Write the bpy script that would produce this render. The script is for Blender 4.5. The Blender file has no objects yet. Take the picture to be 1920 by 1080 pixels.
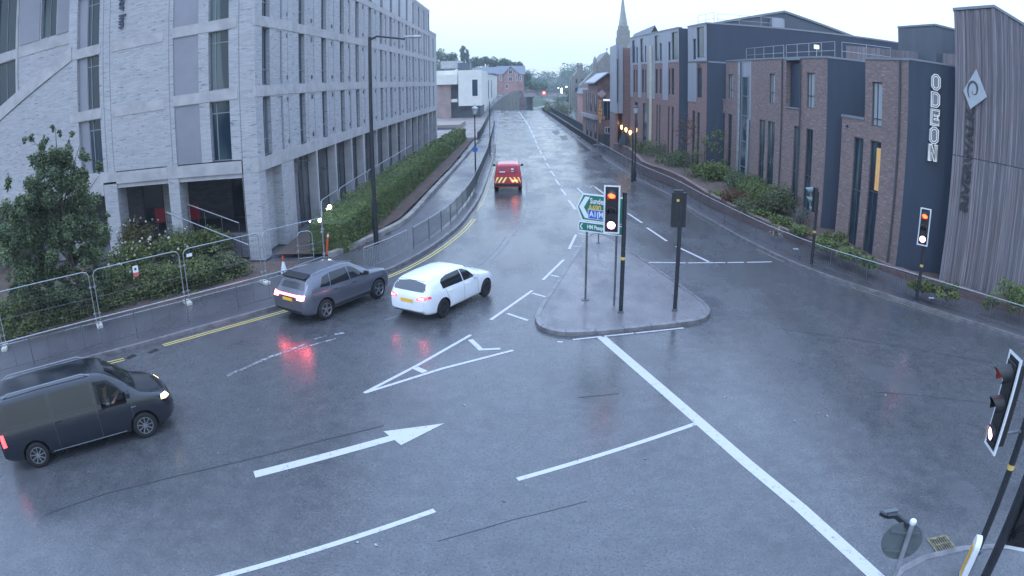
import bpy, bmesh, math, random
from math import sin, cos, tan, pi, radians, hypot, atan2, sqrt
from mathutils import Vector, Matrix, noise
from mathutils.bvhtree import BVHTree

random.seed(7)
SC = bpy.context.scene
COL = SC.collection

# ------------------------------------------------------------------ camera (a wide CCTV lens, mildly fisheye)
CAM_F, CAM_K, PITCH, ROLL, YAW, CAM_H = 1265.2, 0.0835, 0.3033, 0.0077, 0.0164, 7.4
cd = bpy.data.cameras.new('camera')
cam = bpy.data.objects.new('camera', cd)
COL.objects.link(cam)
SC.camera = cam
cd.type = 'PANO'
cd.panorama_type = 'FISHEYE_LENS_POLYNOMIAL'
cd.sensor_width = 36.0
cd.sensor_height = 20.25
_fm = CAM_F * 36 / 1920
cd.fisheye_fov = pi
cd.fisheye_polynomial_k0 = 0
cd.fisheye_polynomial_k1 = -1 / _fm
cd.fisheye_polynomial_k2 = 0
cd.fisheye_polynomial_k3 = -CAM_K / _fm ** 3
cd.fisheye_polynomial_k4 = 0
cd.clip_start = 0.1
cd.clip_end = 3000
CAM_M = Matrix.Rotation(YAW, 4, 'Z') @ Matrix.Rotation(pi / 2 - PITCH, 4, 'X') @ Matrix.Rotation(-ROLL, 4, 'Z')
cam.matrix_world = Matrix.Translation((0, 0, CAM_H)) @ CAM_M

# ------------------------------------------------------------------ world: overcast dawn sky
W = bpy.data.worlds.new('World')
SC.world = W
W.use_nodes = True
nt = W.node_tree
for n in list(nt.nodes):
    nt.nodes.remove(n)
out = nt.nodes.new('ShaderNodeOutputWorld')
SUN_EL, SUN_AZ = radians(62), radians(200)
sky = nt.nodes.new('ShaderNodeTexSky')
sky.sky_type = 'NISHITA'
sky.sun_disc = False
sky.sun_elevation = SUN_EL
sky.sun_rotation = SUN_AZ
sky.dust_density = 0.4
b1 = nt.nodes.new('ShaderNodeBackground')
b1.inputs[1].default_value = 0.05
nt.links.new(sky.outputs[0], b1.inputs[0])
tc = nt.nodes.new('ShaderNodeTexCoord')
sep = nt.nodes.new('ShaderNodeSeparateXYZ')
nt.links.new(tc.outputs['Generated'], sep.inputs[0])
cn = nt.nodes.new('ShaderNodeTexNoise')
cn.inputs['Scale'].default_value = 1.6
cn.inputs['Detail'].default_value = 5
mp = nt.nodes.new('ShaderNodeMapping')
mp.inputs['Scale'].default_value = (1, 1, 3.5)
nt.links.new(tc.outputs['Generated'], mp.inputs[0])
nt.links.new(mp.outputs[0], cn.inputs['Vector'])
ma = nt.nodes.new('ShaderNodeMath')
ma.operation = 'MULTIPLY_ADD'
ma.inputs[1].default_value = 0.10
nt.links.new(cn.outputs[0], ma.inputs[0])
nt.links.new(sep.outputs[2], ma.inputs[2])
ramp = nt.nodes.new('ShaderNodeValToRGB')
cr = ramp.color_ramp
cr.elements[0].position = 0.0
cr.elements[0].color = (0.40, 0.48, 0.58, 1)
cr.elements[1].position = 1.0
cr.elements[1].color = (1.12, 1.57, 2.48, 1)
for p, c in ((0.05, (0.54, 0.68, 0.84, 1)), (0.115, (0.66, 0.80, 0.94, 1)), (0.17, (0.80, 0.95, 1.02, 1)), (0.30, (0.82, 1.03, 1.34, 1)), (0.6, (0.99, 1.36, 2.08, 1))):
    e = cr.elements.new(p)
    e.color = c
nt.links.new(ma.outputs[0], ramp.inputs[0])
b2 = nt.nodes.new('ShaderNodeBackground')
b2.inputs[1].default_value = 0.92
nt.links.new(ramp.outputs[0], b2.inputs[0])
ad = nt.nodes.new('ShaderNodeAddShader')
nt.links.new(b1.outputs[0], ad.inputs[0])
nt.links.new(b2.outputs[0], ad.inputs[1])
nt.links.new(ad.outputs[0], out.inputs[0])

sd = bpy.data.lights.new('sun', 'SUN')
sd.energy = 0.5
sd.angle = radians(25)
sd.color = (0.78, 0.88, 1.0)
so = bpy.data.objects.new('sun', sd)
COL.objects.link(so)
so.rotation_euler = (pi / 2 - SUN_EL, 0, pi - SUN_AZ)

SC.view_settings.view_transform = 'Standard'
SC.view_settings.look = 'None'
SC.view_settings.exposure = 0.30
SC.view_settings.gamma = 1.0
SC.render.engine = 'CYCLES'
SC.cycles.max_bounces = 6
SC.cycles.diffuse_bounces = 3
SC.cycles.glossy_bounces = 3
SC.cycles.transmission_bounces = 4
SC.cycles.transparent_max_bounces = 6
SC.cycles.volume_bounces = 0
SC.cycles.use_denoising = True
SC.cycles.sample_clamp_indirect = 6

# ------------------------------------------------------------------ surveying: sight lines of the calibrated camera
def ray(px, py):
    dx, dy = px - 960, py - 540
    r = hypot(dx, dy)
    u = r / CAM_F
    t = u * (1 + CAM_K * u * u)
    s = sin(t) / max(r, 1e-9)
    return (CAM_M.to_3x3() @ Vector((dx * s, -dy * s, -cos(t)))).normalized()

def at(px, py, z=0.0):
    v = ray(px, py)
    t = (z - CAM_H) / v.z
    return Vector((v.x * t, v.y * t, z))

def aty(px, py, y):
    v = ray(px, py)
    t = y / v.y
    return Vector((v.x * t, y, CAM_H + v.z * t))

def atwall(px, py, P0, az):
    a = radians(az)
    n = Vector((cos(a), -sin(a), 0))
    v = ray(px, py)
    c = Vector((0, 0, CAM_H))
    t = (Vector((P0[0], P0[1], 0)) - c).dot(n) / v.dot(n)
    return c + v * t

# ------------------------------------------------------------------ objects
def tag(o, label=None, cat=None, group=None, kind=None):
    if label: o['label'] = label
    if cat: o['category'] = cat
    if group: o['group'] = group
    if kind: o['kind'] = kind
    return o

def thing(name, loc, label=None, cat=None, group=None, rz=0):
    o = bpy.data.objects.new(name, None)
    o.empty_display_size = 0.3
    COL.objects.link(o)
    o.location = loc
    o.rotation_euler = (0, 0, rz)
    return tag(o, label, cat, group)

def copy_tree(o, parent=None):
    c = o.copy()
    COL.objects.link(c)
    if parent is not None:
        c.parent = parent
    for ch in [x for x in KIDS.get(o.name, [])]:
        k = copy_tree(ch, c)
        KIDS.setdefault(c.name, []).append(k)
    return c

KIDS = {}

class MB:
    def __init__(s, m=None):
        s.v, s.f, s.mi = [], [], []
        s.cur = 0
        s.M = m
    def _p(s, p):
        p = Vector(p)
        if s.M is not None:
            p = s.M @ p
        s.v.append(tuple(p))
        return len(s.v) - 1
    def poly(s, pts, m=None):
        s.f.append([s._p(p) for p in pts])
        s.mi.append(s.cur if m is None else m)
        return s
    def box(s, x0, x1, y0, y1, z0, z1):
        P = [(x0, y0, z0), (x1, y0, z0), (x1, y1, z0), (x0, y1, z0), (x0, y0, z1), (x1, y0, z1), (x1, y1, z1), (x0, y1, z1)]
        i = [s._p(p) for p in P]
        for q in ((0, 3, 2, 1), (4, 5, 6, 7), (0, 1, 5, 4), (1, 2, 6, 5), (2, 3, 7, 6), (3, 0, 4, 7)):
            s.f.append([i[k] for k in q])
            s.mi.append(s.cur)
        return s
    def bar(s, p0, p1, w, h=None, up=(0, 0, 1)):
        h = w if h is None else h
        p0, p1 = Vector(p0), Vector(p1)
        d = (p1 - p0).normalized()
        u = Vector(up)
        if abs(d.dot(u)) > 0.99:
            u = Vector((0, 1, 0))
        a = d.cross(u).normalized()
        b = a.cross(d).normalized()
        P = []
        for p in (p0, p1):
            for sa, sb in ((-1, -1), (1, -1), (1, 1), (-1, 1)):
                P.append(p + a * sa * w / 2 + b * sb * h / 2)
        i = [s._p(p) for p in P]
        for q in ((0, 3, 2, 1), (4, 5, 6, 7), (0, 1, 5, 4), (1, 2, 6, 5), (2, 3, 7, 6), (3, 0, 4, 7)):
            s.f.append([i[k] for k in q][::-1])
            s.mi.append(s.cur)
        return s
    def tube(s, pts, r, n=10, cap=True):
        pts = [Vector(p) for p in pts]
        rs = r if isinstance(r, (list, tuple)) else [r] * len(pts)
        rings = []
        ref = None
        for k, p in enumerate(pts):
            if k == 0: d = pts[1] - p
            elif k == len(pts) - 1: d = p - pts[k - 1]
            else: d = (pts[k + 1] - p).normalized() + (p - pts[k - 1]).normalized()
            d = d.normalized() if d.length > 1e-9 else Vector((0, 0, 1))
            if ref is None:
                ref = Vector((0, 0, 1)) if abs(d.z) < 0.9 else Vector((1, 0, 0))
            a = (ref - d * ref.dot(d))
            a = a.normalized() if a.length > 1e-6 else d.orthogonal().normalized()
            ref = a
            b = d.cross(a)
            rings.append([s._p(p + (a * cos(2 * pi * j / n) + b * sin(2 * pi * j / n)) * rs[k]) for j in range(n)])
        for k in range(len(rings) - 1):
            A, B = rings[k], rings[k + 1]
            for j in range(n):
                s.f.append([A[j], A[(j + 1) % n], B[(j + 1) % n], B[j]])
                s.mi.append(s.cur)
        if cap:
            s.f.append(rings[0][::-1]); s.mi.append(s.cur)
            s.f.append(rings[-1][:]); s.mi.append(s.cur)
        return s
    def prism(s, poly, z0, z1, top=None):
        n = len(poly)
        zt = [z1] * n if top is None else top
        a = [s._p((p[0], p[1], z0)) for p in poly]
        b = [s._p((p[0], p[1], zt[k])) for k, p in enumerate(poly)]
        ar = sum(poly[k][0] * poly[(k + 1) % n][1] - poly[(k + 1) % n][0] * poly[k][1] for k in range(n))
        if ar < 0:
            a, b = a[::-1], b[::-1]
        s.f.append(a[::-1]); s.mi.append(s.cur)
        s.f.append(b[:]); s.mi.append(s.cur)
        for k in range(n):
            s.f.append([a[k], a[(k + 1) % n], b[(k + 1) % n], b[k]]); s.mi.append(s.cur)
        return s
    def extrude(s, loop, vec):
        loop = [Vector(p) for p in loop]
        vec = Vector(vec)
        n = len(loop)
        nn = Vector((0, 0, 0))
        for k in range(n):
            nn += loop[k].cross(loop[(k + 1) % n])
        if nn.dot(vec) < 0:
            loop = loop[::-1]
        a = [s._p(p) for p in loop]
        b = [s._p(p + vec) for p in loop]
        s.f.append(a[::-1]); s.mi.append(s.cur)
        s.f.append(b[:]); s.mi.append(s.cur)
        for k in range(n):
            s.f.append([a[k], a[(k + 1) % n], b[(k + 1) % n], b[k]]); s.mi.append(s.cur)
        return s
    def lathe(s, prof, org=(0, 0, 0), n=16, cap=True):
        o = Vector(org)
        rings = [[s._p(o + Vector((r * cos(2 * pi * j / n), r * sin(2 * pi * j / n), z))) for j in range(n)] for r, z in prof]
        for k in range(len(rings) - 1):
            A, B = rings[k], rings[k + 1]
            for j in range(n):
                s.f.append([A[j], A[(j + 1) % n], B[(j + 1) % n], B[j]]); s.mi.append(s.cur)
        if cap:
            s.f.append(rings[0][::-1]); s.mi.append(s.cur)
            s.f.append(rings[-1][:]); s.mi.append(s.cur)
        return s
    def ball(s, c, r, n=10, sz=1.0):
        pr = [(max(1e-3, r * sin(pi * k / n)), -r * cos(pi * k / n) * sz) for k in range(n + 1)]
        return s.lathe(pr, c, max(8, n))
    def build(s, name, mats, parent=None, smooth=False, loc=None, bevel=0):
        me = bpy.data.meshes.new(name)
        me.from_pydata(s.v, [], s.f)
        for m in (mats if isinstance(mats, (list, tuple)) else [mats]):
            me.materials.append(m)
        me.polygons.foreach_set('material_index', s.mi)
        if smooth:
            me.polygons.foreach_set('use_smooth', [True] * len(s.f))
        me.update()
        o = bpy.data.objects.new(name, me)
        COL.objects.link(o)
        if parent is not None:
            o.parent = parent
            KIDS.setdefault(parent.name, []).append(o)
        if loc is not None:
            o.location = loc
        if bevel:
            b = o.modifiers.new('bevel', 'BEVEL')
            b.width = bevel
            b.segments = 2
            b.limit_method = 'ANGLE'
        return o

def smooth_by_angle(o, ang=35):
    me = o.data
    me.polygons.foreach_set('use_smooth', [True] * len(me.polygons))
    me.set_sharp_from_angle(angle=radians(ang))
    return o

# ------------------------------------------------------------------ materials
MATS = {}
def nodes(m):
    m.use_nodes = True
    return m.node_tree, m.node_tree.nodes['Principled BSDF']

def N(nt, t, **k):
    n = nt.nodes.new(t)
    for a, b in k.items():
        if isinstance(b, tuple) and a[0] == '_' : pass
        setattr(n, a, b)
    return n

def wall_uv(nt):
    """metres along the wall (u) and up it (v), whatever way the wall faces"""
    g = N(nt, 'ShaderNodeNewGeometry')
    cr = N(nt, 'ShaderNodeVectorMath', operation='CROSS_PRODUCT')
    nt.links.new(g.outputs['True Normal'], cr.inputs[0])
    cr.inputs[1].default_value = (0, 0, 1)
    nm = N(nt, 'ShaderNodeVectorMath', operation='NORMALIZE')
    nt.links.new(cr.outputs[0], nm.inputs[0])
    dt = N(nt, 'ShaderNodeVectorMath', operation='DOT_PRODUCT')
    nt.links.new(nm.outputs[0], dt.inputs[0])
    nt.links.new(g.outputs['Position'], dt.inputs[1])
    sp = N(nt, 'ShaderNodeSeparateXYZ')
    nt.links.new(g.outputs['Position'], sp.inputs[0])
    cb = N(nt, 'ShaderNodeCombineXYZ')
    nt.links.new(dt.outputs['Value'], cb.inputs[0])
    nt.links.new(sp.outputs[2], cb.inputs[1])
    return cb.outputs[0]

def mixc(nt, fac, a, b, blend='MIX'):
    m = N(nt, 'ShaderNodeMix', data_type='RGBA', blend_type=blend)
    for s, v in ((m.inputs[0], fac), (m.inputs[6], a), (m.inputs[7], b)):
        if hasattr(v, 'links') or hasattr(v, 'is_output'):
            nt.links.new(v, s)
        elif isinstance(v, (int, float)):
            s.default_value = v
        else:
            s.default_value = (*v[:3], 1)
    return m.outputs[2]

def noisef(nt, scale, detail=4, vec=None, lo=0.35, hi=0.65, sc=None, rough=0.55):
    n = N(nt, 'ShaderNodeTexNoise')
    n.inputs['Scale'].default_value = scale
    n.inputs['Detail'].default_value = detail
    n.inputs['Roughness'].default_value = rough
    if vec is None:
        vec = N(nt, 'ShaderNodeNewGeometry').outputs['Position']
    if sc:
        mm = N(nt, 'ShaderNodeMapping')
        mm.inputs['Scale'].default_value = sc
        nt.links.new(vec, mm.inputs[0])
        vec = mm.outputs[0]
    nt.links.new(vec, n.inputs['Vector'])
    r = N(nt, 'ShaderNodeMapRange')
    r.inputs[1].default_value = lo
    r.inputs[2].default_value = hi
    nt.links.new(n.outputs[0], r.inputs[0])
    return r.outputs[0]

def mat(name, col, rough=0.6, metal=0.0, var=0.12, scale=4.0, emit=0, ecol=None, coat=0, bump=0, spec=None, local=False):
    if name in MATS:
        return MATS[name]
    m = bpy.data.materials.new(name)
    nt, b = nodes(m)
    b.inputs['Roughness'].default_value = rough
    b.inputs['Metallic'].default_value = metal
    if coat:
        b.inputs['Coat Weight'].default_value = coat
        b.inputs['Coat Roughness'].default_value = 0.06
    if spec is not None:
        b.inputs['Specular IOR Level'].default_value = spec
    vec = N(nt, 'ShaderNodeTexCoord').outputs['Object'] if local else None
    if var:
        f = noisef(nt, scale, 5, vec)
        d = [c * (1 - var) for c in col]
        l = [min(1, c * (1 + var)) for c in col]
        nt.links.new(mixc(nt, f, d, l), b.inputs['Base Color'])
    else:
        b.inputs['Base Color'].default_value = (*col, 1)
    if bump:
        n = N(nt, 'ShaderNodeTexNoise')
        n.inputs['Scale'].default_value = scale * 12
        bp = N(nt, 'ShaderNodeBump')
        bp.inputs['Strength'].default_value = bump
        bp.inputs['Distance'].default_value = 0.01
        nt.links.new(n.outputs[0], bp.inputs['Height'])
        nt.links.new(bp.outputs[0], b.inputs['Normal'])
    if emit:
        b.inputs['Emission Color'].default_value = (*(ecol or col), 1)
        b.inputs['Emission Strength'].default_value = emit
    MATS[name] = m
    return m

def brickmat(name, c1, c2, mortar, bw=0.29, bh=0.075, spots=0.3, spotc=(0.1, 0.1, 0.12), rough=0.85, streak=0.2, mscale=1.0):
    m = bpy.data.materials.new(name)
    nt, b = nodes(m)
    uv = wall_uv(nt)
    br = N(nt, 'ShaderNodeTexBrick')
    br.inputs['Scale'].default_value = 1.0
    br.inputs['Brick Width'].default_value = bw
    br.inputs['Row Height'].default_value = bh
    br.inputs['Mortar Size'].default_value = 0.007
    br.inputs['Bias'].default_value = 0.0
    br.inputs['Color1'].default_value = (*c1, 1)
    br.inputs['Color2'].default_value = (*c2, 1)
    br.inputs['Mortar'].default_value = (*mortar, 1)
    nt.links.new(uv, br.inputs['Vector'])
    # odd darker bricks, each as long as a brick or two
    f = noisef(nt, 1.0, 1, uv, 0.66, 0.69, sc=(1.9 * mscale, 11 * mscale, 1), rough=0.5)
    mm = N(nt, 'ShaderNodeMath', operation='MULTIPLY')
    nt.links.new(f, mm.inputs[0])
    mm.inputs[1].default_value = spots
    c = mixc(nt, mm.outputs[0], br.outputs[0], spotc)
    f2 = noisef(nt, 0.35, 6, uv, 0.3, 0.75, sc=(1, 0.6, 1))
    m2 = N(nt, 'ShaderNodeMath', operation='MULTIPLY')
    nt.links.new(f2, m2.inputs[0])
    m2.inputs[1].default_value = streak
    c = mixc(nt, m2.outputs[0], c, [x * 0.62 for x in c1])
    nt.links.new(c, b.inputs['Base Color'])
    b.inputs['Roughness'].default_value = rough
    bp = N(nt, 'ShaderNodeBump')
    bp.inputs['Strength'].default_value = 0.2
    bp.inputs['Distance'].default_value = 0.01
    nt.links.new(br.outputs['Fac'], bp.inputs['Height'])
    bp.invert = True
    nt.links.new(bp.outputs[0], b.inputs['Normal'])
    MATS[name] = m
    return m

def ribmat(name, col, pitch=0.4, depth=0.5, rough=0.45, metal=0.3, var=0.15):
    """standing-seam sheet: seams along the wall, tone changing a little sheet by sheet"""
    m = bpy.data.materials.new(name)
    nt, b = nodes(m)
    uv = wall_uv(nt)
    sp = N(nt, 'ShaderNodeSeparateXYZ')
    nt.links.new(uv, sp.inputs[0])
    dv = N(nt, 'ShaderNodeMath', operation='DIVIDE')
    nt.links.new(sp.outputs[0], dv.inputs[0])
    dv.inputs[1].default_value = pitch
    fl = N(nt, 'ShaderNodeMath', operation='FLOOR')
    nt.links.new(dv.outputs[0], fl.inputs[0])
    wn = N(nt, 'ShaderNodeTexWhiteNoise', noise_dimensions='1D')
    nt.links.new(fl.outputs[0], wn.inputs['W'])
    c = mixc(nt, wn.outputs['Value'], [x * (1 - var) for x in col], [x * (1 + var) for x in col])
    f = noisef(nt, 1.3, 5, uv, 0.3, 0.7, sc=(1, 0.25, 1))
    c = mixc(nt, f, c, [x * 0.85 for x in col])
    nt.links.new(c, b.inputs['Base Color'])
    fr = N(nt, 'ShaderNodeMath', operation='FRACT')
    nt.links.new(dv.outputs[0], fr.inputs[0])
    cp = N(nt, 'ShaderNodeMath', operation='LESS_THAN')
    cp.inputs[1].default_value = 0.1
    nt.links.new(fr.outputs[0], cp.inputs[0])
    bp = N(nt, 'ShaderNodeBump')
    bp.inputs['Strength'].default_value = depth
    bp.inputs['Distance'].default_value = 0.03
    nt.links.new(cp.outputs[0], bp.inputs['Height'])
    nt.links.new(bp.outputs[0], b.inputs['Normal'])
    b.inputs['Roughness'].default_value = rough
    b.inputs['Metallic'].default_value = metal
    MATS[name] = m
    return m

def groundmat(name, c1, c2, r1, r2, scale=0.35, bump=0.25, fine=60.0, crack=0.0, spec=0.5, puddle=(0.4, 0.62), bdist=0.004):
    m = bpy.data.materials.new(name)
    nt, b = nodes(m)
    f = noisef(nt, scale, 8, None, 0.32, 0.68, rough=0.65)
    c = mixc(nt, f, c1, c2)
    g = noisef(nt, fine, 2, None, 0.35, 0.65)
    mg = N(nt, 'ShaderNodeMath', operation='MULTIPLY')
    nt.links.new(g, mg.inputs[0]); mg.inputs[1].default_value = 0.55
    c = mixc(nt, mg.outputs[0], c, [x * 1.7 for x in c2])
    nt.links.new(c, b.inputs['Base Color'])
    f3 = noisef(nt, scale * 0.7, 7, None, puddle[0], puddle[1], sc=(1.4, 0.5, 1), rough=0.6)
    rr = N(nt, 'ShaderNodeMapRange')
    rr.inputs[3].default_value = r1
    rr.inputs[4].default_value = r2
    nt.links.new(f3, rr.inputs[0])
    nt.links.new(rr.outputs[0], b.inputs['Roughness'])
    b.inputs['Specular IOR Level'].default_value = spec
    n = N(nt, 'ShaderNodeTexNoise')
    n.inputs['Scale'].default_value = fine
    n.inputs['Detail'].default_value = 3
    nt.links.new(N(nt, 'ShaderNodeNewGeometry').outputs['Position'], n.inputs['Vector'])
    bp = N(nt, 'ShaderNodeBump')
    bp.inputs['Strength'].default_value = bump
    bp.inputs['Distance'].default_value = bdist
    nt.links.new(n.outputs[0], bp.inputs['Height'])
    nt.links.new(bp.outputs[0], b.inputs['Normal'])
    MATS[name] = m
    return m

def leafmat(name, c1, c2, rough=0.55):
    m = bpy.data.materials.new(name)
    nt, b = nodes(m)
    g = N(nt, 'ShaderNodeNewGeometry')
    c = mixc(nt, g.outputs['Random Per Island'], c1, c2)
    f = noisef(nt, 0.8, 3)
    c = mixc(nt, f, c, [(a + d) * 0.36 for a, d in zip(c1, c2)])
    nt.links.new(c, b.inputs['Base Color'])
    b.inputs['Roughness'].default_value = rough
    b.inputs['Specular IOR Level'].default_value = 0.35
    tr = N(nt, 'ShaderNodeBsdfTranslucent')
    nt.links.new(c, tr.inputs[0])
    mx = N(nt, 'ShaderNodeMixShader')
    mx.inputs[0].default_value = 0.25
    nt.links.new(b.outputs[0], mx.inputs[1])
    nt.links.new(tr.outputs[0], mx.inputs[2])
    nt.links.new(mx.outputs[0], nt.nodes['Material Output'].inputs[0])
    MATS[name] = m
    return m

def glassmat(name, col=(0.03, 0.04, 0.05), rough=0.08, curtain=None, spec=0.8):
    """window glass over a dim room; a vertical curtain tone varies from pane to pane"""
    m = bpy.data.materials.new(name)
    nt, b = nodes(m)
    if curtain:
        uv = wall_uv(nt)
        f = noisef(nt, 0.9, 1, uv, 0.55, 0.60, sc=(1, 0.12, 1))
        f2 = noisef(nt, 0.23, 0, uv, 0.42, 0.6)
        mm = N(nt, 'ShaderNodeMath', operation='MULTIPLY')
        nt.links.new(f, mm.inputs[0]); nt.links.new(f2, mm.inputs[1])
        nt.links.new(mixc(nt, mm.outputs[0], col, curtain), b.inputs['Base Color'])
    else:
        b.inputs['Base Color'].default_value = (*col, 1)
    b.inputs['Roughness'].default_value = rough
    b.inputs['Specular IOR Level'].default_value = spec
    MATS[name] = m
    return m

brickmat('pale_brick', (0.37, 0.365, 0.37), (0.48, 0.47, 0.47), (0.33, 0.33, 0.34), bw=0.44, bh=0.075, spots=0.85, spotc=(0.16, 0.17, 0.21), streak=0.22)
brickmat('plum_brick', (0.185, 0.125, 0.112), (0.285, 0.195, 0.175), (0.26, 0.22, 0.205), bw=0.235, bh=0.075, spots=0.75, spotc=(0.42, 0.34, 0.32), streak=0.3)
brickmat('red_brick', (0.21, 0.12, 0.105), (0.30, 0.175, 0.155), (0.30, 0.24, 0.22), bw=0.235, bh=0.075, spots=0.4, spotc=(0.2, 0.1, 0.09), streak=0.3)
brickmat('sandstone', (0.23, 0.215, 0.19), (0.31, 0.285, 0.25), (0.18, 0.17, 0.155), bw=0.6, bh=0.3, spots=0.4, spotc=(0.15, 0.13, 0.12), streak=0.45)
brickmat('planter_brick', (0.13, 0.075, 0.07), (0.2, 0.11, 0.10), (0.13, 0.11, 0.11), bw=0.235, bh=0.075, spots=0.5, spotc=(0.08, 0.06, 0.06), streak=0.4)
brickmat('paving_block', (0.24, 0.19, 0.16), (0.31, 0.25, 0.21), (0.2, 0.17, 0.15), spots=0.3, streak=0.4)
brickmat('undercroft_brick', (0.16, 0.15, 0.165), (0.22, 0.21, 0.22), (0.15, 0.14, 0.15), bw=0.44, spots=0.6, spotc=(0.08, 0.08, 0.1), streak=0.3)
mat('concrete_band', (0.41, 0.39, 0.385), 0.8, var=0.13, scale=1.6)
mat('concrete', (0.30, 0.29, 0.29), 0.8, var=0.2, scale=1.5)
mat('kerb_stone', (0.165, 0.155, 0.16), 0.35, var=0.3, scale=3)
mat('zinc_panel', (0.26, 0.26, 0.29), 0.45, metal=0.2, var=0.06, scale=1)
ribmat('zinc_light', (0.36, 0.37, 0.41), 0.42, metal=0.25)
ribmat('dark_cladding', (0.036, 0.05, 0.078), 0.3, metal=0.1, var=0.06, rough=0.5, depth=0.35)
ribmat('dark_roof', (0.09, 0.105, 0.13), 0.5, metal=0.1, var=0.08)
glassmat('window_glass', (0.018, 0.035, 0.05), 0.08, (0.10, 0.14, 0.14), spec=0.6)
glassmat('shop_glass', (0.035, 0.04, 0.045), 0.06, (0.10, 0.10, 0.10))
glassmat('blind_glass', (0.34, 0.37, 0.38), 0.15)
glassmat('car_glass', (0.012, 0.015, 0.018), 0.04, spec=0.7)
glassmat('rear_glass_sky_tint', (0.075, 0.08, 0.09), 0.1, spec=0.8)  # sky reflection on the rear windows put into a lighter base colour
mat('frame_dark', (0.06, 0.065, 0.075), 0.4, var=0)
mat('frame_grey', (0.20, 0.215, 0.235), 0.45, var=0.05)
mat('black_paint', (0.011, 0.012, 0.015), 0.33, var=0.2, scale=8)
mat('black_iron', (0.02, 0.022, 0.027), 0.4, var=0.25, scale=5)
mat('galvanised', (0.36, 0.38, 0.40), 0.38, metal=0.6, var=0.15, scale=6)
mat('rail_grey', (0.12, 0.125, 0.135), 0.45, metal=0.3, var=0.2, scale=4)
mat('white_paint', (0.72, 0.73, 0.74), 0.45, var=0.06)
mat('render_cream', (0.66, 0.64, 0.57), 0.8, var=0.06, scale=0.6)
mat('slate', (0.13, 0.14, 0.16), 0.5, var=0.2, scale=1.2)
mat('bark', (0.10, 0.075, 0.06), 0.9, var=0.3, scale=6)
mat('rubber', (0.012, 0.012, 0.013), 0.75, var=0.1)
mat('alloy', (0.34, 0.35, 0.37), 0.35, metal=0.8, var=0.05)
mat('wheel_dark', (0.03, 0.03, 0.033), 0.6, var=0)
mat('plastic_black', (0.018, 0.018, 0.02), 0.5, var=0.1)
mat('number_yellow', (0.72, 0.42, 0.04), 0.4, var=0, emit=0.12, ecol=(1, 0.55, 0.05))
def asphaltmat():
    m = bpy.data.materials.new('asphalt')
    nt, b = nodes(m)
    pos = N(nt, 'ShaderNodeNewGeometry').outputs['Position']
    big = noisef(nt, 0.16, 6, pos, 0.35, 0.65, rough=0.6)
    c = mixc(nt, big, (0.052, 0.053, 0.057), (0.080, 0.081, 0.085))
    med = noisef(nt, 2.2, 8, pos, 0.40, 0.68, rough=0.75)
    c = mixc(nt, med, c, (0.105, 0.105, 0.108))
    spk = noisef(nt, 17, 2, pos, 0.52, 0.66, rough=0.5)
    c = mixc(nt, spk, c, (0.048, 0.048, 0.052))
    sp2 = noisef(nt, 24, 1, pos, 0.64, 0.70)
    c = mixc(nt, sp2, c, (0.15, 0.15, 0.155))
    # darker worn wheel tracks running up the road
    sx = N(nt, 'ShaderNodeSeparateXYZ'); nt.links.new(pos, sx.inputs[0])
    wv = N(nt, 'ShaderNodeMath', operation='MULTIPLY'); nt.links.new(sx.outputs[0], wv.inputs[0]); wv.inputs[1].default_value = 3.6
    sn = N(nt, 'ShaderNodeMath', operation='SINE'); nt.links.new(wv.outputs[0], sn.inputs[0])
    far = N(nt, 'ShaderNodeMapRange'); far.inputs[1].default_value = 24; far.inputs[2].default_value = 45; nt.links.new(sx.outputs[1], far.inputs[0])
    mm = N(nt, 'ShaderNodeMath', operation='MULTIPLY', use_clamp=True); nt.links.new(sn.outputs[0], mm.inputs[0]); nt.links.new(far.outputs[0], mm.inputs[1])
    m3 = N(nt, 'ShaderNodeMath', operation='MULTIPLY'); nt.links.new(mm.outputs[0], m3.inputs[0]); m3.inputs[1].default_value = 0.5
    c = mixc(nt, m3.outputs[0], c, (0.045, 0.046, 0.05))
    nt.links.new(c, b.inputs['Base Color'])
    wet = noisef(nt, 0.30, 7, pos, 0.40, 0.62, sc=(1.5, 0.6, 1), rough=0.62)
    rr = N(nt, 'ShaderNodeMapRange'); rr.inputs[3].default_value = 0.14; rr.inputs[4].default_value = 0.33
    nt.links.new(wet, rr.inputs[0]); nt.links.new(rr.outputs[0], b.inputs['Roughness'])
    b.inputs['Specular IOR Level'].default_value = 0.75
    n = N(nt, 'ShaderNodeTexNoise'); n.inputs['Scale'].default_value = 19; n.inputs['Detail'].default_value = 4; n.inputs['Roughness'].default_value = 0.7
    nt.links.new(pos, n.inputs['Vector'])
    bp = N(nt, 'ShaderNodeBump'); bp.inputs['Strength'].default_value = 0.42; bp.inputs['Distance'].default_value = 0.006
    nt.links.new(n.outputs[0], bp.inputs['Height']); nt.links.new(bp.outputs[0], b.inputs['Normal'])
    MATS['asphalt'] = m
asphaltmat()
groundmat('footway', (0.05, 0.048, 0.052), (0.085, 0.08, 0.086), 0.2, 0.5, scale=0.3, bump=0.3, fine=50)
groundmat('island_slab', (0.062, 0.058, 0.062), (0.145, 0.132, 0.135), 0.18, 0.5, scale=0.9, bump=0.3, fine=35)
groundmat('soil', (0.05, 0.035, 0.028), (0.10, 0.065, 0.05), 0.7, 0.95, scale=1.2, bump=0.8, fine=14, bdist=0.03)
groundmat('grass_ground', (0.035, 0.05, 0.022), (0.06, 0.08, 0.035), 0.8, 0.95, scale=0.4, bump=0.8, fine=10, bdist=0.03)
groundmat('plaza', (0.15, 0.12, 0.105), (0.22, 0.18, 0.155), 0.4, 0.7, scale=0.5, bump=0.2, fine=20)
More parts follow.
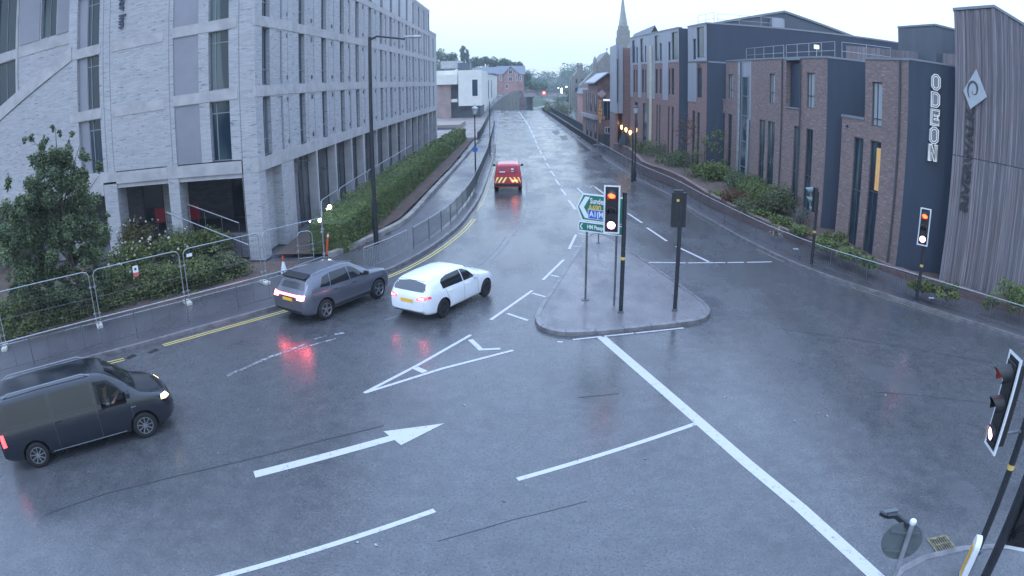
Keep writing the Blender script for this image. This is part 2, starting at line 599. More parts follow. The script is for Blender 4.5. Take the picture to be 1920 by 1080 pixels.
def paintmat(name, col, wear=0.5, rough=0.4):
    m = bpy.data.materials.new(name)
    nt, b = nodes(m)
    f = noisef(nt, 7, 7, None, 0.56, 0.66, rough=0.8)
    mm = N(nt, 'ShaderNodeMath', operation='MULTIPLY')
    nt.links.new(f, mm.inputs[0]); mm.inputs[1].default_value = wear
    nt.links.new(mixc(nt, mm.outputs[0], col, (0.07, 0.07, 0.08)), b.inputs['Base Color'])
    b.inputs['Roughness'].default_value = rough
    MATS[name] = m
paintmat('road_white', (0.50, 0.49, 0.50), 0.85)
paintmat('road_white_worn', (0.42, 0.43, 0.45), 1.0)
MATS['road_white_worn'].node_tree.nodes['Map Range'].inputs[1].default_value = .44
MATS['road_white_worn'].node_tree.nodes['Map Range'].inputs[2].default_value = .52
paintmat('road_white_faint', (0.16, 0.165, 0.18), 0.8)
paintmat('road_yellow', (0.55, 0.43, 0.14), 0.5)
mat('road_seal', (0.03, 0.03, 0.033), 0.4, var=0.2)
leafmat('leaf_hedge', (0.105, 0.15, 0.038), (0.22, 0.27, 0.085))
leafmat('leaf_tree', (0.085, 0.12, 0.055), (0.19, 0.235, 0.115))
leafmat('leaf_shrub', (0.08, 0.115, 0.03), (0.22, 0.24, 0.08))
leafmat('leaf_olive', (0.09, 0.11, 0.045), (0.19, 0.2, 0.10))
leafmat('leaf_silver', (0.14, 0.16, 0.14), (0.26, 0.28, 0.25))
leafmat('leaf_autumn', (0.12, 0.10, 0.04), (0.17, 0.15, 0.06))
leafmat('leaf_rust', (0.12, 0.055, 0.03), (0.2, 0.1, 0.05))
leafmat('leaf_far', (0.05, 0.10, 0.035), (0.10, 0.16, 0.055))
leafmat('flower_white', (0.6, 0.6, 0.52), (0.75, 0.75, 0.65))
G = MATS

# ================================================================== THE SETTING
def sstep(a, b, x):
    t = max(0, min(1, (x - a) / (b - a)))
    return t * t * (3 - 2 * t)

def lerp(a, b, t):
    return a + (b - a) * t

def smoothline(pts, k=4):
    pts = [Vector(p) for p in pts]
    o = []
    for i in range(len(pts) - 1):
        p0 = pts[max(0, i - 1)]; p1 = pts[i]; p2 = pts[i + 1]; p3 = pts[min(len(pts) - 1, i + 2)]
        for j in range(k):
            t = j / k
            o.append(0.5 * ((2 * p1) + (p2 - p0) * t + (2 * p0 - 5 * p1 + 4 * p2 - p3) * t * t + (3 * p1 - p0 - 3 * p2 + p3) * t ** 3))
    o.append(pts[-1])
    return o

def offset(pts, d):
    """polyline moved d metres to its left"""
    o = []
    for i, p in enumerate(pts):
        a = pts[max(0, i - 1)]; b = pts[min(len(pts) - 1, i + 1)]
        t = Vector((b[0] - a[0], b[1] - a[1], 0)).normalized()
        o.append(Vector((p[0] - t.y * d, p[1] + t.x * d, 0)))
    return o

def resample(pts, step):
    pts = [Vector((p[0], p[1], 0)) for p in pts]
    o = [pts[0]]
    acc = 0
    for a, b in zip(pts, pts[1:]):
        L = (b - a).length
        while acc + L >= step:
            t = (step - acc) / L
            a = a + (b - a) * t
            o.append(a.copy())
            L = (b - a).length
            acc = 0
        acc += L
    return o

def terrain(x, y):
    z = -0.06
    fall = sstep(186, 225, y)
    z = lerp(z, -3.9, fall)
    r = sstep(9.6, 13.5, x) * sstep(97, 112, y)
    z = lerp(z, -6.2, r)
    # river bed, far bank
    if x > 20:
        z = lerp(z, 2.5, sstep(20.5, 26, x - max(0, (y - 200)) * 0.03) * sstep(120, 170, y))
    # wooded hills beyond
    h = 26 * sstep(300, 420, y) * sstep(60, -70, x + (y - 330) * 0.18)
    h2 = (13 + 5 * sin(x * 0.012 + 1)) * sstep(380, 620, y)
    z += max(h, h2) + 3.5 * (noise.noise(Vector((x * 0.02, y * 0.02, 0)))) * sstep(300, 400, y)
    return z

mb = MB()
xs = [-700, -450, -300, -220] + [-180 + 8 * i for i in range(21)] + [-14, -10, -6, 0, 6, 9, 10, 11, 12, 13, 14, 16, 18, 20, 22, 24, 27, 30, 36, 44] + [52 + 8 * i for i in range(17)] + [220, 300, 450, 700]
ys = [-200, -100, -40, -10, 20, 50, 75, 90, 97, 100, 103, 106, 109, 112, 120, 130, 140, 150, 160, 170, 180, 186, 192, 198, 204, 210, 216, 222, 228, 240, 260, 280, 300] + [310 + 12 * i for i in range(30)] + [720, 900, 1150]
idx = [[mb._p((x, y, terrain(x, y))) for x in xs] for y in ys]
for j in range(len(ys) - 1):
    for i in range(len(xs) - 1):
        mb.f.append([idx[j][i], idx[j][i + 1], idx[j + 1][i + 1], idx[j + 1][i]]); mb.mi.append(1 if ys[j] < 90 else 0)
tag(mb.build('ground', [G['grass_ground'], G['footway']], smooth=False), kind='structure')

# river
mb = MB(); mb.poly([(13, 106, -5.2), (21, 106, -5.2), (40, 430, -5.2), (14, 430, -5.2)])
mat('river_water', (0.10, 0.12, 0.12), 0.18, var=0.1, scale=0.3, bump=0.3)
tag(mb.build('river', G['river_water']), kind='structure')

# --- kerb lines (surveyed), far to near
KL = [Vector((-5.9, 190, 0)), Vector((-5.0, 150, 0)), Vector((-3.72, 101.3, 0)), Vector((-2.95, 72, 0))] + \
     [at(*p) for p in ((927, 292), (916, 330), (902, 368), (885, 396), (862, 425), (830, 452), (795, 476), (755, 498), (722, 513), (655, 538), (525, 578), (300, 641), (180, 673), (0, 722))] + [Vector((-24, 6.5, 0)), Vector((-42, -10, 0))]
KL = smoothline(KL)
KR = [Vector((4.9, 190, 0)), Vector((5.9, 150, 0)), Vector((6.9, 107.1, 0)), Vector((7.94, 70.6, 0))] + \
     [at(*p) for p in ((1120, 289), (1180, 330), (1250, 366), (1300, 398), (1350, 427), (1400, 455), (1450, 480), (1500, 502), (1560, 525), (1640, 551), (1700, 570), (1800, 602), (1920, 640))] + [Vector((21.5, 12.5, 0)), Vector((30, 0, 0))]
KR = smoothline(KR)
RM = [tuple(at(*p)[:2]) for p in ((1640, 1120), (1680, 1075), (1727, 1050), (1798, 1033), (1860, 1029), (1930, 1034))] + [(12, 4.5), (15, -6)]

def flat(name, poly, z, m, parent=None, kind='structure'):
    bm = bmesh.new()
    vs = [bm.verts.new((p[0], p[1], z)) for p in poly]
    f = bm.faces.new(vs)
    bmesh.ops.triangulate(bm, faces=[f])
    bmesh.ops.recalc_face_normals(bm, faces=bm.faces)
    for f in bm.faces:
        if f.normal.z < 0: f.normal_flip()
    me = bpy.data.meshes.new(name)
    bm.to_mesh(me); bm.free()
    me.materials.append(m)
    o = bpy.data.objects.new(name, me)
    COL.objects.link(o)
    if parent is not None:
        o.parent = parent
        KIDS.setdefault(parent.name, []).append(o)
    elif kind:
        tag(o, kind=kind)
    return o

def x_at(line, y):
    L = sorted(((p[1], p[0]) for p in line))
    if y <= L[0][0]: return L[0][1]
    for (y0, x0), (y1, x1) in zip(L, L[1:]):
        if y0 <= y <= y1:
            return x0 + (x1 - x0) * (y - y0) / max(1e-6, y1 - y0)
    return L[-1][1]

def between(name, A, B, z, m, ya=None, yb=None):
    """ground sheet filling the space between two lines, row by row"""
    ylo = max(min(p[1] for p in A), min(p[1] for p in B)) if ya is None else ya
    yhi = min(max(p[1] for p in A), max(p[1] for p in B)) if yb is None else yb
    rows = sorted({round(p[1], 3) for p in list(A) + list(B) if ylo < p[1] < yhi} | {ylo, yhi})
    mb = MB()
    for y0, y1 in zip(rows, rows[1:]):
        a0, b0, a1, b1 = x_at(A, y0), x_at(B, y0), x_at(A, y1), x_at(B, y1)
        if a0 > b0: a0, b0, a1, b1 = b0, a0, b1, a1
        mb.poly([(a0, y0, z), (b0, y0, z), (b1, y1, z), (a1, y1, z)])
    return tag(mb.build(name, m), kind='structure')

ROAD = between('road', list(KL) + [Vector((-42, -40, 0))], list(KR) + [Vector((30, -40, 0))], 0.0, G['asphalt'])
# lower road past the crest, under the bridge
mb = MB(); mb.poly([(-6, 189.5, 0.0), (5, 189.5, 0.0), (6, 226, -3.75), (-6, 226, -3.75)]); mb.poly([(-6, 226, -3.75), (6, 226, -3.75), (16, 300, -3.75), (26, 560, -1), (8, 560, -1), (2, 300, -3.75)])
tag(mb.build('far_road', G['asphalt']), kind='structure')

# --- left footway
LB = [Vector((-8.3, 190, 0)), Vector((-7.3, 150, 0)), Vector((-5.95, 100, 0)), Vector((-5.75, 85, 0)), Vector((-5.95, 60, 0)), Vector((-6.25, 45, 0)), Vector((-6.4, 36, 0))] + \
     [at(*p) for p in ((720, 440), (670, 464), (600, 492), (500, 524), (420, 548), (300, 583), (187, 609), (100, 632), (0, 656))] + [Vector((-25, 11.5, 0)), Vector((-45, -6, 0))]
LB = smoothline(LB)
FZ = 0.12
def kerb(name, line, side, label=None):
    mb = MB()
    L = [Vector((p[0], p[1], 0)) for p in line]
    I = offset(L, side * 0.15)
    for a, b, c, d in zip(L, L[1:], I, I[1:]):
        q = [(a.x, a.y), (b.x, b.y), (d.x, d.y), (c.x, c.y)]
        mb.poly([(a.x, a.y, -0.02), (b.x, b.y, -0.02), (b.x, b.y, FZ + 0.006), (a.x, a.y, FZ + 0.006)])
        mb.poly([(a.x, a.y, FZ + 0.006), (b.x, b.y, FZ + 0.006), (d.x, d.y, FZ + 0.006), (c.x, c.y, FZ + 0.006)])
    o = mb.build(name, G['kerb_stone'])
    return tag(o, kind='structure'), I
ko, KLi = kerb('kerb', KL, -1)
ko, KRi = kerb('kerb', KR, 1)
between('left_footway', KLi, LB, FZ, G['footway'])
RB = [Vector((7.4, 190, 0)), Vector((8.3, 150, 0)), Vector((9.2, 107, 0)), Vector((9.3, 84, 0))] + \
     [at(*p) for p in ((1150, 290), (1178, 300), (1203, 330), (1240, 345), (1280, 364), (1330, 393), (1440, 440), (1520, 468), (1617, 499), (1709, 534), (1796, 560), (1847, 578), (1920, 600))] + [Vector((23.5, 14.5, 0)), Vector((33, 2, 0))]
between('right_footway', KRi, RB, FZ, G['footway'])
flat('corner_footway', RM + [(0, -6), (3, 3)], FZ, G['asphalt'])
tag(kerb('kerb', RM, -1)[0], kind='structure')

# --- traffic island with a stone kerb
ISP = [(1003, 600), (1010, 616), (1035, 626), (1070, 630), (1130, 627), (1220, 618), (1300, 608), (1322, 601), (1331, 590), (1326, 577), (1300, 556), (1200, 486), (1150, 451), (1130, 443), (1112, 441), (1096, 450), (1080, 475), (1045, 530), (1013, 578)]
isl = [at(*p) for p in ISP]
isl = smoothline(isl + [isl[0]], 3)[:-1]
c0 = sum(isl, Vector()) / len(isl)
inn = []
for i, p in enumerate(isl):
    a = isl[i - 1]; b = isl[(i + 1) % len(isl)]
    t = (b - a).normalized(); nrm = Vector((-t.y, t.x, 0))
    if nrm.dot(c0 - p) < 0: nrm = -nrm
    inn.append(p + nrm * 0.16)
flat('traffic_island', inn, 0.13, G['island_slab'])
mb = MB()
for i in range(len(isl)):
    a, b, c, d = isl[i], isl[(i + 1) % len(isl)], inn[i], inn[(i + 1) % len(isl)]
    mb.poly([(a.x, a.y, -0.02), (b.x, b.y, -0.02), (b.x, b.y, 0.12), (a.x, a.y, 0.12)])
    mb.poly([(a.x, a.y, 0.12), (b.x, b.y, 0.12), (d.x, d.y, 0.14), (c.x, c.y, 0.14)])
ik = tag(mb.build('island_kerb', G['kerb_stone']), kind='structure')
mat('kerb_joint', (.05, .048, .048), .7, var=.2)
def joints(line, side, parent, step=.92, closed=False, y1=60):
    mb = MB()
    P = resample(line + ([line[0]] if closed else []), step)
    for a, b in zip(P, P[1:]):
        if a.y > y1 or a.y < 3: continue
        d = (b - a).normalized(); n = Vector((-d.y, d.x, 0)) * side
        o1, o2 = a - n * .004, a + n * .165
        w = d * .007
        mb.poly([(o1 - w) + Vector((0, 0, .005)), (o1 + w) + Vector((0, 0, .005)), (o1 + w) + Vector((0, 0, .131)), (o1 - w) + Vector((0, 0, .131))])
        mb.poly([(o1 - w) + Vector((0, 0, .131)), (o1 + w) + Vector((0, 0, .131)), (o2 + w) + Vector((0, 0, .146)), (o2 - w) + Vector((0, 0, .146))])
    mb.build('kerb_joint', G['kerb_joint'], parent)
ccw = sum(isl[i].x * isl[(i + 1) % len(isl)].y - isl[(i + 1) % len(isl)].x * isl[i].y for i in range(len(isl))) > 0
joints(isl, 1 if ccw else -1, ik, closed=True)

# --- beds and paving behind the footways
bed = [at(*p) for p in ((600, 492), (500, 524), (420, 548), (300, 583), (187, 609), (100, 632), (0, 656))]
flat('flower_bed', [(-9.2, 27.6)] + [(p.x, p.y) for p in bed] + [(-25, 11.5), (-45, 5), (-45, 27.6)], 0.05, G['soil'])
flat('plaza_paving', [(-5.9, 93.2), (-7.1, 150), (-8, 176), (-60, 176), (-60, 93.2)], 0.0, G['plaza'])
flat('hedge_bed', [(-6.5, 92), (-6.35, 60), (-6.6, 45), (-6.8, 36.5), (-7.4, 33), (-8.3, 28.5), (-11.5, 28.5), (-11.5, 92)], 0.14, G['soil'])

# ------------------------------------------------------------------ road markings (children of the road)
def mark(name, polys, m=None, z=0.005):
    mb = MB()
    for P in polys:
        mb.poly([(p[0], p[1], z) for p in P])
    return mb.build(name, m or G['road_white'], ROAD)

def band(p0, p1, w, z=0.005, jag=0.0):
    p0, p1 = Vector(p0), Vector(p1)
    d = (p1 - p0); n = Vector((-d.y, d.x, 0)).normalized() * w / 2
    return [p0 + n, p1 + n, p1 - n, p0 - n]

def lines(name, segs, w, m=None, z=0.005):
    return mark(name, [band(at(*a), at(*b), w) for a, b in segs], m, z)

def path(pix, w):
    P = [at(*p) for p in pix]
    out = []
    A, B = offset(P, w / 2), offset(P, -w / 2)
    for i in range(len(P) - 1):
        out.append([A[i], A[i + 1], B[i + 1], B[i]])
    return out

mark('stop_line', path([(1128, 632), (1180, 677), (1245, 733), (1315, 794), (1400, 868), (1500, 951), (1610, 1051), (1650, 1088)], 0.30))
lines('lane_line', [((970, 899), (1303, 795)), ((545, 1045), (815, 957))], 0.13, z=0.0042)
_a, _b = at(545, 1045), at(815, 957)
mark('lane_line', [band(_a + (_a - _b) * .6, _a + (_a - _b) * .002, .13)], z=0.0046)
mark('lane_arrow', [[at(*p) for p in ((475, 884), (738, 815), (741, 825), (479, 896))]])
mark('arrow_head', [[at(*p) for p in ((719, 809), (752, 835), (833, 794))]], z=0.006)
mark('chevron_line', path([(683, 737), (785, 684), (883, 628)], 0.11), z=0.0048)
mark('chevron_line', path([(683, 737), (830, 691), (962, 657)], 0.11), z=0.0056)
mark('short_line', path([(882, 637), (903, 657)], 0.16), z=0.0072)
mark('short_line',  path([(899, 656), (938, 654)], 0.13) + path([(779, 690), (797, 698)], 0.2), z=0.0064)
lines('edge_line', [((920, 600), (998, 545)), ((1018, 525), (1057, 487)), ((1067, 467), (1080, 440)), ((951, 588), (990, 601)), ((998, 550), (1027, 558)), ((1033, 516), (1051, 520)), ((1075, 462), (1084, 462)), ((1084, 438), (1140, 445))], 0.12)
lines('edge_line', [((1074, 637), (1128, 631)), ((1133, 630.5), (1282, 615)), ((1131, 619.5), (1145, 618.5)), ((1045, 641), (1055, 641.5))], 0.09)
lines('lane_line', [((1177, 400), (1204, 418)), ((1213, 427), (1250, 452)), ((1268, 462), (1329, 491)), ((1115, 350), (1137, 367)), ((1082, 352), (1098, 368))], 0.14)
lines('give_way_line', [((1203, 492), (1286, 493)), ((1290, 493), (1360, 492.5)), ((1364, 492.5), (1395, 492)), ((1400, 492), (1447, 491))], 0.12)
ds = [((1007.5, 272), (1011, 280)), ((1012, 282), (1015.5, 289.5)), ((1018, 292), (1023, 301)), ((1024.5, 306), (1031, 315)), ((1032.5, 320), (1039.5, 330)), ((1041, 336), (1049, 347)), ((1052, 354), (1062, 367)), ((1066, 375), (1079, 393)),
      ((1003.5, 262), (1006.5, 269)), ((999.5, 253), (1002.5, 260)), ((995.5, 244), (998.5, 251)), ((991.5, 236), (994.5, 243)), ((973, 209.5), (990.5, 234))]
lines('centre_line', ds, 0.17)
lines('lane_line', [((972, 290), (976, 302)), ((977, 306), (981, 320))], 0.13, G['road_white_worn'])
mark('lane_line', path([(983, 326), (987, 345), (988, 365), (987, 385)], 0.12) + path([(985, 396), (977, 418), (962, 442)], 0.10) + path([(955, 450), (938, 472), (920, 489)], 0.08) + path([(948, 444), (930, 468), (900, 496)], 0.08), G['road_white_faint'])
mark('lane_line', path([(425, 705), (500, 672), (575, 645)], 0.14) + path([(560, 655), (592, 645), (630, 635)], 0.08) + path([(590, 636), (612, 630)], 0.08) + path([(628, 627), (646, 624)], 0.13), G['road_white_worn'])
mark('lane_line', path([(755, 590), (722, 600)], 0.09), G['road_white_faint'])
# double yellow lines hugging the left kerb
def near(line, d0, d1, y0, y1):
    A, B = offset(line, d0), offset(line, d1)
    return [[A[i], A[i + 1], B[i + 1], B[i]] for i in range(len(line) - 1) if y0 <= line[i].y <= y1 and y0 <= line[i + 1].y <= y1]
yl = [p for p in KL]
mark('yellow_line', near(yl, 0.30, 0.38, 17.4, 37) + near(yl, 0.46, 0.54, 17.4, 37), G['road_yellow'])
mark('yellow_line', near(yl, 0.26, 0.32, 38, 64), G['road_yellow'])
mark('yellow_line', path([(193, 681), (232, 672)], 0.07) + path([(199, 684), (234, 675)], 0.07), G['road_yellow'])
mark('yellow_line', near([p for p in KR], -0.10, -0.18, 19, 24) + near([p for p in KR], -0.10, -0.18, 27, 30), mat('yellow_ghost', (.20, .17, .11), .5, var=.3, scale=6))

def text_mesh(s, size, depth=0.0, bold=0.0, font=None):
    cu = bpy.data.curves.new('lettering', 'FONT')
    cu.body = s
    cu.size = size
    cu.extrude = depth
    cu.offset = bold
    cu.align_x = 'CENTER'
    cu.align_y = 'CENTER'
    cu.resolution_u = 3
    o = bpy.data.objects.new('lettering', cu)
    COL.objects.link(o)
    dg = bpy.context.evaluated_depsgraph_get()
    me = bpy.data.meshes.new_from_object(o.evaluated_get(dg))
    bpy.data.objects.remove(o)
    bpy.data.curves.remove(cu)
    return me

def lettering(name, s, size, M4, m, parent, depth=0.0, bold=0.0, scale=(1, 1)):
    me = text_mesh(s, size, depth, bold)
    me.transform(Matrix.Diagonal((scale[0], scale[1], 1, 1)))
    me.transform(M4)
    me.materials.clear()
    me.materials.append(m)
    o = bpy.data.objects.new(name, me)
    COL.objects.link(o)
    o.parent = parent
    KIDS.setdefault(parent.name, []).append(o)
    return o

# A167 painted for drivers coming towards us
t0, t1 = at(1062, 349), at(1106, 350)
tm = Matrix.Translation(((t0.x + t1.x) / 2, (t0.y + t1.y) / 2, 0.005)) @ Matrix.Rotation(pi - 0.06, 4, 'Z')
lettering('road_lettering', 'A167', 0.95, tm, G['road_white_worn'], ROAD, bold=0.03, scale=(1.15, 2.0))
# black joint seams and repairs in the asphalt
mark('asphalt_seam', path([(90, 963), (200, 925), (330, 893), (480, 858), (620, 822), (720, 798)], 0.035) + path([(1085, 745), (1160, 738)], 0.04) + path([(1452, 615), (1560, 630), (1700, 652), (1860, 680)], 0.03) + path([(1640, 735), (1720, 741), (1850, 756)], 0.03) + path([(820, 1015), (960, 975), (1100, 940)], 0.02), G['road_seal'], z=0.004)
damp = mat('damp_tar', (0.016, 0.016, 0.019), 0.42, var=0.3, scale=2)
def blob(pix):
    return [at(*p) for p in pix]
mark('asphalt_patch', [blob([(1103, 298), (1112, 297), (1125, 303), (1140, 318), (1136, 326), (1118, 314), (1103, 306)]), blob([(1103, 330), (1112, 327), (1110, 333)]), blob([(1142, 330), (1155, 326), (1152, 333)]),
                       blob([(1034, 247), (1046, 243), (1050, 250), (1042, 253)]), blob([(1048, 255), (1062, 254), (1066, 262), (1055, 263)])], damp, z=0.0045)
mark('asphalt_patch', [blob([(236, 671), (250, 664), (258, 667), (240, 674)]), blob([(276, 661), (292, 653), (298, 656), (282, 663)])], damp, z=0.0045)
mb = MB()
random.seed(3)
for px, py in [(980, 206 + 8 * i) for i in range(6)] + [(934 + random.uniform(-2, 2), 215 + 8 * i) for i in range(12)] + [(1045, 240), (1064, 268), (1069, 305), (1046, 275), (1030, 258), (1083, 316), (1190, 625), (1240, 740), (1360, 745), (1210, 860), (870, 760), (705, 1022), (669, 1017), (1661, 741), (1724, 741), (1535, 775), (1550, 780), (1490, 790), (1610, 855), (945, 940)]:
    p = at(px, py)
    s = 0.032 if py > 400 else 0.12
    mb.box(p.x - s, p.x + s, p.y - s, p.y + s, 0.002, 0.012)
mb.build('road_stud', G['road_white_worn'], ROAD)

# drain grating by the corner kerb
t = thing('drain_grating', (7.78, 7.69, 0.0), 'rusty iron drain grating at the kerb in the near right corner', 'drain grating')
mb = MB()
mb.box(-.26, .26, -.26, -.2, 0.002, .014); mb.box(-.26, .26, .2, .26, 0.002, .014); mb.box(-.26, -.2, -.2, .2, 0.002, .014); mb.box(.2, .26, -.2, .2, 0.002, .014)
mb.build('frame', mat('iron_ochre', (0.17, 0.145, 0.08), 0.6, var=0.5, scale=9), t)
mb = MB()
for i in range(7):
    x = -.17 + i * .057
    mb.box(x - .011, x + .011, -.2, .01, 0.002, .011); mb.box(x - .011, x + .011, .03, .2, 0.002, .011)
mb.box(-.2, .2, .01, .03, 0.002, .012)
mb.build('bars', G['iron_ochre'], t)
mb = MB(); mb.box(-.2, .2, -.2, .2, 0.0006, 0.0016); mb.build('drain_well', G['rubber'], t)

# ================================================================== BUILDINGS
def frame_of(P0, az, side=1):
    """wall frame: x along the wall, y out of it, z up"""
    a = radians(az)
    t = Vector((sin(a), cos(a), 0))
    n = Vector((cos(a), -sin(a), 0)) * side
    M = Matrix.Identity(4)
    for i in range(3):
        M[i][0], M[i][1], M[i][2], M[i][3] = t[i], n[i], (0, 0, 1)[i], (P0[0], P0[1], 0)[i]
    return M

def holes_wall(mb, u0, u1, v0, v1, holes, depth=0.2, w=0.0):
    us = sorted({u0, u1} | {h[0] for h in holes} | {h[1] for h in holes})
    vs = sorted({v0, v1} | {h[2] for h in holes} | {h[3] for h in holes})
    us = [u for u in us if u0 <= u <= u1]; vs = [v for v in vs if v0 <= v <= v1]
    for a, b in zip(us, us[1:]):
        run = None
        for c, d in list(zip(vs, vs[1:])) + [(None, None)]:
            inside = c is None or any(h[0] <= (a + b) / 2 <= h[1] and h[2] <= (c + d) / 2 <= h[3] for h in holes)
            if not inside:
                run = [c, d] if run is None else [run[0], d]
            elif run:
                mb.poly([(a, w, run[0]), (b, w, run[0]), (b, w, run[1]), (a, w, run[1])])
                run = None
    for h in holes:
        a, b, c, d = h[:4]
        dp = h[4] if len(h) > 4 else depth
        mb.poly([(a, w, c), (a, w - dp, c), (a, w - dp, d), (a, w, d)])
        mb.poly([(b, w, c), (b, w, d), (b, w - dp, d), (b, w - dp, c)])
        mb.poly([(a, w, c), (b, w, c), (b, w - dp, c), (a, w - dp, c)])
        mb.poly([(a, w, d), (a, w - dp, d), (b, w - dp, d), (b, w, d)])

def window(parent, M, u0, u1, v0, v1, w=-0.14, fr='frame_dark', gl='window_glass', bars=(), mull=(), t=0.05, name='window', label=None):
    mb = MB(M)
    mb.box(u0, u0 + t, w - .04, w + .02, v0, v1)
    mb.box(u1 - t, u1, w - .04, w + .02, v0, v1)
    mb.box(u0 + t, u1 - t, w - .04, w + .02, v0, v0 + t)
    mb.box(u0 + t, u1 - t, w - .04, w + .02, v1 - t, v1)
    for v in bars:
        mb.box(u0 + t, u1 - t, w - .035, w + .015, v - .025, v + .025)
    for u in mull:
        mb.box(u - .025, u + .025, w - .036, w + .014, v0 + t, v1 - t)
    o = mb.build(name, G[fr], parent)
    if label: o['label'] = label
    mb = MB(M)
    mb.poly([(u0 + t, w - .02, v0 + t), (u1 - t, w - .02, v0 + t), (u1 - t, w - .02, v1 - t), (u0 + t, w - .02, v1 - t)])
    mb.build('pane', G[gl], o)
    return o

# ---------------------------------------------------------------- pale brick block on the left
PB = thing('office_block', (0, 0, 0), 'long pale brick block with tall narrow windows and concrete bands left of the road', 'building')
MA = frame_of((-11.7, 28.0), 0, 1)          # road side: u = y - 28
MF = frame_of((-11.7, 28.0), -90, 1)        # front: u = -11.7 - x, faces the camera
MF = Matrix(((-1, 0, 0, -11.7), (0, -1, 0, 28.0), (0, 0, 1, 0), (0, 0, 0, 1)))
LEN = 65.0
rows = [(4.7, 7.47), (8.0, 10.77), (11.3, 14.05), (14.55, 17.0)]
ww = [(0.9, 1.9)] + [(6.2 + 4.24 * k, 7.25 + 4.24 * k) for k in range(13)] + [(61.2, 62.2)]
bands = [(4.08, 4.7), (7.5, 8.0), (10.8, 11.3), (14.08, 14.55)]
holes, wins = [], []
for r, (z0, z1) in enumerate(rows):
    for k, (a, b) in enumerate(ww):
        if r == 3 and a > 60: continue
        holes.append((a, b, z0, z1)); wins.append((a, b, z0, z1, r))
mb = MB(MA)
# shallow sunken brick panels beside each window, and joints between bays
pan = []
for (a, b, z0, z1, r) in wins:
    pan.append((b + 0.9, b + 1.75, z0 + 0.05, z1 - 0.05, 0.035))
holes_wall(mb, 0, 58.2, 4.7, 17.55, [h for h in holes if h[0] < 58] + [p for p in pan if p[1] < 58], 0.24)
holes_wall(mb, 58.2, LEN, 4.7, 14.85, [h for h in holes if h[0] > 58], 0.24)
for p in [p for p in pan if p[1] < 58]:
    mb.poly([(p[0], -.035, p[2]), (p[1], -.035, p[2]), (p[1], -.035, p[3]), (p[0], -.035, p[3])])
# end wall, stepped top, back and roof
mb.poly([(LEN, 0, 0), (LEN, -24, 0), (LEN, -24, 14.85), (LEN, 0, 14.85)])
mb.poly([(58.2, 0, 14.85), (58.2, -24, 14.85), (58.2, -24, 17.55), (58.2, 0, 17.55)])
mb.poly([(0, 0, 17.55), (58.2, 0, 17.55), (58.2, -24, 17.55), (0, -24, 17.55)])
mb.poly([(58.2, 0, 14.85), (LEN, 0, 14.85), (LEN, -24, 14.85), (58.2, -24, 14.85)])
# corner pier below, solid brick beside it
mb.box(0, 0.85, -0.8, 0, 0, 4.7)
mb.box(3.05, 4.1, -0.6, 0, 0, 4.08)
mb.box(0.85, 3.05, -0.62, -0.5, 0, 4.08)
wallA = mb.build('wall', G['pale_brick'], PB)
for (a, b, z0, z1, r) in wins:
    window(PB, MA, a, b, z0, z1, w=-0.2, fr='frame_grey', bars=(z0 + 0.75,), mull=((a + b) / 2 + .12,))
# concrete bands
for q in [(-0.02, LEN, -0.3, 0.03, 4.08, 4.7), (-0.02, 58.2, -0.3, 0.035, 17.25, 17.6), (58.2, LEN, -0.3, 0.035, 14.6, 14.9)] + [(-0.02, LEN if z1 < 14.5 else 58.2, -0.1, 0.025, z0, z1) for z0, z1 in bands[1:]]:
    mb = MB(MA); mb.box(*q); mb.build('concrete_band', G['concrete_band'], PB)
mb = MB(MA)
for k in range(15):
    u = 3.45 + 4.24 * k
    mb.box(u, u + .03, -.02, .008, 4.7, 17.25 if u < 57 else 14.6)
    if k % 3 == 0:
        mb.box(u + 1.0, u + 1.03, -.02, .008, 4.7, 17.25 if u < 57 else 14.6)
mb.build('panel_joint', G['frame_grey'], PB)
for r, (z0, z1) in enumerate(rows[:3]):
    for k in range(13):
        for zz in (z0 + .25, z1 - .35):
            u = 4.25 + 4.24 * k
            mb = MB(MA); mb.box(u, u + .2, -.03, .012, zz, zz + .22); mb.build('air_vent', G['frame_dark'], PB)
# pale metal panels of the top floor
mb = MB(MA)
for k in range(9):
    a = 7.3 + 4.24 * k
    mb.box(a, a + 3.12, 0.002, 0.03, 14.56, 17.2)
mb.build('metal_panel', G['zinc_light'], PB)
# ground floor glazing behind pale fins
fins = [(4.1, 4.9), (8.9, 9.2), (12.95, 13.25), (17.1, 17.4), (20.6, 21.2), (25.4, 25.7), (30.0, 30.3), (34.4, 34.7), (38.8, 39.4), (42.9, 43.2), (47.3, 47.6), (51.6, 51.9), (56.0, 56.6), (60.2, 60.5), (64.2, 65)]
for (a, b) in fins:
    mb = MB(MA)
    mb.box(a, b, -0.75, 0.0, 0, 4.08)
    mb.build('fin', G['concrete_band'], PB)
for i, ((a, b), (c, d)) in enumerate(zip(fins, fins[1:])):
    window(PB, MA, b, c, 0.1, 4.05, w=-0.55, fr='frame_dark', gl='shop_glass', bars=(2.6,) if i % 3 else (3.2,), mull=((b + c) / 2,) if i % 2 else (b + 1.0, c - 1.1), name='shop_window')
# ---- front
fp = [(z0, z1) for z0, z1 in rows]
holes = []
for (z0, z1) in fp:
    holes += [(1.33, 2.4, z0, z1), (9.05, 10.63, z0, z1)]
mb = MB(MF)
metal = [(2.95, 4.37, z0, z1) for z0, z1 in fp]
holes_wall(mb, 0, 11.25, 4.7, 17.55, holes + metal, 0.24)
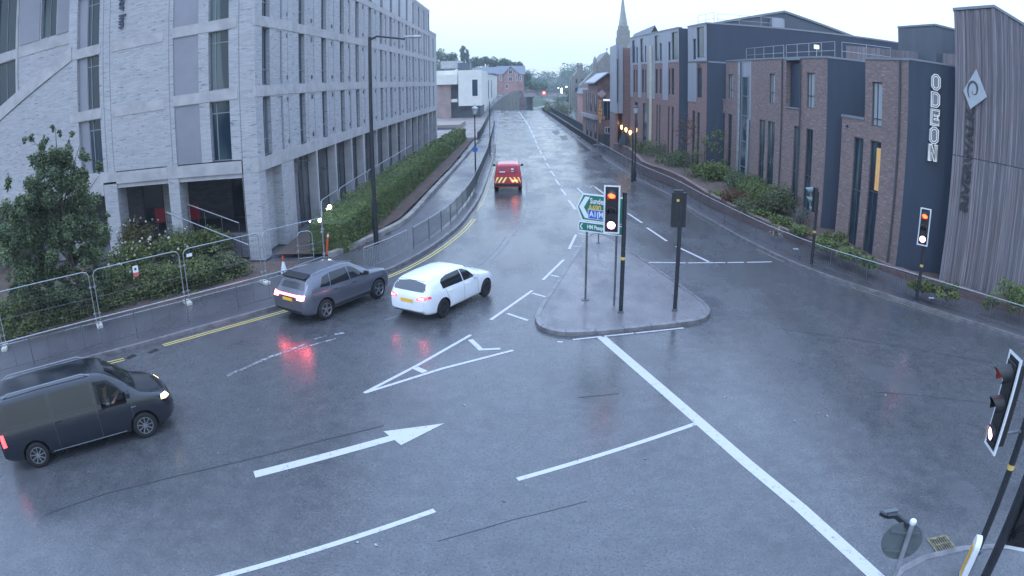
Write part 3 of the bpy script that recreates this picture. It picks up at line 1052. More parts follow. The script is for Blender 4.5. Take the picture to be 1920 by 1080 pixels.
# ground floor piers of the open undercroft
mb.box(0.85, 0.86, -.8, 0, 0, 4.7)
mb.box(4.36, 4.98, -0.9, 0, 0, 4.08)
mb.box(8.25, 9.15, -0.9, 0, 0, 4.08)
mb.box(11.0, 11.9, -0.9, 0, 0, 3.6)
mb.box(20.5, 21.4, -0.9, 0, 0, 3.6)
mb.poly([(0, -.02, 4.7), (11.25, -.02, 4.7), (11.25, -24, 4.7), (0, -24, 4.7)])
mb.box(6.4, 7.1, -3.6, -2.9, 0, 4.05)
mb.build('wall', G['pale_brick'], PB)
for (z0, z1) in fp:
    window(PB, MF, 1.33, 2.4, z0, z1, w=-0.2, fr='frame_grey', bars=(z1 - .55,), mull=(2.1,))
    window(PB, MF, 9.05, 10.0, z0, z1, w=-0.2, fr='frame_grey', bars=(z1 - .55,), mull=(9.7,))
    mb = MB(MF); mb.box(10.0, 10.63, -.24, -.16, z0, z1); mb.build('metal_panel', G['zinc_panel'], PB)
    mb = MB(MF); mb.box(2.95, 4.37, -.24, -.05, z0, z1); mb.build('metal_panel', G['zinc_panel'], PB)
mb = MB(MF)
_bb = [(0.85, 4.36, -.6, 0.03, 4.08, 4.65), (4.98, 8.25, -.6, 0.03, 4.08, 4.65), (0.88, 4.36, -.8, -0.05, 3.86, 4.07), (4.98, 8.25, -.8, -0.05, 3.86, 4.07), (0.0, 11.25, -.3, 0.035, 17.25, 17.6)]
for z0, z1 in bands[1:]:
    _bb += [(0.9, 4.42, -.1, 0.025, z0, z1), (4.95, 8.2, -.1, 0.022, z0 - .06, z1 - .06), (8.95, 11.25, -.1, 0.025, z0, z1)]
for q in _bb:
    mb = MB(MF); mb.box(*q); mb.build('concrete_band', G['concrete_band'], PB)
mb = MB(MF)
for u in (0.78, 4.6, 8.3, 8.75):
    mb.box(u, u + .035, -.02, .008, 4.7, 17.25)
mb.build('panel_joint', G['frame_grey'], PB)
# lower wing with a raking concrete coping, taller wall set back behind it
rk = lambda u: 11.45 - (u - 11.25) * 0.372
mb = MB(MF)
mb.extrude([(11.25, -.5, 4.2), (11.25, -.5, rk(11.25)), (30, -.5, rk(30)), (30, -.5, 4.2)], (0, .5, 0))
mb.build('wing_wall', G['pale_brick'], PB)
mb = MB(MF)
mb.extrude([(11.0, -.6, rk(11) - .75), (11.0, -.6, rk(11)), (30, -.6, rk(30)), (30, -.6, rk(30) - .75)], (0, .66, 0))
mb.build('concrete_band', G['concrete_band'], PB)
mb = MB(MF); mb.box(9.15, 30, -.6, .03, 3.55, 4.2); mb.build('concrete_band', G['concrete_band'], PB)
mb = MB(MF); mb.box(8.25, 11.25, -.6, .02, 4.2, 4.71); mb.build('concrete_band', G['concrete_band'], PB)
mb = MB(MF); mb.box(4.36, 4.98, -.6, .018, 4.08, 4.7); mb.build('concrete_band', G['concrete_band'], PB)
mb = MB(MF)
mb.extrude([(12.6, -.1, rk(12.6) - .79), (12.6, -.1, rk(12.6) - .75), (18.0, -.1, rk(18) - .75), (18.0, -.1, rk(18) - .79)], (0, .115, 0))
mb.build('panel_joint', G['frame_dark'], PB)
h2 = [(13.6, 14.9, 12.7, 16.2), (17.2, 19.2, 12.6, 16.4), (17.2, 19.2, 9.4, 12.0), (17.2, 19.6, 6.5, 9.0), (22, 24, 12.6, 16.4), (22, 24, 9.4, 12.0)]
mb = MB(MF)
holes_wall(mb, 11.25, 30, 4.2, 17.55, h2, .24, w=-1.6)
mb.poly([(11.25, 0, 4.2), (11.25, -1.6, 4.2), (11.25, -1.6, 17.55), (11.25, 0, 17.55)])
mb.poly([(0, 0, 17.55), (30, 0, 17.55), (30, -24, 17.55), (0, -24, 17.55)])
mb.build('set_back_wall', G['pale_brick'], PB)
MF2 = MF @ Matrix.Translation((0, -1.6, 0))
for a, b, c, d in h2:
    window(PB, MF2, a, b, c, d, w=-0.2, fr='frame_grey', bars=(), mull=((a + b) / 2,))
mb = MB(MF2)
for q in [(11.25, 16.9, -.1, .03, 12.0, 12.6), (16.9, 30, -.1, .02, 12.05, 12.55), (16.9, 30, -.1, .03, 9.0, 9.35), (16.95, 17.15, -.1, .06, 4.2, 17.5)]:
    mb = MB(MF2); mb.box(*q); mb.build('concrete_band', G['concrete_band'], PB)
mb = MB(MF2); mb.box(11.3, 13.5, -.1, .04, 12.7, 17.5); mb.box(15, 16.8, -.1, .04, 12.7, 17.5); mb.build('metal_panel', G['zinc_panel'], PB)
# undercroft: floor, back wall, ceiling, glass
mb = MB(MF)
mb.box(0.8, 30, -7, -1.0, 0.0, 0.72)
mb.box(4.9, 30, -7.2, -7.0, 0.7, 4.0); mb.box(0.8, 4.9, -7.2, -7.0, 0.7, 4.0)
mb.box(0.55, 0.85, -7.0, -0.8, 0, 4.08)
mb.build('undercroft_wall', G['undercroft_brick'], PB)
mb = MB(MF); mb.box(0.6, 30, -7.2, -0.6, 4.01, 4.06); mb.build('ceiling', G['concrete'], PB)
window(PB, MF, 1.2, 4.6, .75, 3.9, w=-6.7, gl='shop_glass', mull=(2.4, 3.5), name='shop_window')
window(PB, MF, 8.0, 11.0, .75, 3.9, w=-6.7, gl='shop_glass', mull=(9.5,), name='shop_window')
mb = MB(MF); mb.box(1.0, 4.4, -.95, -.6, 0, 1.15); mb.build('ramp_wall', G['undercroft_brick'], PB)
# dark upright lettering on the front
_lz = aty(229, 52, 28)
_lw = text_mesh('Premier Inn', .60)
_len = max(v.co.x for v in _lw.vertices) - min(v.co.x for v in _lw.vertices)
lettering('sign_letters', 'Premier Inn', .60, Matrix.Translation((_lz.x + .02, 27.93, _lz.z + _len / 2)) @ Matrix.Rotation(pi / 2, 4, 'X') @ Matrix.Rotation(-pi / 2, 4, 'Z'), mat('letter_blue', (.035, .05, .10), .4, var=0), PB, depth=.04, bold=.012)

# pale hand rails on the ramp in front of the undercroft
for i, (a, b, n, lab) in enumerate((((312, 398), (466, 459), 4, 'pale sloping handrail in front of the dark undercroft opening'), ((352, 383), (448, 418), 4, 'thin pale handrail on the ramp just behind the front handrail'))):
    y = 27.2 if i == 0 else 28.6
    A, B = aty(a[0], a[1], y), aty(b[0], b[1], y)
    t = thing('handrail', (A.x, A.y, 0), lab, 'handrail', 'handrails on the ramp by the pale block')
    mb = MB(); mb.tube([A - t.location, B - t.location], .03, 8); mb.build('rail', G['galvanised'], t)
    for k in range(n):
        p = A.lerp(B, k / (n - 1)) - t.location
        mb = MB(); mb.tube([(p.x, p.y, 0), (p.x, p.y, p.z - .02)], .022, 6); mb.build('post', G['rail_grey'], t)

mat('red_board', (0.42, 0.035, 0.05), 0.5, var=0.15)
for nm, p0, p1, lab in (('red_skip', (289, 390), (322, 416), 'red board low in the left opening of the undercroft'), ('red_skip', (352, 384), (375, 412), 'red board low in the right opening of the undercroft')):
    A, B = aty(p0[0], p0[1], 32.2), aty(p1[0], p1[1], 32.2)
    t = thing('hoarding_board', (A.x, 32.2, B.z), lab, 'board', 'red boards in the undercroft')
    w = B.x - A.x; h = A.z - B.z
    mb = MB(); mb.box(0, w, 0, .04, 0, h); mb.build('panel', G['red_board'], t, bevel=.01)
    for k in (0.1, w - .16):
        mb = MB(); mb.box(k, k + .06, .045, .1, -B.z + .72, h - .1); mb.build('post', G['rail_grey'], t)

# ---------------------------------------------------------------- dark-clad brick blocks on the right
ZR = 9.73
def rblock(name, C, az, L, zt, label, depth=14):
    t = thing(name, (0, 0, 0), label, 'building')
    return t, frame_of(C, az, -1)

# nearest block (the cinema)
C2 = (16.6, 25.1)
CN, M2 = rblock('cinema_block', C2, -5, 6, ZR, 'brick cinema block with the tall lit letters on its dark end wall')
holes = [(2.1, 2.98, 6.5, 8.6), (2.05, 2.98, 0.2, 5.8), (3.62, 4.5, 0.2, 5.8)]
mb = MB(M2)
holes_wall(mb, 0, 3.6, 0, ZR, [h for h in holes if h[1] < 3.6], .12)
holes_wall(mb, 3.6, 5.75, 0, 6.72, [(3.62, 4.5, .2, 5.8)], .12)
mb.poly([(3.6, 0, 6.72), (3.6, -6, 6.72), (3.6, -6, ZR), (3.6, 0, ZR)])
mb.poly([(0, 0, ZR), (3.6, 0, ZR), (3.6, -12, ZR), (0, -12, ZR)])
mb.poly([(3.6, 0, 6.72), (5.75, 0, 6.72), (5.75, -6, 6.72), (3.6, -6, 6.72)])
mb.poly([(5.75, 0, 0), (5.75, -6, 0), (5.75, -6, 6.72), (5.75, 0, 6.72)])
mb.build('brick_wall', G['plum_brick'], CN)
window(CN, M2, 2.1, 2.98, 6.5, 8.6, w=-.09, fr='frame_dark', gl='blind_glass', mull=(2.6,), bars=(6.85,))
window(CN, M2, 2.05, 2.98, .2, 5.8, w=-.09, fr='frame_dark', mull=(2.55,), bars=(3.4,))
window(CN, M2, 3.62, 4.5, .2, 5.8, w=-.09, fr='frame_dark', mull=(4.0,), bars=(3.2,))
mat('lit_amber', (0.6, 0.35, 0.12), 0.5, var=0.1, emit=0.16, ecol=(1, 0.6, 0.25))
mb = MB(M2); mb.box(2.12, 2.5, -.105, -.07, 3.5, 5.5); mb.build('lit_blind', G['lit_amber'], CN)
mb = MB(M2); mb.box(-.03, 3.63, -.3, .04, ZR - .06, ZR + .05); mb.build('coping', G['frame_grey'], CN)
mb = MB(M2); mb.box(3.6, 5.8, -.3, .04, 6.7, 6.82); mb.build('coping', G['frame_grey'], CN)
mb = MB(M2); mb.tube([(.62, .06, 0), (.62, .06, ZR - .05)], .055, 8); mb.build('drainpipe', G['frame_dark'], CN)
mb = MB(M2); mb.box(5.1, 5.2, 0, .12, 6.2, 6.32); mb.build('wall_lamp', G['frame_dark'], CN)
# dark end wall with the letters, turned to the south-west
ME = frame_of(C2, 180 - 62, 1)
mb = MB(ME)
mb.box(0, 6.5, -.3, 0, 0, ZR - .02)
mb.build('end_wall', G['dark_cladding'], CN)
mb = MB(ME); mb.box(-.02, 6.5, -.35, .03, ZR - .02, ZR + .06); mb.build('coping', G['frame_grey'], CN)

# letters O D E O N, white tubes on dark trays
mat('tube_white', (0.9, 0.9, 0.9), 0.4, var=0, emit=0.45, ecol=(0.95, 0.98, 0.92))
def stadium(cx, cz, w, h, r=.0, n=5, cut=1.0):
    pts = []
    c = min(w, h) * .32 * cut
    for sx, sz in ((1, 1), (-1, 1), (-1, -1), (1, -1)):
        a = (cx + sx * (w / 2 - c), cz + sz * h / 2); b = (cx + sx * w / 2, cz + sz * (h / 2 - c))
        pts += ([b, a] if sx * sz > 0 else [a, b])
    return pts
def letter_loops(ch, w, h):
    if ch == 'O':
        return [stadium(0, 0, w, h), stadium(0, 0, w * .62, h * .74), stadium(0, 0, w * .26, h * .5)]
    if ch == 'D':
        o = []
        for k, s in ((1, 1), (.62, .74), (.26, .48)):
            W_, H_ = w * k, h * s; c = .3 * W_
            o.append([(-W_ / 2, -H_ / 2), (W_ / 2 - c, -H_ / 2), (W_ / 2, -H_ / 2 + c), (W_ / 2, H_ / 2 - c), (W_ / 2 - c, H_ / 2), (-W_ / 2, H_ / 2)])
        return o
    if ch == 'E':
        a, b = w / 2, h / 2
        o = []
        for d in (0, .06):
            o.append([(-a + d, -b + d), (a, -b + d), (a, -b + .3 - d), (-a + .18 - d * .5, -b + .3 - d), (-a + .18 - d * .5, -.11 + d), (a * .7, -.11 + d), (a * .7, .11 - d), (-a + .18 - d * .5, .11 - d), (-a + .18 - d * .5, b - .3 + d), (a, b - .3 + d), (a, b - d), (-a + d, b - d)])
        return o
    if ch == 'N':
        a, b = w / 2, h / 2
        o = []
        for d in (0, .05):
            o.append([(-a + d, -b), (-a + .15 - d, -b), (-a + .15 - d, b * .1), (a - .15 + d, -b), (a - d, -b), (a - d, b), (a - .15 + d, b), (a - .15 + d, -b * .1), (-a + .15 - d, b), (-a + d, b)])
        return o
SGN = thing('cinema_sign', (0, 0, 0), 'upright white lit letters reading ODEON on the dark end wall', 'sign')
us = 1.02
lz = []
for ch, (pxt, pyt), (pxb, pyb) in (('O', (1754, 140), (1754, 169)), ('D', (1753, 173), (1753, 201)), ('E', (1752, 205), (1752, 235)), ('O', (1751, 238), (1750, 269)), ('N', (1749, 271), (1747, 301))):
    T = atwall(pxt, pyt, C2, 180 - 62); B = atwall(pxb, pyb, C2, 180 - 62)
    loc = ME.inverted() @ ((T + B) / 2)
    h = (T.z - B.z)
    ML = ME @ Matrix.Translation((loc.x, 0, loc.z))
    w = .40
    mb = MB(ML)
    outl = letter_loops(ch, w + .1, h + .06)[0]
    mb.extrude([(x, .03, z) for x, z in outl], (0, .14, 0))
    lt = mb.build('letter', G['frame_grey'], SGN)
    lt['label'] = 'white letter ' + ch
    mb = MB(ML)
    for lp in letter_loops(ch, w, h)[:2]:
        pts = [(x, .19, z) for x, z in lp]
        mb.tube(pts + [pts[0]], .010, 5, cap=False)
    mb.build('light_tube', G['tube_white'], lt)

# middle block
C1 = (15.85, 32.2)
B1, M1 = rblock('brick_block', C1, -2, 19, ZR, 'long flat-roofed mauve brick block with slot windows behind the planter bed')
D = lambda px, py: (M1.inverted() @ atwall(px, py, C1, -2)).x
u_rec0, u_rec1 = D(1502, 150), D(1474, 150)
u_z0, u_z1 = D(1408, 180), D(1386, 180)
u_end = D(1361, 118); u_low = D(1340, 186)
holes = [(D(1527, 160), D(1513, 160), 6.9, 8.9)]
low = [(1525, 1512), (1501, 1489), (1453, 1440), (1435, 1424), (1372, 1365), (1359, 1353)]
for a, b in low:
    holes.append((D(a, 230), D(b, 230), .6, 5.75))
holes += [(D(1456, 165), D(1445, 165), 6.9, 8.75) if False else (D(1453, 160), D(1443, 160), 6.9, 8.8), (D(1374, 165), D(1366, 165), 6.9, 8.75)]
rec = [(u_rec0, u_rec1, 6.8, ZR, .35)]
mb = MB(M1)
holes_wall(mb, 0, u_z0, 0, ZR, [h for h in holes if h[1] < u_z0] + rec, .12)
holes_wall(mb, u_z1, u_end, 0, ZR, [h for h in holes if h[0] > u_z1 and h[1] < u_end], .12)
holes_wall(mb, u_end, u_low, 0, 6.75, [h for h in holes if h[0] >= u_end], .12)
mb.poly([(u_end, 0, 6.75), (u_end, -8, 6.75), (u_end, -8, ZR), (u_end, 0, ZR)])
mb.poly([(u_low, 0, 0), (u_low, -8, 0), (u_low, -8, 6.75), (u_low, 0, 6.75)])
mb.poly([(u_end, 0, 6.75), (u_low, 0, 6.75), (u_low, -8, 6.75), (u_end, -8, 6.75)])
mb.poly([(0, 0, ZR - .1), (u_end, 0, ZR - .1), (u_end, -14, ZR - .1), (0, -14, ZR - .1)])
mb.build('brick_wall', G['plum_brick'], B1)
for i, (a, b, c, d) in enumerate(holes):
    if c > 6:
        window(B1, M1, a, b, c, d, w=-.09, gl='blind_glass', mull=(a + (b - a) * .62,), bars=(c + .7,))
    else:
        window(B1, M1, a, b, c, d, w=-.09, mull=(a + (b - a) * .5,), bars=(3.1,))
mb = MB(M1); mb.box(u_rec0 + .01, u_rec1 - .01, -.34, -.30, 6.82, ZR - .25); mb.build('recess_panel', G['dark_cladding'], B1)
mb = MB(M1)
mb.box(u_rec0 - .02, u_rec1 + .02, -.2, .05, 6.74, 6.82)
mb.box(-.03, u_rec0, -.3, .04, ZR, ZR + .1); mb.box(u_rec0, u_rec1, -.3, .04, ZR - .1, ZR + .1); mb.box(u_rec1, u_end + .03, -.3, .04, ZR, ZR + .1); mb.box(u_end, u_low, -.3, .04, 6.75, 6.84)
mb.build('coping', G['frame_grey'], B1)
mb = MB(M1); mb.box(u_z0, u_z1, -.3, -.02, 0, ZR); mb.build('zinc_bay', G['zinc_light'], B1)
window(B1, M1, u_z0 + .5, u_z1 - .6, .6, 8.6, w=0.02, gl='window_glass', bars=(2.2, 4.0, 5.8, 7.2), fr='frame_grey', t=.07)
mb = MB(M1); mb.tube([(u_z0 + .2, .1, 0), (u_z0 + .2, .1, 5.6)], .11, 10); mb.tube([(u_z1 - .25, .1, 0), (u_z1 - .25, .1, ZR - .1)], .11, 10); mb.build('duct', G['galvanised'], B1)
mb = MB(M1)
for px in (1467, 1501.5):
    u = D(px, 200); mb.tube([(u, .06, 0), (u, .06, ZR - .05)], .045, 8)
mb.build('drainpipe', G['frame_dark'], B1)
ME1 = frame_of(C1, 180 - 62, 1)
mb = MB(ME1); mb.box(0, 3.4, -.25, 0, 0, ZR - .02); mb.build('end_wall', G['dark_cladding'], B1)
mb = MB(ME1); mb.box(-.02, 3.4, -.3, .03, ZR - .02, ZR + .08); mb.build('coping', G['frame_grey'], B1)

def roof_rail(name, M, segs, zb, label, h=1.0, group='guard rails on the flat roofs', lean=0.3):
    c = M @ Vector(((segs[0][0] + segs[-1][1]) / 2, -.8, zb))
    t = thing(name, c, label, 'guard rail', group)
    MI = Matrix.Translation(-c) @ M
    for a, b in segs:
        mb = MB(MI)
        n = max(2, int(abs(b - a) / 2.2) + 1)
        mb.tube([(a, -.8, zb), (a, -.8 + 0, zb + h), (b, -.8, zb + h), (b, -.8, zb)], .022, 6)
        mb.tube([(a, -.8, zb + h * .5), (b, -.8, zb + h * .5)], .016, 6)
        for k in range(1, n):
            u = a + (b - a) * k / n
            mb.tube([(u, -.8, zb), (u, -.8, zb + h)], .018, 6)
        mb.build('rail', G['galvanised'], t)
    return t
roof_rail('roof_rail', M1, [(.6, 7.2), (7.6, u_z0 + 3)], ZR, 'galvanised guard rail along the roof of the middle brick block')
roof_rail('roof_rail', frame_of(C1, 180 - 62, 1), [(.8, 3.6)], ZR, 'short galvanised guard rail on the roof edge over the dark end wall')

# zinc and brick blocks further along: two bays, each with a dark end wall
C0 = (14.05, 49.9)
B0, M0 = rblock('zinc_clad_block', C0, -6, 8, 12.65, 'taller block with zinc upper floors and red brick below')
e = lambda px, py, az=-6, C=C0, M=M0: (M.inverted() @ atwall(px, py, C, az)).x
u1 = e(1290, 60)
wn = [(e(1321, 80), e(1307, 80), 10.0, 12.5), (e(1305.5, 90), e(1300, 90), 9.9, 11.6), (e(1316, 165), e(1307, 165), 6.8, 9.2), (e(1304, 165), e(1300, 165), 6.7, 9.2),
      (e(1312, 230), e(1307, 230), .9, 5.6), (e(1303, 230), e(1298, 230), .9, 5.7)]
mb = MB(M0)
holes_wall(mb, 0, u1, 0, 9.73, [h for h in wn if h[3] < 9.7], .1)
mb.poly([(0, 0, 12.6), (u1, 0, 12.6), (u1, -16, 12.6), (0, -16, 12.6)])
mb.build('brick_wall', G['red_brick'], B0)
mb = MB(M0)
holes_wall(mb, 0, u1, 9.73, 12.65, [h for h in wn if h[2] > 9.8], .1, w=.02)
mb.box(e(1306.5, 150), u1, .0, .03, 6.4, 9.73)
mb.build('zinc_cladding', G['zinc_light'], B0)
for a, b, c, d in wn:
    window(B0, M0, a, b, c, d, w=-.07, fr='frame_dark', t=.03)
mb = MB(M0); mb.box(-.02, u1, -.3, .06, 12.65, 12.78); mb.build('coping', G['frame_grey'], B0)
mb = MB(M0); mb.box(e(1312, 118), e(1310, 118), .03, .16, 9.35, 9.45); mb.box(-.2, u1, -.02, .05, 9.62, 9.73); mb.build('wall_lamp', G['frame_dark'], B0)
ME0 = frame_of(C0, 180 - 71, 1)
mb = MB(ME0); mb.box(0, 16, -.3, 0, 0, 12.66); mb.build('end_wall', G['dark_cladding'], B0)
mb = MB(ME0); mb.box(-.03, 16, -.35, .04, 12.66, 12.78); mb.box(0, 16, 0, .03, 9.6, 9.72); mb.build('coping', G['frame_grey'], B0)
roof_rail('roof_rail', M0, [(.4, u1 - .3)], 12.7, 'galvanised guard rail on the roof edge of the zinc-topped bay')
roof_rail('roof_rail', ME0, [(.8, 6)], 12.7, 'thin guard rail running back over the tall dark end wall', h=.9)

CA = at(1273, 53, 12.65)
BA, MAA = rblock('zinc_brick_range', (CA.x, CA.y), -6, 25, 12.65, 'long range of brick and zinc strips stepping back towards the spire')
f = lambda px, py: (MAA.inverted() @ atwall(px, py, (CA.x, CA.y), -6)).x
uE = f(1182, 120)
wn = []
for a, b in ((1272, 1260), (1236, 1228), (1207, 1201), (1191, 1185.5)):
    wn.append((f(a, 90), f(b, 90), 9.95, 12.4))
for a, b in ((1257.5, 1253.5), (1241, 1237.5), (1212, 1209.5), (1196, 1193.5)):
    wn.append((f(a, 105), f(b, 105), 9.9, 11.6))
for a, b in ((1264, 1259), (1256.5, 1253.5), (1240, 1237), (1233, 1229), (1211, 1209), (1207, 1203.5), (1195, 1193), (1190.5, 1188)):
    wn.append((f(a, 160), f(b, 160), 6.85, 9.2))
for a, b in ((1263, 1259), (1255, 1252), (1238, 1235.5), (1233, 1230.5), (1213, 1205), (1196, 1190)):
    wn.append((f(a, 220), f(b, 220), .9, 5.8))
mb = MB(MAA)
holes_wall(mb, 0, uE, 0, 9.73, [h for h in wn if h[3] < 9.7], .1)
mb.poly([(0, 0, 12.6), (uE, 0, 12.6), (uE, -16, 12.6), (0, -16, 12.6)])
mb.poly([(uE, 0, 0), (uE, -12, 0), (uE, -12, 12.65), (uE, 0, 12.65)])
mb.build('brick_wall', G['red_brick'], BA)
mb = MB(MAA)
holes_wall(mb, 0, uE, 9.73, 12.65, [h for h in wn if h[2] > 9.8], .1, w=.02)
for a, b in ((1253, 1243), (1228, 1214), (1203, 1197), (1187, 1182.5)):
    mb.box(f(a, 150), f(b, 150), .0, .035, 6.3, 9.73)
mb.build('zinc_cladding', G['zinc_light'], BA)
for a, b, c, d in wn:
    window(BA, MAA, a, b, c, d, w=-.07, fr='frame_dark', t=.03)
mat('lit_stair', (0.38, 0.38, 0.30), 0.4, var=0.2, emit=0.05, ecol=(0.9, 0.9, 0.65))
mb = MB(MAA); mb.box(f(1223.5, 160), f(1219.5, 160), .04, .12, .8, 11.5); mb.build('stair_glazing', G['lit_stair'], BA)
mb = MB(MAA); mb.box(-.02, uE, -.3, .06, 12.65, 12.78); mb.build('coping', G['frame_grey'], BA)
MEA = frame_of((CA.x, CA.y), 180 - 71, 1)
mb = MB(MEA); mb.box(0, 5, -.3, 0, 0, 12.66); mb.build('end_wall', G['dark_cladding'], BA)

# pitched-roof brick house showing above the range
GH = thing('gabled_block', (0, 0, 0), 'brick block with a dark pitched gable roof showing above the zinc range', 'building')
yg = 77.0
A, P, Q = aty(1168, 84, yg + 9), aty(1227, 49, yg), aty(1246, 63, yg)
xl = A.x - .1
mb = MB()
mb.extrude([(xl, yg, 0), (xl, yg, 9.5), (P.x, yg, P.z - .15), (P.x * 2 - xl, yg, 9.5), (P.x * 2 - xl, yg, 0)], (0, 14, 0))
mb.build('wall', G['red_brick'], GH)
mb = MB()
for s in (-1, 1):
    x2 = xl - .3 if s < 0 else P.x * 2 - xl + .3
    mb.extrude([(P.x, yg - .3, P.z + .1), (x2, yg - .3, 9.4), (x2, yg - .3, 9.2), (P.x, yg - .3, P.z - .12)], (0, 14.6, 0))
mb.build('roof', G['dark_roof'], GH)

# pale corner bay at the far end of the range
EB = thing('corner_bay', (0, 0, 0), 'narrow pale-framed corner bay with a tall dark window beside the café', 'building')
Me = frame_of((MAA @ Vector((uE, 0, 0)))[:2], -6, -1)
e0 = MAA @ Vector((uE, 0, 0))
y0 = e0.y + 1.5
a, b = aty(1155, 130, y0).x, aty(1168, 130, y0).x
zt = aty(1165, 84, y0).z
mb = MB(); mb.box(a, b - .55, y0, y0 + 5, 4.4, zt); mb.box(b - .5, b, y0 - .05, y0 + 5, 4.4, zt); mb.build('wall', G['zinc_light'], EB)
mb = MB(); mb.box(b, b + 1.3, y0 + .3, y0 + 5, 0, zt - .3); mb.box(a, b - .5, y0 + .4, y0 + 5, 0, 4.38); mb.build('brick_wall', G['red_brick'], EB)
Mx = Matrix(((1, 0, 0, a), (0, -1, 0, y0 - .14), (0, 0, 1, 0), (0, 0, 0, 1)))
window(EB, Mx, .15, b - a - .6, 5.6, zt - 1.6, w=-0.06, fr='frame_dark')

# grey shed roofs rising behind the brick blocks
SH = thing('metal_shed', (0, 0, 0), 'big dark ribbed metal shed rising behind the middle brick block', 'building')
y = 52.0
pts = [aty(1380, 44, y), aty(1470, 24, y), aty(1652, 92, y)]
mb = MB()
mb.extrude([(pts[0].x - 3, y, 8), (pts[0].x - 3, y, pts[0].z - .6), (pts[1].x, y, pts[1].z), (pts[2].x, y, pts[2].z), (pts[2].x, y, 8)], (0, 16, 0))
mb.build('wall', G['dark_roof'], SH)
mb = MB()
for p, q in ((Vector((pts[0].x - 3, y, pts[0].z - .6)), pts[1]), (pts[1], pts[2])):
    mb.extrude([(p.x, y - .15, p.z + .02), (q.x, y - .15, q.z + .02), (q.x, y - .15, q.z + .2), (p.x, y - .15, p.z + .2)], (0, 16.3, 0))
mb.build('roof', G['frame_grey'], SH)
mb = MB()
a = aty(1447, 52, y - .5); b = aty(1470, 36, y - .5)
mb.box(a.x, b.x, y - .6, y - .02, a.z - .4, b.z); mb.build('zinc_box', G['zinc_light'], SH)
t = thing('flood_lamp', (aty(1531, 88, 46).x, 46, 0), 'small pale flood lamp standing on the flat roof rail', 'lamp')
z = aty(1531, 88, 46).z
mb = MB(); mb.box(-.18, .18, -.1, .1, z - .15, z + .15); mb.build('lamp_head', mat('lamp_pale', (.7, .75, .6), .4, var=0, emit=.8, ecol=(.8, 1, .7)), t)
mb = MB(); mb.box(-.03, .03, -.03, .03, 9.7, z - .16); mb.build('post', G['galvanised'], t)

# ---------------------------------------------------------------- timber-clad corner tower with the diamond sign
W0 = (17.9, 23.1)
TW = thing('timber_tower', (0, 0, 0), 'tall corner tower clad in grey weathered timber boards', 'building')
MW = frame_of(W0, 180 - 46, 1)
def woodmat():
    m = bpy.data.materials.new('weathered_timber')
    nt, b = nodes(m)
    g = N(nt, 'ShaderNodeNewGeometry')
    c = mixc(nt, g.outputs['Random Per Island'], (0.14, 0.13, 0.145), (0.29, 0.27, 0.285))
    uv = wall_uv(nt)
    f = noisef(nt, 1.0, 6, uv, 0.35, 0.7, sc=(14, 0.5, 1))
    c = mixc(nt, f, c, (0.13, 0.11, 0.115))
    f2 = noisef(nt, 0.6, 3, uv, 0.5, 0.75, sc=(1, .6, 1))
    c = mixc(nt, f2, c, (0.20, 0.155, 0.15))
    nt.links.new(c, b.inputs['Base Color'])
    b.inputs['Roughness'].default_value = .8
    MATS['timber'] = m
woodmat()
random.seed(11)
def boards(name, u0, u1, zf, zb=0.0, parent=None, M=None, mid=5.9):
    mb = MB(M)
    u = u0
    while u < u1:
        w = random.choice((.06, .09, .12, .14))
        d = random.choice((.02, .035, .05, .08))
        z = zf(u)
        mb.box(u, min(u1, u + w - .012), 0, d, mid + .02, z)
        mb.box(u, min(u1, u + w - .012), 0, d + random.choice((-.01, 0, .01)), zb, mid - .02)
        u += w
    return mb.build(name, G['timber'], parent)
zA, zB, zC = 12.05, 12.45, 11.7
tops = lambda u: 12.05 + min(u, 1.95) / 1.95 * .38 if u < 1.95 else 12.43 - (u - 1.95) * .42
mb = MB(MW)
mb.extrude([(0, 0, 0), (0, 0, 12.0), (1.95, 0, 12.38), (9, 0, 9.4), (9, 0, 0)], (0, -3.5, 0))
mb.build('wall', G['frame_dark'], TW)
boards('timber_cladding', 0, 9, tops, 0, TW, MW)
mb = MB(MW); mb.extrude([(-.05, .1, 12.06), (1.95, .1, 12.45), (9, .1, 9.5), (9, .1, 9.62), (1.95, .1, 12.57), (-.05, .1, 12.18)], (0, -3.7, 0)); mb.build('coping', G['frame_grey'], TW)
# lower clad volume and the curved clad parapet behind the cinema block
BK = thing('metal_clad_volume', (0, 0, 0), 'dark ribbed box standing behind the timber tower', 'building')
y = 29.0
a, b = aty(1754, 48, y), aty(1820, 44, y)
mb = MB(); mb.box(a.x, b.x + 4, y, y + 4, 6, a.z); mb.build('wall', G['dark_roof'], BK)
mb = MB(); mb.box(a.x - .05, b.x + 4, y - .06, y + 4, a.z, a.z + .1); mb.build('coping', G['frame_grey'], BK)
a2, b2 = aty(1905, 37, 26), aty(1990, 37, 26)
mb = MB(); mb.box(a2.x, b2.x, 26, 30, 9, a2.z); mb.build('roof_plant', G['dark_roof'], BK)
PR = thing('roof_parapet', (0, 0, 0), 'long pale timber parapet strip above the roof of the cinema block', 'parapet')
p0, p1, p2 = at(1600, 92, 10.55), at(1730, 92, 10.75), at(1795, 94, 10.85)
P = [(p0.x, 34.5), (aty(1735, 92, 30.5).x, 30.5), (aty(1800, 95, 27.5).x, 27.5)]
mb = MB()
q = [Vector((p[0], p[1], 0)) for p in P]
for A_, B_ in zip(q, q[1:]):
    L = (B_ - A_).length; n = int(L / .3)
    for k in range(n):
        s = A_.lerp(B_, k / n); t2 = A_.lerp(B_, (k + .93) / n)
        off = random.uniform(0, .03)
        mb.extrude([(s.x, s.y - off, 8.6), (t2.x, t2.y - off, 8.6), (t2.x, t2.y - off, 10.75 + off), (s.x, s.y - off, 10.75 + off)], (0, .12, 0))
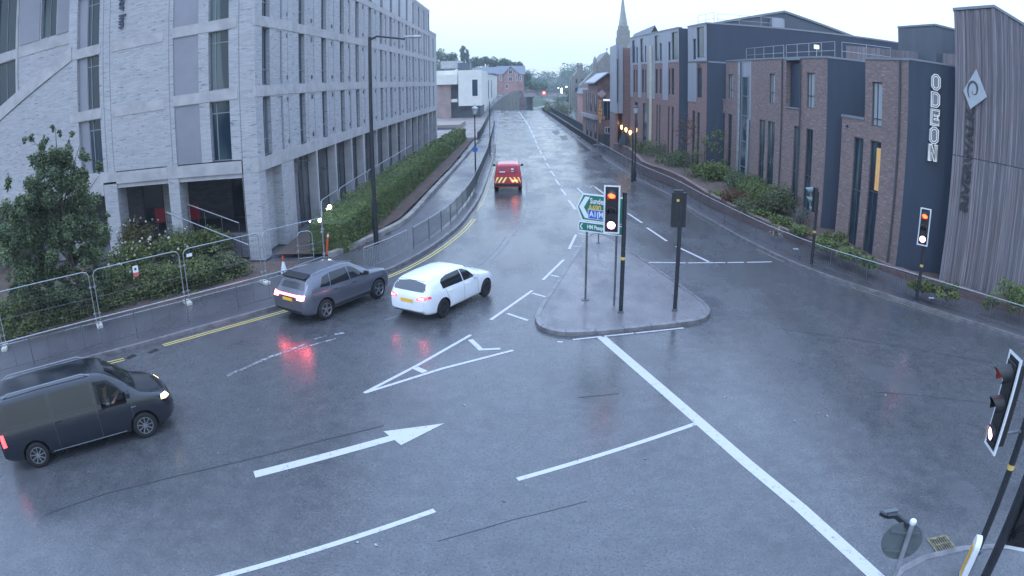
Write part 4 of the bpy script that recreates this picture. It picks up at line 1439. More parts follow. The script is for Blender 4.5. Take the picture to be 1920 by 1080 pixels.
mb.build('timber_board', G['timber'], PR)

# diamond sign and the word RIVERWALK reading upwards
DS = thing('diamond_sign', (0, 0, 0), 'grey metal diamond with a dark spiral above upright letters RIVERWALK', 'sign')
q = [MW.inverted() @ atwall(px, py, W0, 180 - 46) for px, py in ((1831, 130), (1851, 182), (1820, 205), (1807, 170))]
mb = MB(MW)
mb.extrude([(p.x, .14, p.z) for p in q], (0, .07, 0))
mat('sign_steel', (0.36, 0.39, 0.42), 0.4, metal=.4, var=.05)
dmd = mb.build('diamond_plate', G['sign_steel'], DS)
cx = sum(p.x for p in q) / 4; cz = sum(p.z for p in q) / 4
mb = MB(MW)
pts, rad = [], []
for k in range(30):
    t = k / 29
    a = 1.25 * pi - t * 2.15 * pi + .1
    r = .40 * (1 - t * .72)
    pts.append((cx - .03 + r * cos(a) * .75, .215, cz + .05 + r * sin(a) * 1.15)); rad.append(.012 + .045 * sin(pi * min(1, t * 1.15 + .05)))
for k in range(29):
    A_, B_ = Vector(pts[k]), Vector(pts[k + 1])
    d = (B_ - A_).normalized(); n = Vector((-d.z, 0, d.x))
    r0, r1 = max(.008, rad[k]), max(.008, rad[k + 1])
    mb.extrude([A_ - n * r0, B_ - n * r1, B_ + n * r1, A_ + n * r0], (0, .012, 0))
mb.build('spiral', G['frame_dark'], dmd)
tp = MW.inverted() @ atwall(1824, 210, W0, 180 - 46); bt = MW.inverted() @ atwall(1808, 388, W0, 180 - 46)
L4 = MW @ Matrix.Translation((bt.x + .02, .11, (tp.z + bt.z) / 2)) @ Matrix(((0, -1, 0, 0), (0, 0, 1, 0), (1, 0, 0, 0), (0, 0, 0, 1)))
lettering('sign_letters', 'RIVERWALK', .62, L4, mat('letter_dark', (.025, .028, .035), .5, var=0), DS, depth=.04, bold=.012, scale=((tp.z - bt.z) / 3.1, .9))

# ================================================================== VEHICLES
def interp(tab, x):
    if x <= tab[0][0]: return tab[0][1]
    for (a, b), (c, d) in zip(tab, tab[1:]):
        if x <= c:
            t = (x - a) / (c - a)
            return b + (d - b) * t
    return tab[-1][1]

def interps(tab, x, s=0.05):
    return (interp(tab, x - s) + 2 * interp(tab, x) + interp(tab, x + s)) / 4

def car_paint(name, col, rough=0.28, flake=0.0):
    m = bpy.data.materials.new(name)
    nt, b = nodes(m)
    f = noisef(nt, 2.0, 5, N(nt, 'ShaderNodeTexCoord').outputs['Object'], 0.3, 0.7)
    nt.links.new(mixc(nt, f, [c * .93 for c in col], [min(1, c * 1.04) for c in col]), b.inputs['Base Color'])
    b.inputs['Roughness'].default_value = rough
    b.inputs['Metallic'].default_value = flake
    b.inputs['Coat Weight'].default_value = 0.8
    b.inputs['Coat Roughness'].default_value = 0.12
    MATS[name] = m
    return m
car_paint('paint_white', (0.78, 0.79, 0.80))
car_paint('paint_grey', (0.12, 0.125, 0.15), flake=.4)
car_paint('paint_black', (0.006, 0.008, 0.014), .22)
car_paint('paint_red', (0.50, 0.012, 0.03))
def lamp(name, col, e):
    m = mat(name, col, .3, var=0, emit=e, ecol=col)
    return m
lamp('tail_bright', (1.0, 0.06, 0.10), 40)
lamp('tail_mid', (1.0, 0.06, 0.07), 3.5)
lamp('tail_dim', (0.75, 0.03, 0.04), 0.5)
lamp('tail_core', (1.0, 0.10, 0.12), 48)
lamp('head_warm', (1.0, 0.74, 0.40), 3.5)
lamp('reflector_pale', (1.0, 0.82, 0.6), 0.7)
gm = bpy.data.materials.new('clear_glass')
gnt, gb = nodes(gm)
gb.inputs['Base Color'].default_value = (.01, .012, .014, 1); gb.inputs['Roughness'].default_value = .05
gt = N(gnt, 'ShaderNodeBsdfTransparent'); gt.inputs[0].default_value = (.75, .8, .82, 1)
gx = N(gnt, 'ShaderNodeMixShader'); gx.inputs[0].default_value = .62
gnt.links.new(gb.outputs[0], gx.inputs[1]); gnt.links.new(gt.outputs[0], gx.inputs[2]); gnt.links.new(gx.outputs[0], gnt.nodes['Material Output'].inputs[0])
MATS['clear_glass'] = gm

def body_shell(S):
    xs = [S['x0'] + (S['x1'] - S['x0']) * k / 64 for k in range(65)]
    xs = sorted(set(xs + S.get('xtra', [])))
    rings = []
    for x in xs:
        w = interps(S['plan'], x); zb = interps(S['bot'], x, .03); zt = interps(S['top'], x, .05); bz = min(interps(S['belt'], x), zt - .03)
        bz = max(bz, zb + .08)
        c = max(0, min(1, (zt - bz) / .40))
        wt = lerp(w * .90, S['wr'] * min(1, w / S['wmax'] + .03), c)
        ws = lerp(w * .95, wt, .55)
        P = [(0, zb), (w * .7, zb), (w * .93, zb + .03), (w * .985, lerp(zb, bz, .22)), (w, lerp(zb, bz, .5)), (w * .992, lerp(zb, bz, .8)), (w * .955, bz),
             (ws, lerp(bz, zt, .52)), (wt, zt - .10 * c - .008), (wt - .07 * c - .02, zt - .022), (wt * .6, zt + .002), (0, zt + .012)]
        P = [Vector((x, y, z)) for y, z in P]
        R = smoothline(P, 3)
        rings.append(R)
    bm = bmesh.new()
    V = []
    for R in rings:
        half = [bm.verts.new(p) for p in R]
        mir = [bm.verts.new((p.x, -p.y, p.z)) for p in R[1:-1]]
        V.append(half + mir[::-1])
    for A, B in zip(V, V[1:]):
        n = len(A)
        for j in range(n):
            bm.faces.new((A[j], A[(j + 1) % n], B[(j + 1) % n], B[j]))
    bm.faces.new(V[0]); bm.faces.new(V[-1][::-1])
    bmesh.ops.recalc_face_normals(bm, faces=bm.faces)
    return bm

def decal(name, tree, polyg, axis, m, parent, off=.005, step=.09, sgn=1, label=None):
    """a panel of glass, lamp or trim that follows the bodywork; polyg in (x,z) for 'side', (y,z) for 'end', (x,y) for 'top'"""
    bm = bmesh.new()
    f = bm.faces.new([bm.verts.new((a, b, 0)) for a, b in polyg])
    lo = [min(p[i] for p in polyg) for i in (0, 1)]; hi = [max(p[i] for p in polyg) for i in (0, 1)]
    for i in (0, 1):
        n = int((hi[i] - lo[i]) / step)
        for k in range(1, n + 1):
            v = lo[i] + (hi[i] - lo[i]) * k / (n + 1)
            co = Vector((0, 0, 0)); co[i] = v; no = Vector((0, 0, 0)); no[i] = 1
            bmesh.ops.bisect_plane(bm, geom=bm.verts[:] + bm.edges[:] + bm.faces[:], plane_co=co, plane_no=no)
    for v in bm.verts:
        a, b = v.co.x, v.co.y
        if axis == 'side': o, d = Vector((a, 3 * sgn, b)), Vector((0, -sgn, 0))
        elif axis == 'end': o, d = Vector((6 * sgn, a, b)), Vector((-sgn, 0, 0))
        else: o, d = Vector((a, b, 4)), Vector((0, 0, -1))
        h = tree.ray_cast(o, d)
        if h[0] is not None:
            v.co = h[0] - d * off
        else:
            v.co = o + d * (2.2 if axis == 'side' else 3.9)
    me = bpy.data.meshes.new(name)
    bm.to_mesh(me); bm.free()
    me.materials.append(m)
    me.polygons.foreach_set('use_smooth', [True] * len(me.polygons))
    o = bpy.data.objects.new(name, me)
    COL.objects.link(o)
    o.parent = parent
    KIDS.setdefault(parent.name, []).append(o)
    if label: o['label'] = label
    return o

def wheel(parent, x, y, R, w=.2, spokes=10, m='alloy'):
    s = 1 if y > 0 else -1
    Mx = Matrix.Translation((x, y, R)) @ Matrix.Rotation(-s * pi / 2, 4, 'X')
    mb = MB(Mx)
    mb.lathe([(R * .62, -w / 2), (R * .9, -w / 2), (R * .97, -w / 2 + .02), (R, -w / 2 + .05), (R, w / 2 - .05), (R * .97, w / 2 - .02), (R * .9, w / 2), (R * .66, w / 2), (R * .64, w / 2 - .03)], n=28)
    wh = mb.build('wheel', G['rubber'], parent, smooth=False)
    smooth_by_angle(wh, 40)
    mb = MB(Mx)
    mb.lathe([(R * .64, w / 2 - .08), (R * .64, w / 2 - .055), (.001, w / 2 - .05)], n=20); mb.build('wheel_well', G['wheel_dark'], wh)
    mb = MB(Mx)
    mb.lathe([(R * .60, w / 2 - .05), (R * .665, w / 2 - .04), (R * .665, w / 2 + .004), (R * .63, w / 2 + .006), (R * .6, w / 2 - .02)], n=24, cap=False)
    mb.lathe([(R * .17, w / 2 - .05), (R * .17, w / 2 - .015), (.02, w / 2 - .01)], n=10)
    for k in range(spokes):
        a = 2 * pi * k / spokes
        mb.bar((R * .12 * cos(a), R * .12 * sin(a), w / 2 - .025), (R * .63 * cos(a + .12), R * .63 * sin(a + .12), w / 2 - .012), .024 if spokes > 7 else .05, .03)
    mb.build('rim', G[m], wh)
    return wh

def make_car(S, name, label, cat, loc, az, scale=1.0, group=None):
    root = thing(name, (loc[0], loc[1], 0.003), label, cat, group, rz=pi / 2 - radians(az))
    root.scale = (scale, scale, scale)
    bm = body_shell(S)
    me = bpy.data.meshes.new('body')
    bm.to_mesh(me); bm.free()
    tree = BVHTree.FromPolygons([v.co.copy() for v in me.vertices], [tuple(p.vertices) for p in me.polygons])
    me.materials.append(G[S['paint']]); me.materials.append(G['plastic_black'])
    o = bpy.data.objects.new('body', me)
    COL.objects.link(o)
    R = S['R']
    cut = MB()
    cut.cur = 1
    for x in S['axles']:
        for s in (-1, 1):
            yo, yi = s * (S['wmax'] + .1), s * (S['wmax'] - .27)
            n = 28
            A = [(x + (R + .055) * cos(2 * pi * k / n), R + .015 + (R + .055) * sin(2 * pi * k / n)) for k in range(n)]
            cut.extrude([(a, yi, b) for a, b in A], (0, yo - yi, 0))
    for pg in S.get('tunnel', []):
        cut.extrude([(a, -1.5, b) for a, b in pg], (0, 3, 0))
    cme = bpy.data.meshes.new('cut')
    cme.from_pydata(cut.v, [], cut.f)
    cme.materials.append(G[S['paint']]); cme.materials.append(G['plastic_black'])
    cme.polygons.foreach_set('material_index', cut.mi)
    cbm = bmesh.new(); cbm.from_mesh(cme); bmesh.ops.recalc_face_normals(cbm, faces=cbm.faces); cbm.to_mesh(cme); cbm.free()
    co = bpy.data.objects.new('cut', cme)
    COL.objects.link(co)
    md = o.modifiers.new('b', 'BOOLEAN'); md.operation = 'DIFFERENCE'; md.object = co; md.solver = 'EXACT'
    dg = bpy.context.evaluated_depsgraph_get()
    me2 = bpy.data.meshes.new_from_object(o.evaluated_get(dg))
    o.modifiers.clear(); o.data = me2
    bpy.data.objects.remove(co)
    me2.name = 'body'
    smooth_by_angle(o, 32)
    o.parent = root
    KIDS.setdefault(root.name, []).append(o)
    tw = S['wmax'] - .11
    for x in S['axles']:
        for s in (-1, 1):
            wheel(root, x, s * tw, R, .21, S.get('spokes', 10), S.get('rim', 'alloy'))
    return root, o, tree

def mirror(poly):
    return [(-a, b) for a, b in poly][::-1]

def seams(tree, root, segs, w=.012, m='frame_dark', name='door_seam'):
    for s in (-1, 1):
        for (a, b), (c, d) in segs:
            n = Vector((-(d - b), c - a)).normalized() * w / 2
            decal(name, tree, [(a + n.x, b + n.y), (c + n.x, d + n.y), (c - n.x, d - n.y), (a - n.x, b - n.y)], 'side', G[m], root, off=.004, sgn=s)

def mirrors(root, x, y, z, m):
    for s in (-1, 1):
        mb = MB()
        mb.bar((x, s * (y - .08), z - .03), (x - .01, s * (y + .06), z + .01), .05, .035)
        mb.extrude([(x - .05, s * (y + .02), z - .05), (x - .05, s * (y + .21), z - .03), (x - .05, s * (y + .21), z + .10), (x - .05, s * (y + .04), z + .11)], (.11, 0, 0))
        mb.build('door_mirror', G[m], root, bevel=.02)

def plate(root, tree, y0, y1, z0, z1, sgn, text):
    p = decal('number_plate', tree, [(y0, z0), (y1, z0), (y1, z1), (y0, z1)], 'end', G['number_yellow'], root, off=.014, sgn=sgn, step=.5)
    c = sum((v.co for v in p.data.vertices), Vector()) / len(p.data.vertices)
    return p

def handles(root, tree, pts, m='plastic_black'):
    for s in (-1, 1):
        for (x, z) in pts:
            h = tree.ray_cast(Vector((x, 3 * s, z)), Vector((0, -s, 0)))[0]
            mb = MB(); mb.box(x - .09, x + .09, h.y - .01, h.y + .02 if s > 0 else h.y + .01, z - .013, z + .013)
            if s < 0:
                mb = MB(); mb.box(x - .09, x + .09, h.y - .022, h.y + .01, z - .013, z + .013)
            mb.build('door_handle', G[m], root)

# ---- white three/five door hatchback
S = dict(x0=-2.12, x1=2.12, wmax=.89, wr=.64, R=.315, axles=(-1.24, 1.36), paint='paint_white', spokes=10, rim='wheel_dark',
         plan=[(-2.12, .66), (-2.02, .78), (-1.8, .85), (-1.2, .885), (.8, .885), (1.6, .865), (1.9, .80), (2.06, .66), (2.12, .5)],
         bot=[(-2.12, .40), (-2.0, .26), (-1.5, .2), (1.7, .2), (2.0, .22), (2.12, .34)],
         top=[(-2.12, .78), (-2.07, .94), (-2.0, 1.03), (-1.78, 1.33), (-1.70, 1.375), (-1.3, 1.41), (-.9, 1.43), (-.1, 1.43), (.35, 1.38), (.75, 1.18), (1.12, .985), (1.5, .92), (1.85, .83), (2.05, .70), (2.12, .58)],
         belt=[(-2.12, .78), (-1.9, .98), (-1.2, .965), (.5, .92), (1.1, .9), (1.6, .83), (2.12, .55)])
WC, bd, tr = make_car(S, 'hatchback_car', 'white hatchback car with lit red tail lamps beside the grey suv', 'car', (-2.66, 21.95), 30, 0.97)
for s in (-1, 1):
    decal('side_window', tr, [(-.03, .955), (.66, .945), (.42, 1.19), (.16, 1.315), (-.03, 1.34)], 'side', G['car_glass'], WC, sgn=s)
    decal('side_window', tr, [(-1.22, .985), (-.07, .957), (-.07, 1.342), (-.8, 1.335), (-1.12, 1.28), (-1.24, 1.2)], 'side', G['car_glass'], WC, sgn=s)
    decal('sill', tr, [(-.85, .205), (1.0, .205), (1.0, .225), (-.85, .225)], 'side', G['plastic_black'], WC, sgn=s)
decal('windscreen', tr, [(-.62, 1.03), (.62, 1.03), (.55, 1.35), (-.55, 1.35)], 'end', G['car_glass'], WC, sgn=1)
decal('rear_window', tr, [(-.68, 1.02), (.68, 1.02), (.57, 1.33), (-.57, 1.33)], 'end', G['rear_glass_sky_tint'], WC, sgn=-1)
for s in (-1, 1):
    q = [(s * .40, .775), (s * .74, .78), (s * .765, .885), (s * .60, .90), (s * .42, .84)]
    q = q if s > 0 else q[::-1]
    decal('tail_lamp', tr, q, 'end', G['tail_mid'], WC, sgn=-1, off=.01)
    q = [(s * .50, .815), (s * .68, .82), (s * .69, .85), (s * .52, .845)]
    decal('lamp_core', tr, q if s > 0 else q[::-1], 'end', G['tail_core'], WC, sgn=-1, off=.02)
    decal('tail_lamp', tr, [(-2.02, .80), (-1.84, .82), (-1.86, .89), (-2.0, .89)], 'side', G['tail_dim'], WC, sgn=s, off=.006)
plate(WC, tr, -.26, .26, .66, .775, -1, '')
decal('rear_valance', tr, [(-.62, .285), (.62, .285), (.62, .33), (-.62, .33)], 'end', G['plastic_black'], WC, sgn=-1, off=.008)
seams(tr, WC, [((-.05, .3), (-.05, .94)), ((.82, .35), (.78, .88)), ((-.92, .5), (-1.1, .96))])
handles(WC, tr, [(-.85, .84), (.1, .83)], 'paint_white')
mirrors(WC, .62, .80, .97, 'paint_white')

# ---- grey SUV
S = dict(x0=-2.25, x1=2.25, wmax=.93, wr=.66, R=.36, axles=(-1.30, 1.38), paint='paint_grey', spokes=5, rim='alloy',
         plan=[(-2.25, .76), (-2.15, .85), (-1.9, .905), (-1.2, .925), (.9, .925), (1.7, .90), (2.0, .84), (2.18, .7), (2.25, .55)],
         bot=[(-2.25, .42), (-2.1, .33), (-1.6, .26), (1.7, .26), (2.05, .3), (2.25, .42)],
         top=[(-2.25, .92), (-2.18, 1.05), (-2.08, 1.15), (-1.85, 1.50), (-1.70, 1.58), (-1.1, 1.645), (-.1, 1.65), (.3, 1.6), (.72, 1.38), (1.08, 1.16), (1.6, 1.09), (2.0, 1.0), (2.18, .88), (2.25, .72)],
         belt=[(-2.25, .92), (-1.9, 1.14), (-1.2, 1.11), (.5, 1.05), (1.1, 1.03), (1.7, .98), (2.25, .7)])
SU, bd, tr = make_car(S, 'suv_car', 'dark grey suv with a full-width lit red light bar at the back', 'car', (-6.55, 21.75), 31, 0.97)
for s in (-1, 1):
    decal('side_window', tr, [(.02, 1.10), (.70, 1.09), (.42, 1.36), (.16, 1.50), (.02, 1.525)], 'side', G['car_glass'], SU, sgn=s)
    decal('side_window', tr, [(-.95, 1.125), (-.04, 1.103), (-.04, 1.53), (-.85, 1.52)], 'side', G['car_glass'], SU, sgn=s)
    decal('side_window', tr, [(-1.45, 1.17), (-1.0, 1.13), (-.90, 1.51), (-1.2, 1.46)], 'side', G['car_glass'], SU, sgn=s)
    decal('sill', tr, [(-.9, .28), (1.0, .28), (1.0, .42), (-.9, .42)], 'side', G['plastic_black'], SU, sgn=s)
    decal('trim_strip', tr, [(-.85, .50), (.95, .48), (.95, .50), (-.85, .52)], 'side', G['alloy'], SU, sgn=s)
    mb = MB(); mb.tube([(-1.5, s * .60, 1.60), (-1.3, s * .61, 1.665), (0, s * .61, 1.70), (.3, s * .60, 1.63)], .017, 6); mb.build('roof_bar', G['frame_grey'], SU)
decal('windscreen', tr, [(-.66, 1.19), (.66, 1.19), (.60, 1.55), (-.60, 1.55)], 'end', G['car_glass'], SU, sgn=1)
decal('rear_window', tr, [(-.66, 1.19), (.66, 1.19), (.56, 1.50), (-.56, 1.50)], 'end', G['rear_glass_sky_tint'], SU, sgn=-1)
decal('light_bar', tr, [(-.78, .975), (.78, .975), (.79, 1.03), (-.79, 1.03)], 'end', G['tail_bright'], SU, sgn=-1, off=.012)
for s in (-1, 1):
    q = [(s * .50, .90), (s * .80, .90), (s * .80, 1.045), (s * .50, 1.03)]
    decal('tail_lamp', tr, q if s > 0 else q[::-1], 'end', G['tail_core'], SU, sgn=-1, off=.016)
plate(SU, tr, -.26, .26, .80, .91, -1, '')
decal('rear_bumper_trim', tr, [(-.7, .36), (.7, .36), (.72, .5), (-.72, .5)], 'end', G['plastic_black'], SU, sgn=-1, off=.008)
mb = MB(); mb.extrude([(-1.93, -.60, 1.52), (-1.93, .60, 1.52), (-1.6, .61, 1.60), (-1.6, -.61, 1.60)], (0, 0, .03)); mb.build('roof_spoiler', G['plastic_black'], SU, bevel=.01)
seams(tr, SU, [((-.01, .42), (-.01, 1.09)), ((.95, .45), (.88, 1.02)), ((-.95, .55), (-1.0, 1.11))])
handles(SU, tr, [(-.8, .97), (.15, .96)])
mirrors(SU, .72, .84, 1.13, 'plastic_black')

# ---- dark small van heading right
S = dict(x0=-2.42, x1=2.42, wmax=.9, wr=.70, R=.325, axles=(-1.50, 1.50), paint='paint_black', spokes=9, rim='alloy',
         plan=[(-2.42, .80), (-2.36, .86), (-2.1, .885), (-1.2, .895), (1.1, .895), (1.8, .88), (2.15, .80), (2.34, .66), (2.42, .5)],
         bot=[(-2.42, .36), (-2.2, .27), (-1.6, .22), (1.8, .22), (2.2, .24), (2.42, .36)],
         top=[(-2.42, 1.1), (-2.40, 1.5), (-2.33, 1.72), (-2.15, 1.80), (-1.0, 1.835), (.4, 1.83), (.75, 1.77), (1.1, 1.52), (1.55, 1.16), (1.9, 1.06), (2.2, .95), (2.36, .82), (2.42, .66)],
         belt=[(-2.42, 1.08), (-1.2, 1.1), (.8, 1.08), (1.5, 1.04), (1.9, .98), (2.42, .62)])
fw = [(.42, 1.13), (1.24, 1.12), (1.05, 1.40), (.80, 1.62), (.42, 1.66)]
S['tunnel'] = [[(.50, 1.0), (1.18, 1.0), (1.18, 1.14), (1.0, 1.38), (.76, 1.56), (.50, 1.58)]]
VN, bd, tr = make_car(S, 'panel_van', 'black small van turning in at the left edge with its headlamp on', 'van', (-10.55, 11.5), 47.7, 1.0)
for s in (-1, 1):
    decal('side_window', tr, fw, 'side', G['clear_glass'], VN, sgn=s, off=.006)
    decal('side_window', tr, [(-.75, 1.16), (.30, 1.14), (.30, 1.66), (-.75, 1.665)], 'side', G['car_glass'], VN, sgn=s)
    decal('side_window', tr, [(-2.05, 1.18), (-.90, 1.165), (-.90, 1.665), (-2.05, 1.65)], 'side', G['car_glass'], VN, sgn=s)
    decal('trim_strip', tr, [(-1.05, .30), (1.0, .30), (1.0, .325), (-1.05, .325)], 'side', G['galvanised'], VN, sgn=s)
    decal('tail_lamp', tr, [(-2.36, .70), (-2.24, .72), (-2.26, 1.02), (-2.37, 1.02)], 'side', G['tail_mid'], VN, sgn=s, off=.012)
    q = [(s * .56, .80), (s * .74, .80), (s * .70, .93), (s * .54, .90)]
    decal('headlamp', tr, q if s > 0 else q[::-1], 'end', G['head_warm'], VN, sgn=1, off=.012)
    decal('headlamp', tr, [(2.08, .83), (2.22, .81), (2.2, .90), (2.1, .93)], 'side', G['head_warm'], VN, sgn=s, off=.008)
    decal('indicator', tr, [(1.25, .86), (1.38, .86), (1.38, .885), (1.25, .885)], 'side', G['alloy'], VN, sgn=s, off=.008)
    mb = MB(); mb.tube([(-2.0, s * .62, 1.79), (-1.85, s * .63, 1.86), (.2, s * .63, 1.875), (.4, s * .62, 1.80)], .02, 6); mb.build('roof_bar', G['frame_grey'], VN)
decal('windscreen', tr, [(-.68, 1.2), (.68, 1.2), (.62, 1.72), (-.62, 1.72)], 'end', G['car_glass'], VN, sgn=1)
decal('rear_window', tr, [(-.62, 1.15), (.62, 1.15), (.6, 1.65), (-.6, 1.65)], 'end', G['car_glass'], VN, sgn=-1)
decal('grille', tr, [(-.5, .55), (.5, .55), (.5, .72), (-.5, .72)], 'end', G['plastic_black'], VN, sgn=1, off=.006)
seams(tr, VN, [((.36, .3), (.36, 1.7)), ((1.25, .45), (1.28, 1.08)), ((-.82, .35), (-.82, 1.7)), ((-2.2, 1.08), (.3, 1.06))])
handles(VN, tr, [(.5, 1.0), (-.7, 1.0)])
mirrors(VN, 1.22, .83, 1.2, 'plastic_black')

# driver at the right-hand front window, arms to the wheel
mat('skin', (0.42, 0.25, 0.18), 0.6, var=.08, scale=20)
mat('shirt', (0.20, 0.21, 0.19), 0.8, var=.2, scale=8)
def skin_body(name, pts, edges, m, parent, lv=2):
    me = bpy.data.meshes.new(name)
    me.from_pydata([p[0] for p in pts], edges, [])
    o = bpy.data.objects.new(name, me)
    COL.objects.link(o)
    md = o.modifiers.new('skin', 'SKIN')
    for i, p in enumerate(pts):
        r = p[1] if isinstance(p[1], tuple) else (p[1], p[1])
        me.skin_vertices[0].data[i].radius = r
    me.skin_vertices[0].data[0].use_root = True
    s = o.modifiers.new('sub', 'SUBSURF'); s.levels = lv; s.render_levels = lv
    dg = bpy.context.evaluated_depsgraph_get()
    me2 = bpy.data.meshes.new_from_object(o.evaluated_get(dg))
    o.modifiers.clear(); o.data = me2
    me2.materials.clear(); me2.materials.append(m)
    me2.polygons.foreach_set('use_smooth', [True] * len(me2.polygons))
    if parent is not None:
        o.parent = parent
    return o
hd = bpy.context.evaluated_depsgraph_get()
drv = thing('person', VN.matrix_basis @ Vector((.66, -.42, .62)), 'driver in a dull top behind the front window of the black van, arms raised', 'person', rz=pi / 2 - radians(47.7))
P = [((0, 0, 0), (.15, .12)), ((0, 0, .22), (.14, .12)), ((.01, 0, .42), (.17, .10)), ((.02, 0, .50), .075), ((.03, 0, .58), .055), ((.04, 0, .66), (.075, .085)), ((.045, 0, .76), (.085, .10)), ((.04, 0, .83), (.06, .07)),
     ((.01, -.19, .44), .06), ((.08, -.24, .28), .05), ((.22, -.22, .42), .038), ((.36, -.17, .56), .026), ((.40, -.16, .60), .03),
     ((.01, .19, .44), .06), ((.10, .24, .26), .05), ((.26, .19, .38), .036), ((.38, .12, .50), .026), ((.42, .10, .53), .03)]
E_ = [(0, 1), (1, 2), (2, 3), (3, 4), (4, 5), (5, 6), (6, 7), (2, 8), (8, 9), (9, 10), (10, 11), (11, 12), (2, 13), (13, 14), (14, 15), (15, 16), (16, 17)]
for sgn, hx in ((-1, 12), (1, 17)):
    b = Vector(P[hx][0])
    for k in range(4):
        i0 = len(P)
        P.append(((b.x + .035, b.y - .022 + .015 * k, b.z + .02), .009)); P.append(((b.x + .055, b.y - .024 + .016 * k, b.z - .005), .008))
        E_ += [(hx, i0), (i0, i0 + 1)]
    i0 = len(P)
    P.append(((b.x + .0, b.y - sgn * .035, b.z + .03), .010)); E_.append((hx, i0))
db = skin_body('body', P, E_, G['skin'], drv)
sh = skin_body('shirt', [((0, 0, -.02), (.17, .14)), ((0, 0, .22), (.155, .135)), ((.01, 0, .42), (.185, .115)), ((.02, 0, .49), .085), ((.01, -.19, .44), .075), ((.07, -.24, .29), .062), ((.01, .19, .44), .075), ((.09, .24, .27), .062)], [(0, 1), (1, 2), (2, 3), (2, 4), (4, 5), (2, 6), (6, 7)], G['shirt'], drv)
mb = MB(); mb.ball((.03, 0, .79), .098, 8, .8); hr = mb.build('hair', mat('hair_brown', (.05, .035, .025), .8, var=.2), drv, smooth=True)

# ---- red post van driving away, chevrons on its doors
S = dict(x0=-2.2, x1=2.2, wmax=.92, wr=.74, R=.33, axles=(-1.35, 1.38), paint='paint_red', spokes=6, rim='wheel_dark',
         plan=[(-2.2, .84), (-2.15, .89), (-1.2, .915), (1.1, .91), (1.7, .88), (2.0, .78), (2.2, .55)],
         bot=[(-2.2, .38), (-2.05, .3), (-1.6, .24), (1.7, .24), (2.2, .38)],
         top=[(-2.2, 1.2), (-2.18, 1.62), (-2.12, 1.78), (-1.95, 1.83), (-.8, 1.86), (.3, 1.83), (.65, 1.74), (1.0, 1.48), (1.45, 1.14), (1.8, 1.04), (2.1, .9), (2.2, .66)],
         belt=[(-2.2, 1.1), (-1.2, 1.1), (.8, 1.08), (1.5, 1.02), (2.2, .62)])
rv = at(952, 357.5)
PV, bd, tr = make_car(S, 'post_van', 'red van driving away with yellow and red chevrons across its back doors', 'van', (rv.x, rv.y + 1.7), -1.0, 1.05)
for s in (-1, 1):
    decal('side_window', tr, [(.35, 1.13), (1.15, 1.12), (.9, 1.45), (.7, 1.62), (.35, 1.66)], 'side', G['car_glass'], PV, sgn=s)
    q = [(s * .05, 1.20), (s * .64, 1.20), (s * .61, 1.64), (s * .05, 1.66)]
    decal('rear_window', tr, q if s > 0 else q[::-1], 'end', mat('door_panel', (.30, .03, .07), .3, var=.05), PV, sgn=-1, off=.006)
    q = [(s * .80, 1.0), (s * .875, 1.0), (s * .86, 1.16), (s * .79, 1.16)]
    decal('tail_lamp', tr, q if s > 0 else q[::-1], 'end', G['reflector_pale'], PV, sgn=-1, off=.012)
decal('windscreen', tr, [(-.68, 1.2), (.68, 1.2), (.62, 1.7), (-.62, 1.7)], 'end', G['car_glass'], PV, sgn=1)
mat('chevron_yellow', (.75, .68, .22), .4, var=.05, emit=.25, ecol=(1, .9, .4))
for s in (-1, 1):
    for k in range(3):
        y0 = .05 + k * .27
        q = [(s * y0, .98), (s * (y0 + .13), .98), (s * (y0 + .13 + .22), .62), (s * (y0 + .22), .62)]
        q = [(max(-.84, min(.84, a)), b) for a, b in q]
        decal('chevron_stripe', tr, q if s > 0 else q[::-1], 'end', G['chevron_yellow'], PV, sgn=-1, off=.008)
decal('brake_lamp', tr, [(-.62, .70), (-.28, .70), (-.28, .80), (-.62, .80)], 'end', lamp('tail_orange', (1, .10, .04), 9), PV, sgn=-1, off=.018)
decal('post_badge', tr, [(-.36, 1.46), (-.20, 1.46), (-.20, 1.57), (-.36, 1.57)], 'end', G['white_paint'], PV, sgn=-1, off=.012)
decal('post_badge', tr, [(-.36, 1.34), (-.2, 1.34), (-.2, 1.38), (-.36, 1.38)], 'end', G['white_paint'], PV, sgn=-1, off=.012)
decal('post_badge', tr, [(.18, 1.30), (.55, 1.30), (.55, 1.37), (.18, 1.37)], 'end', G['white_paint'], PV, sgn=-1, off=.012)
decal('rear_bumper_trim', tr, [(-.8, .34), (.8, .34), (.82, .56), (-.82, .56)], 'end', G['plastic_black'], PV, sgn=-1, off=.008)
mirrors(PV, 1.2, .86, 1.35, 'plastic_black')

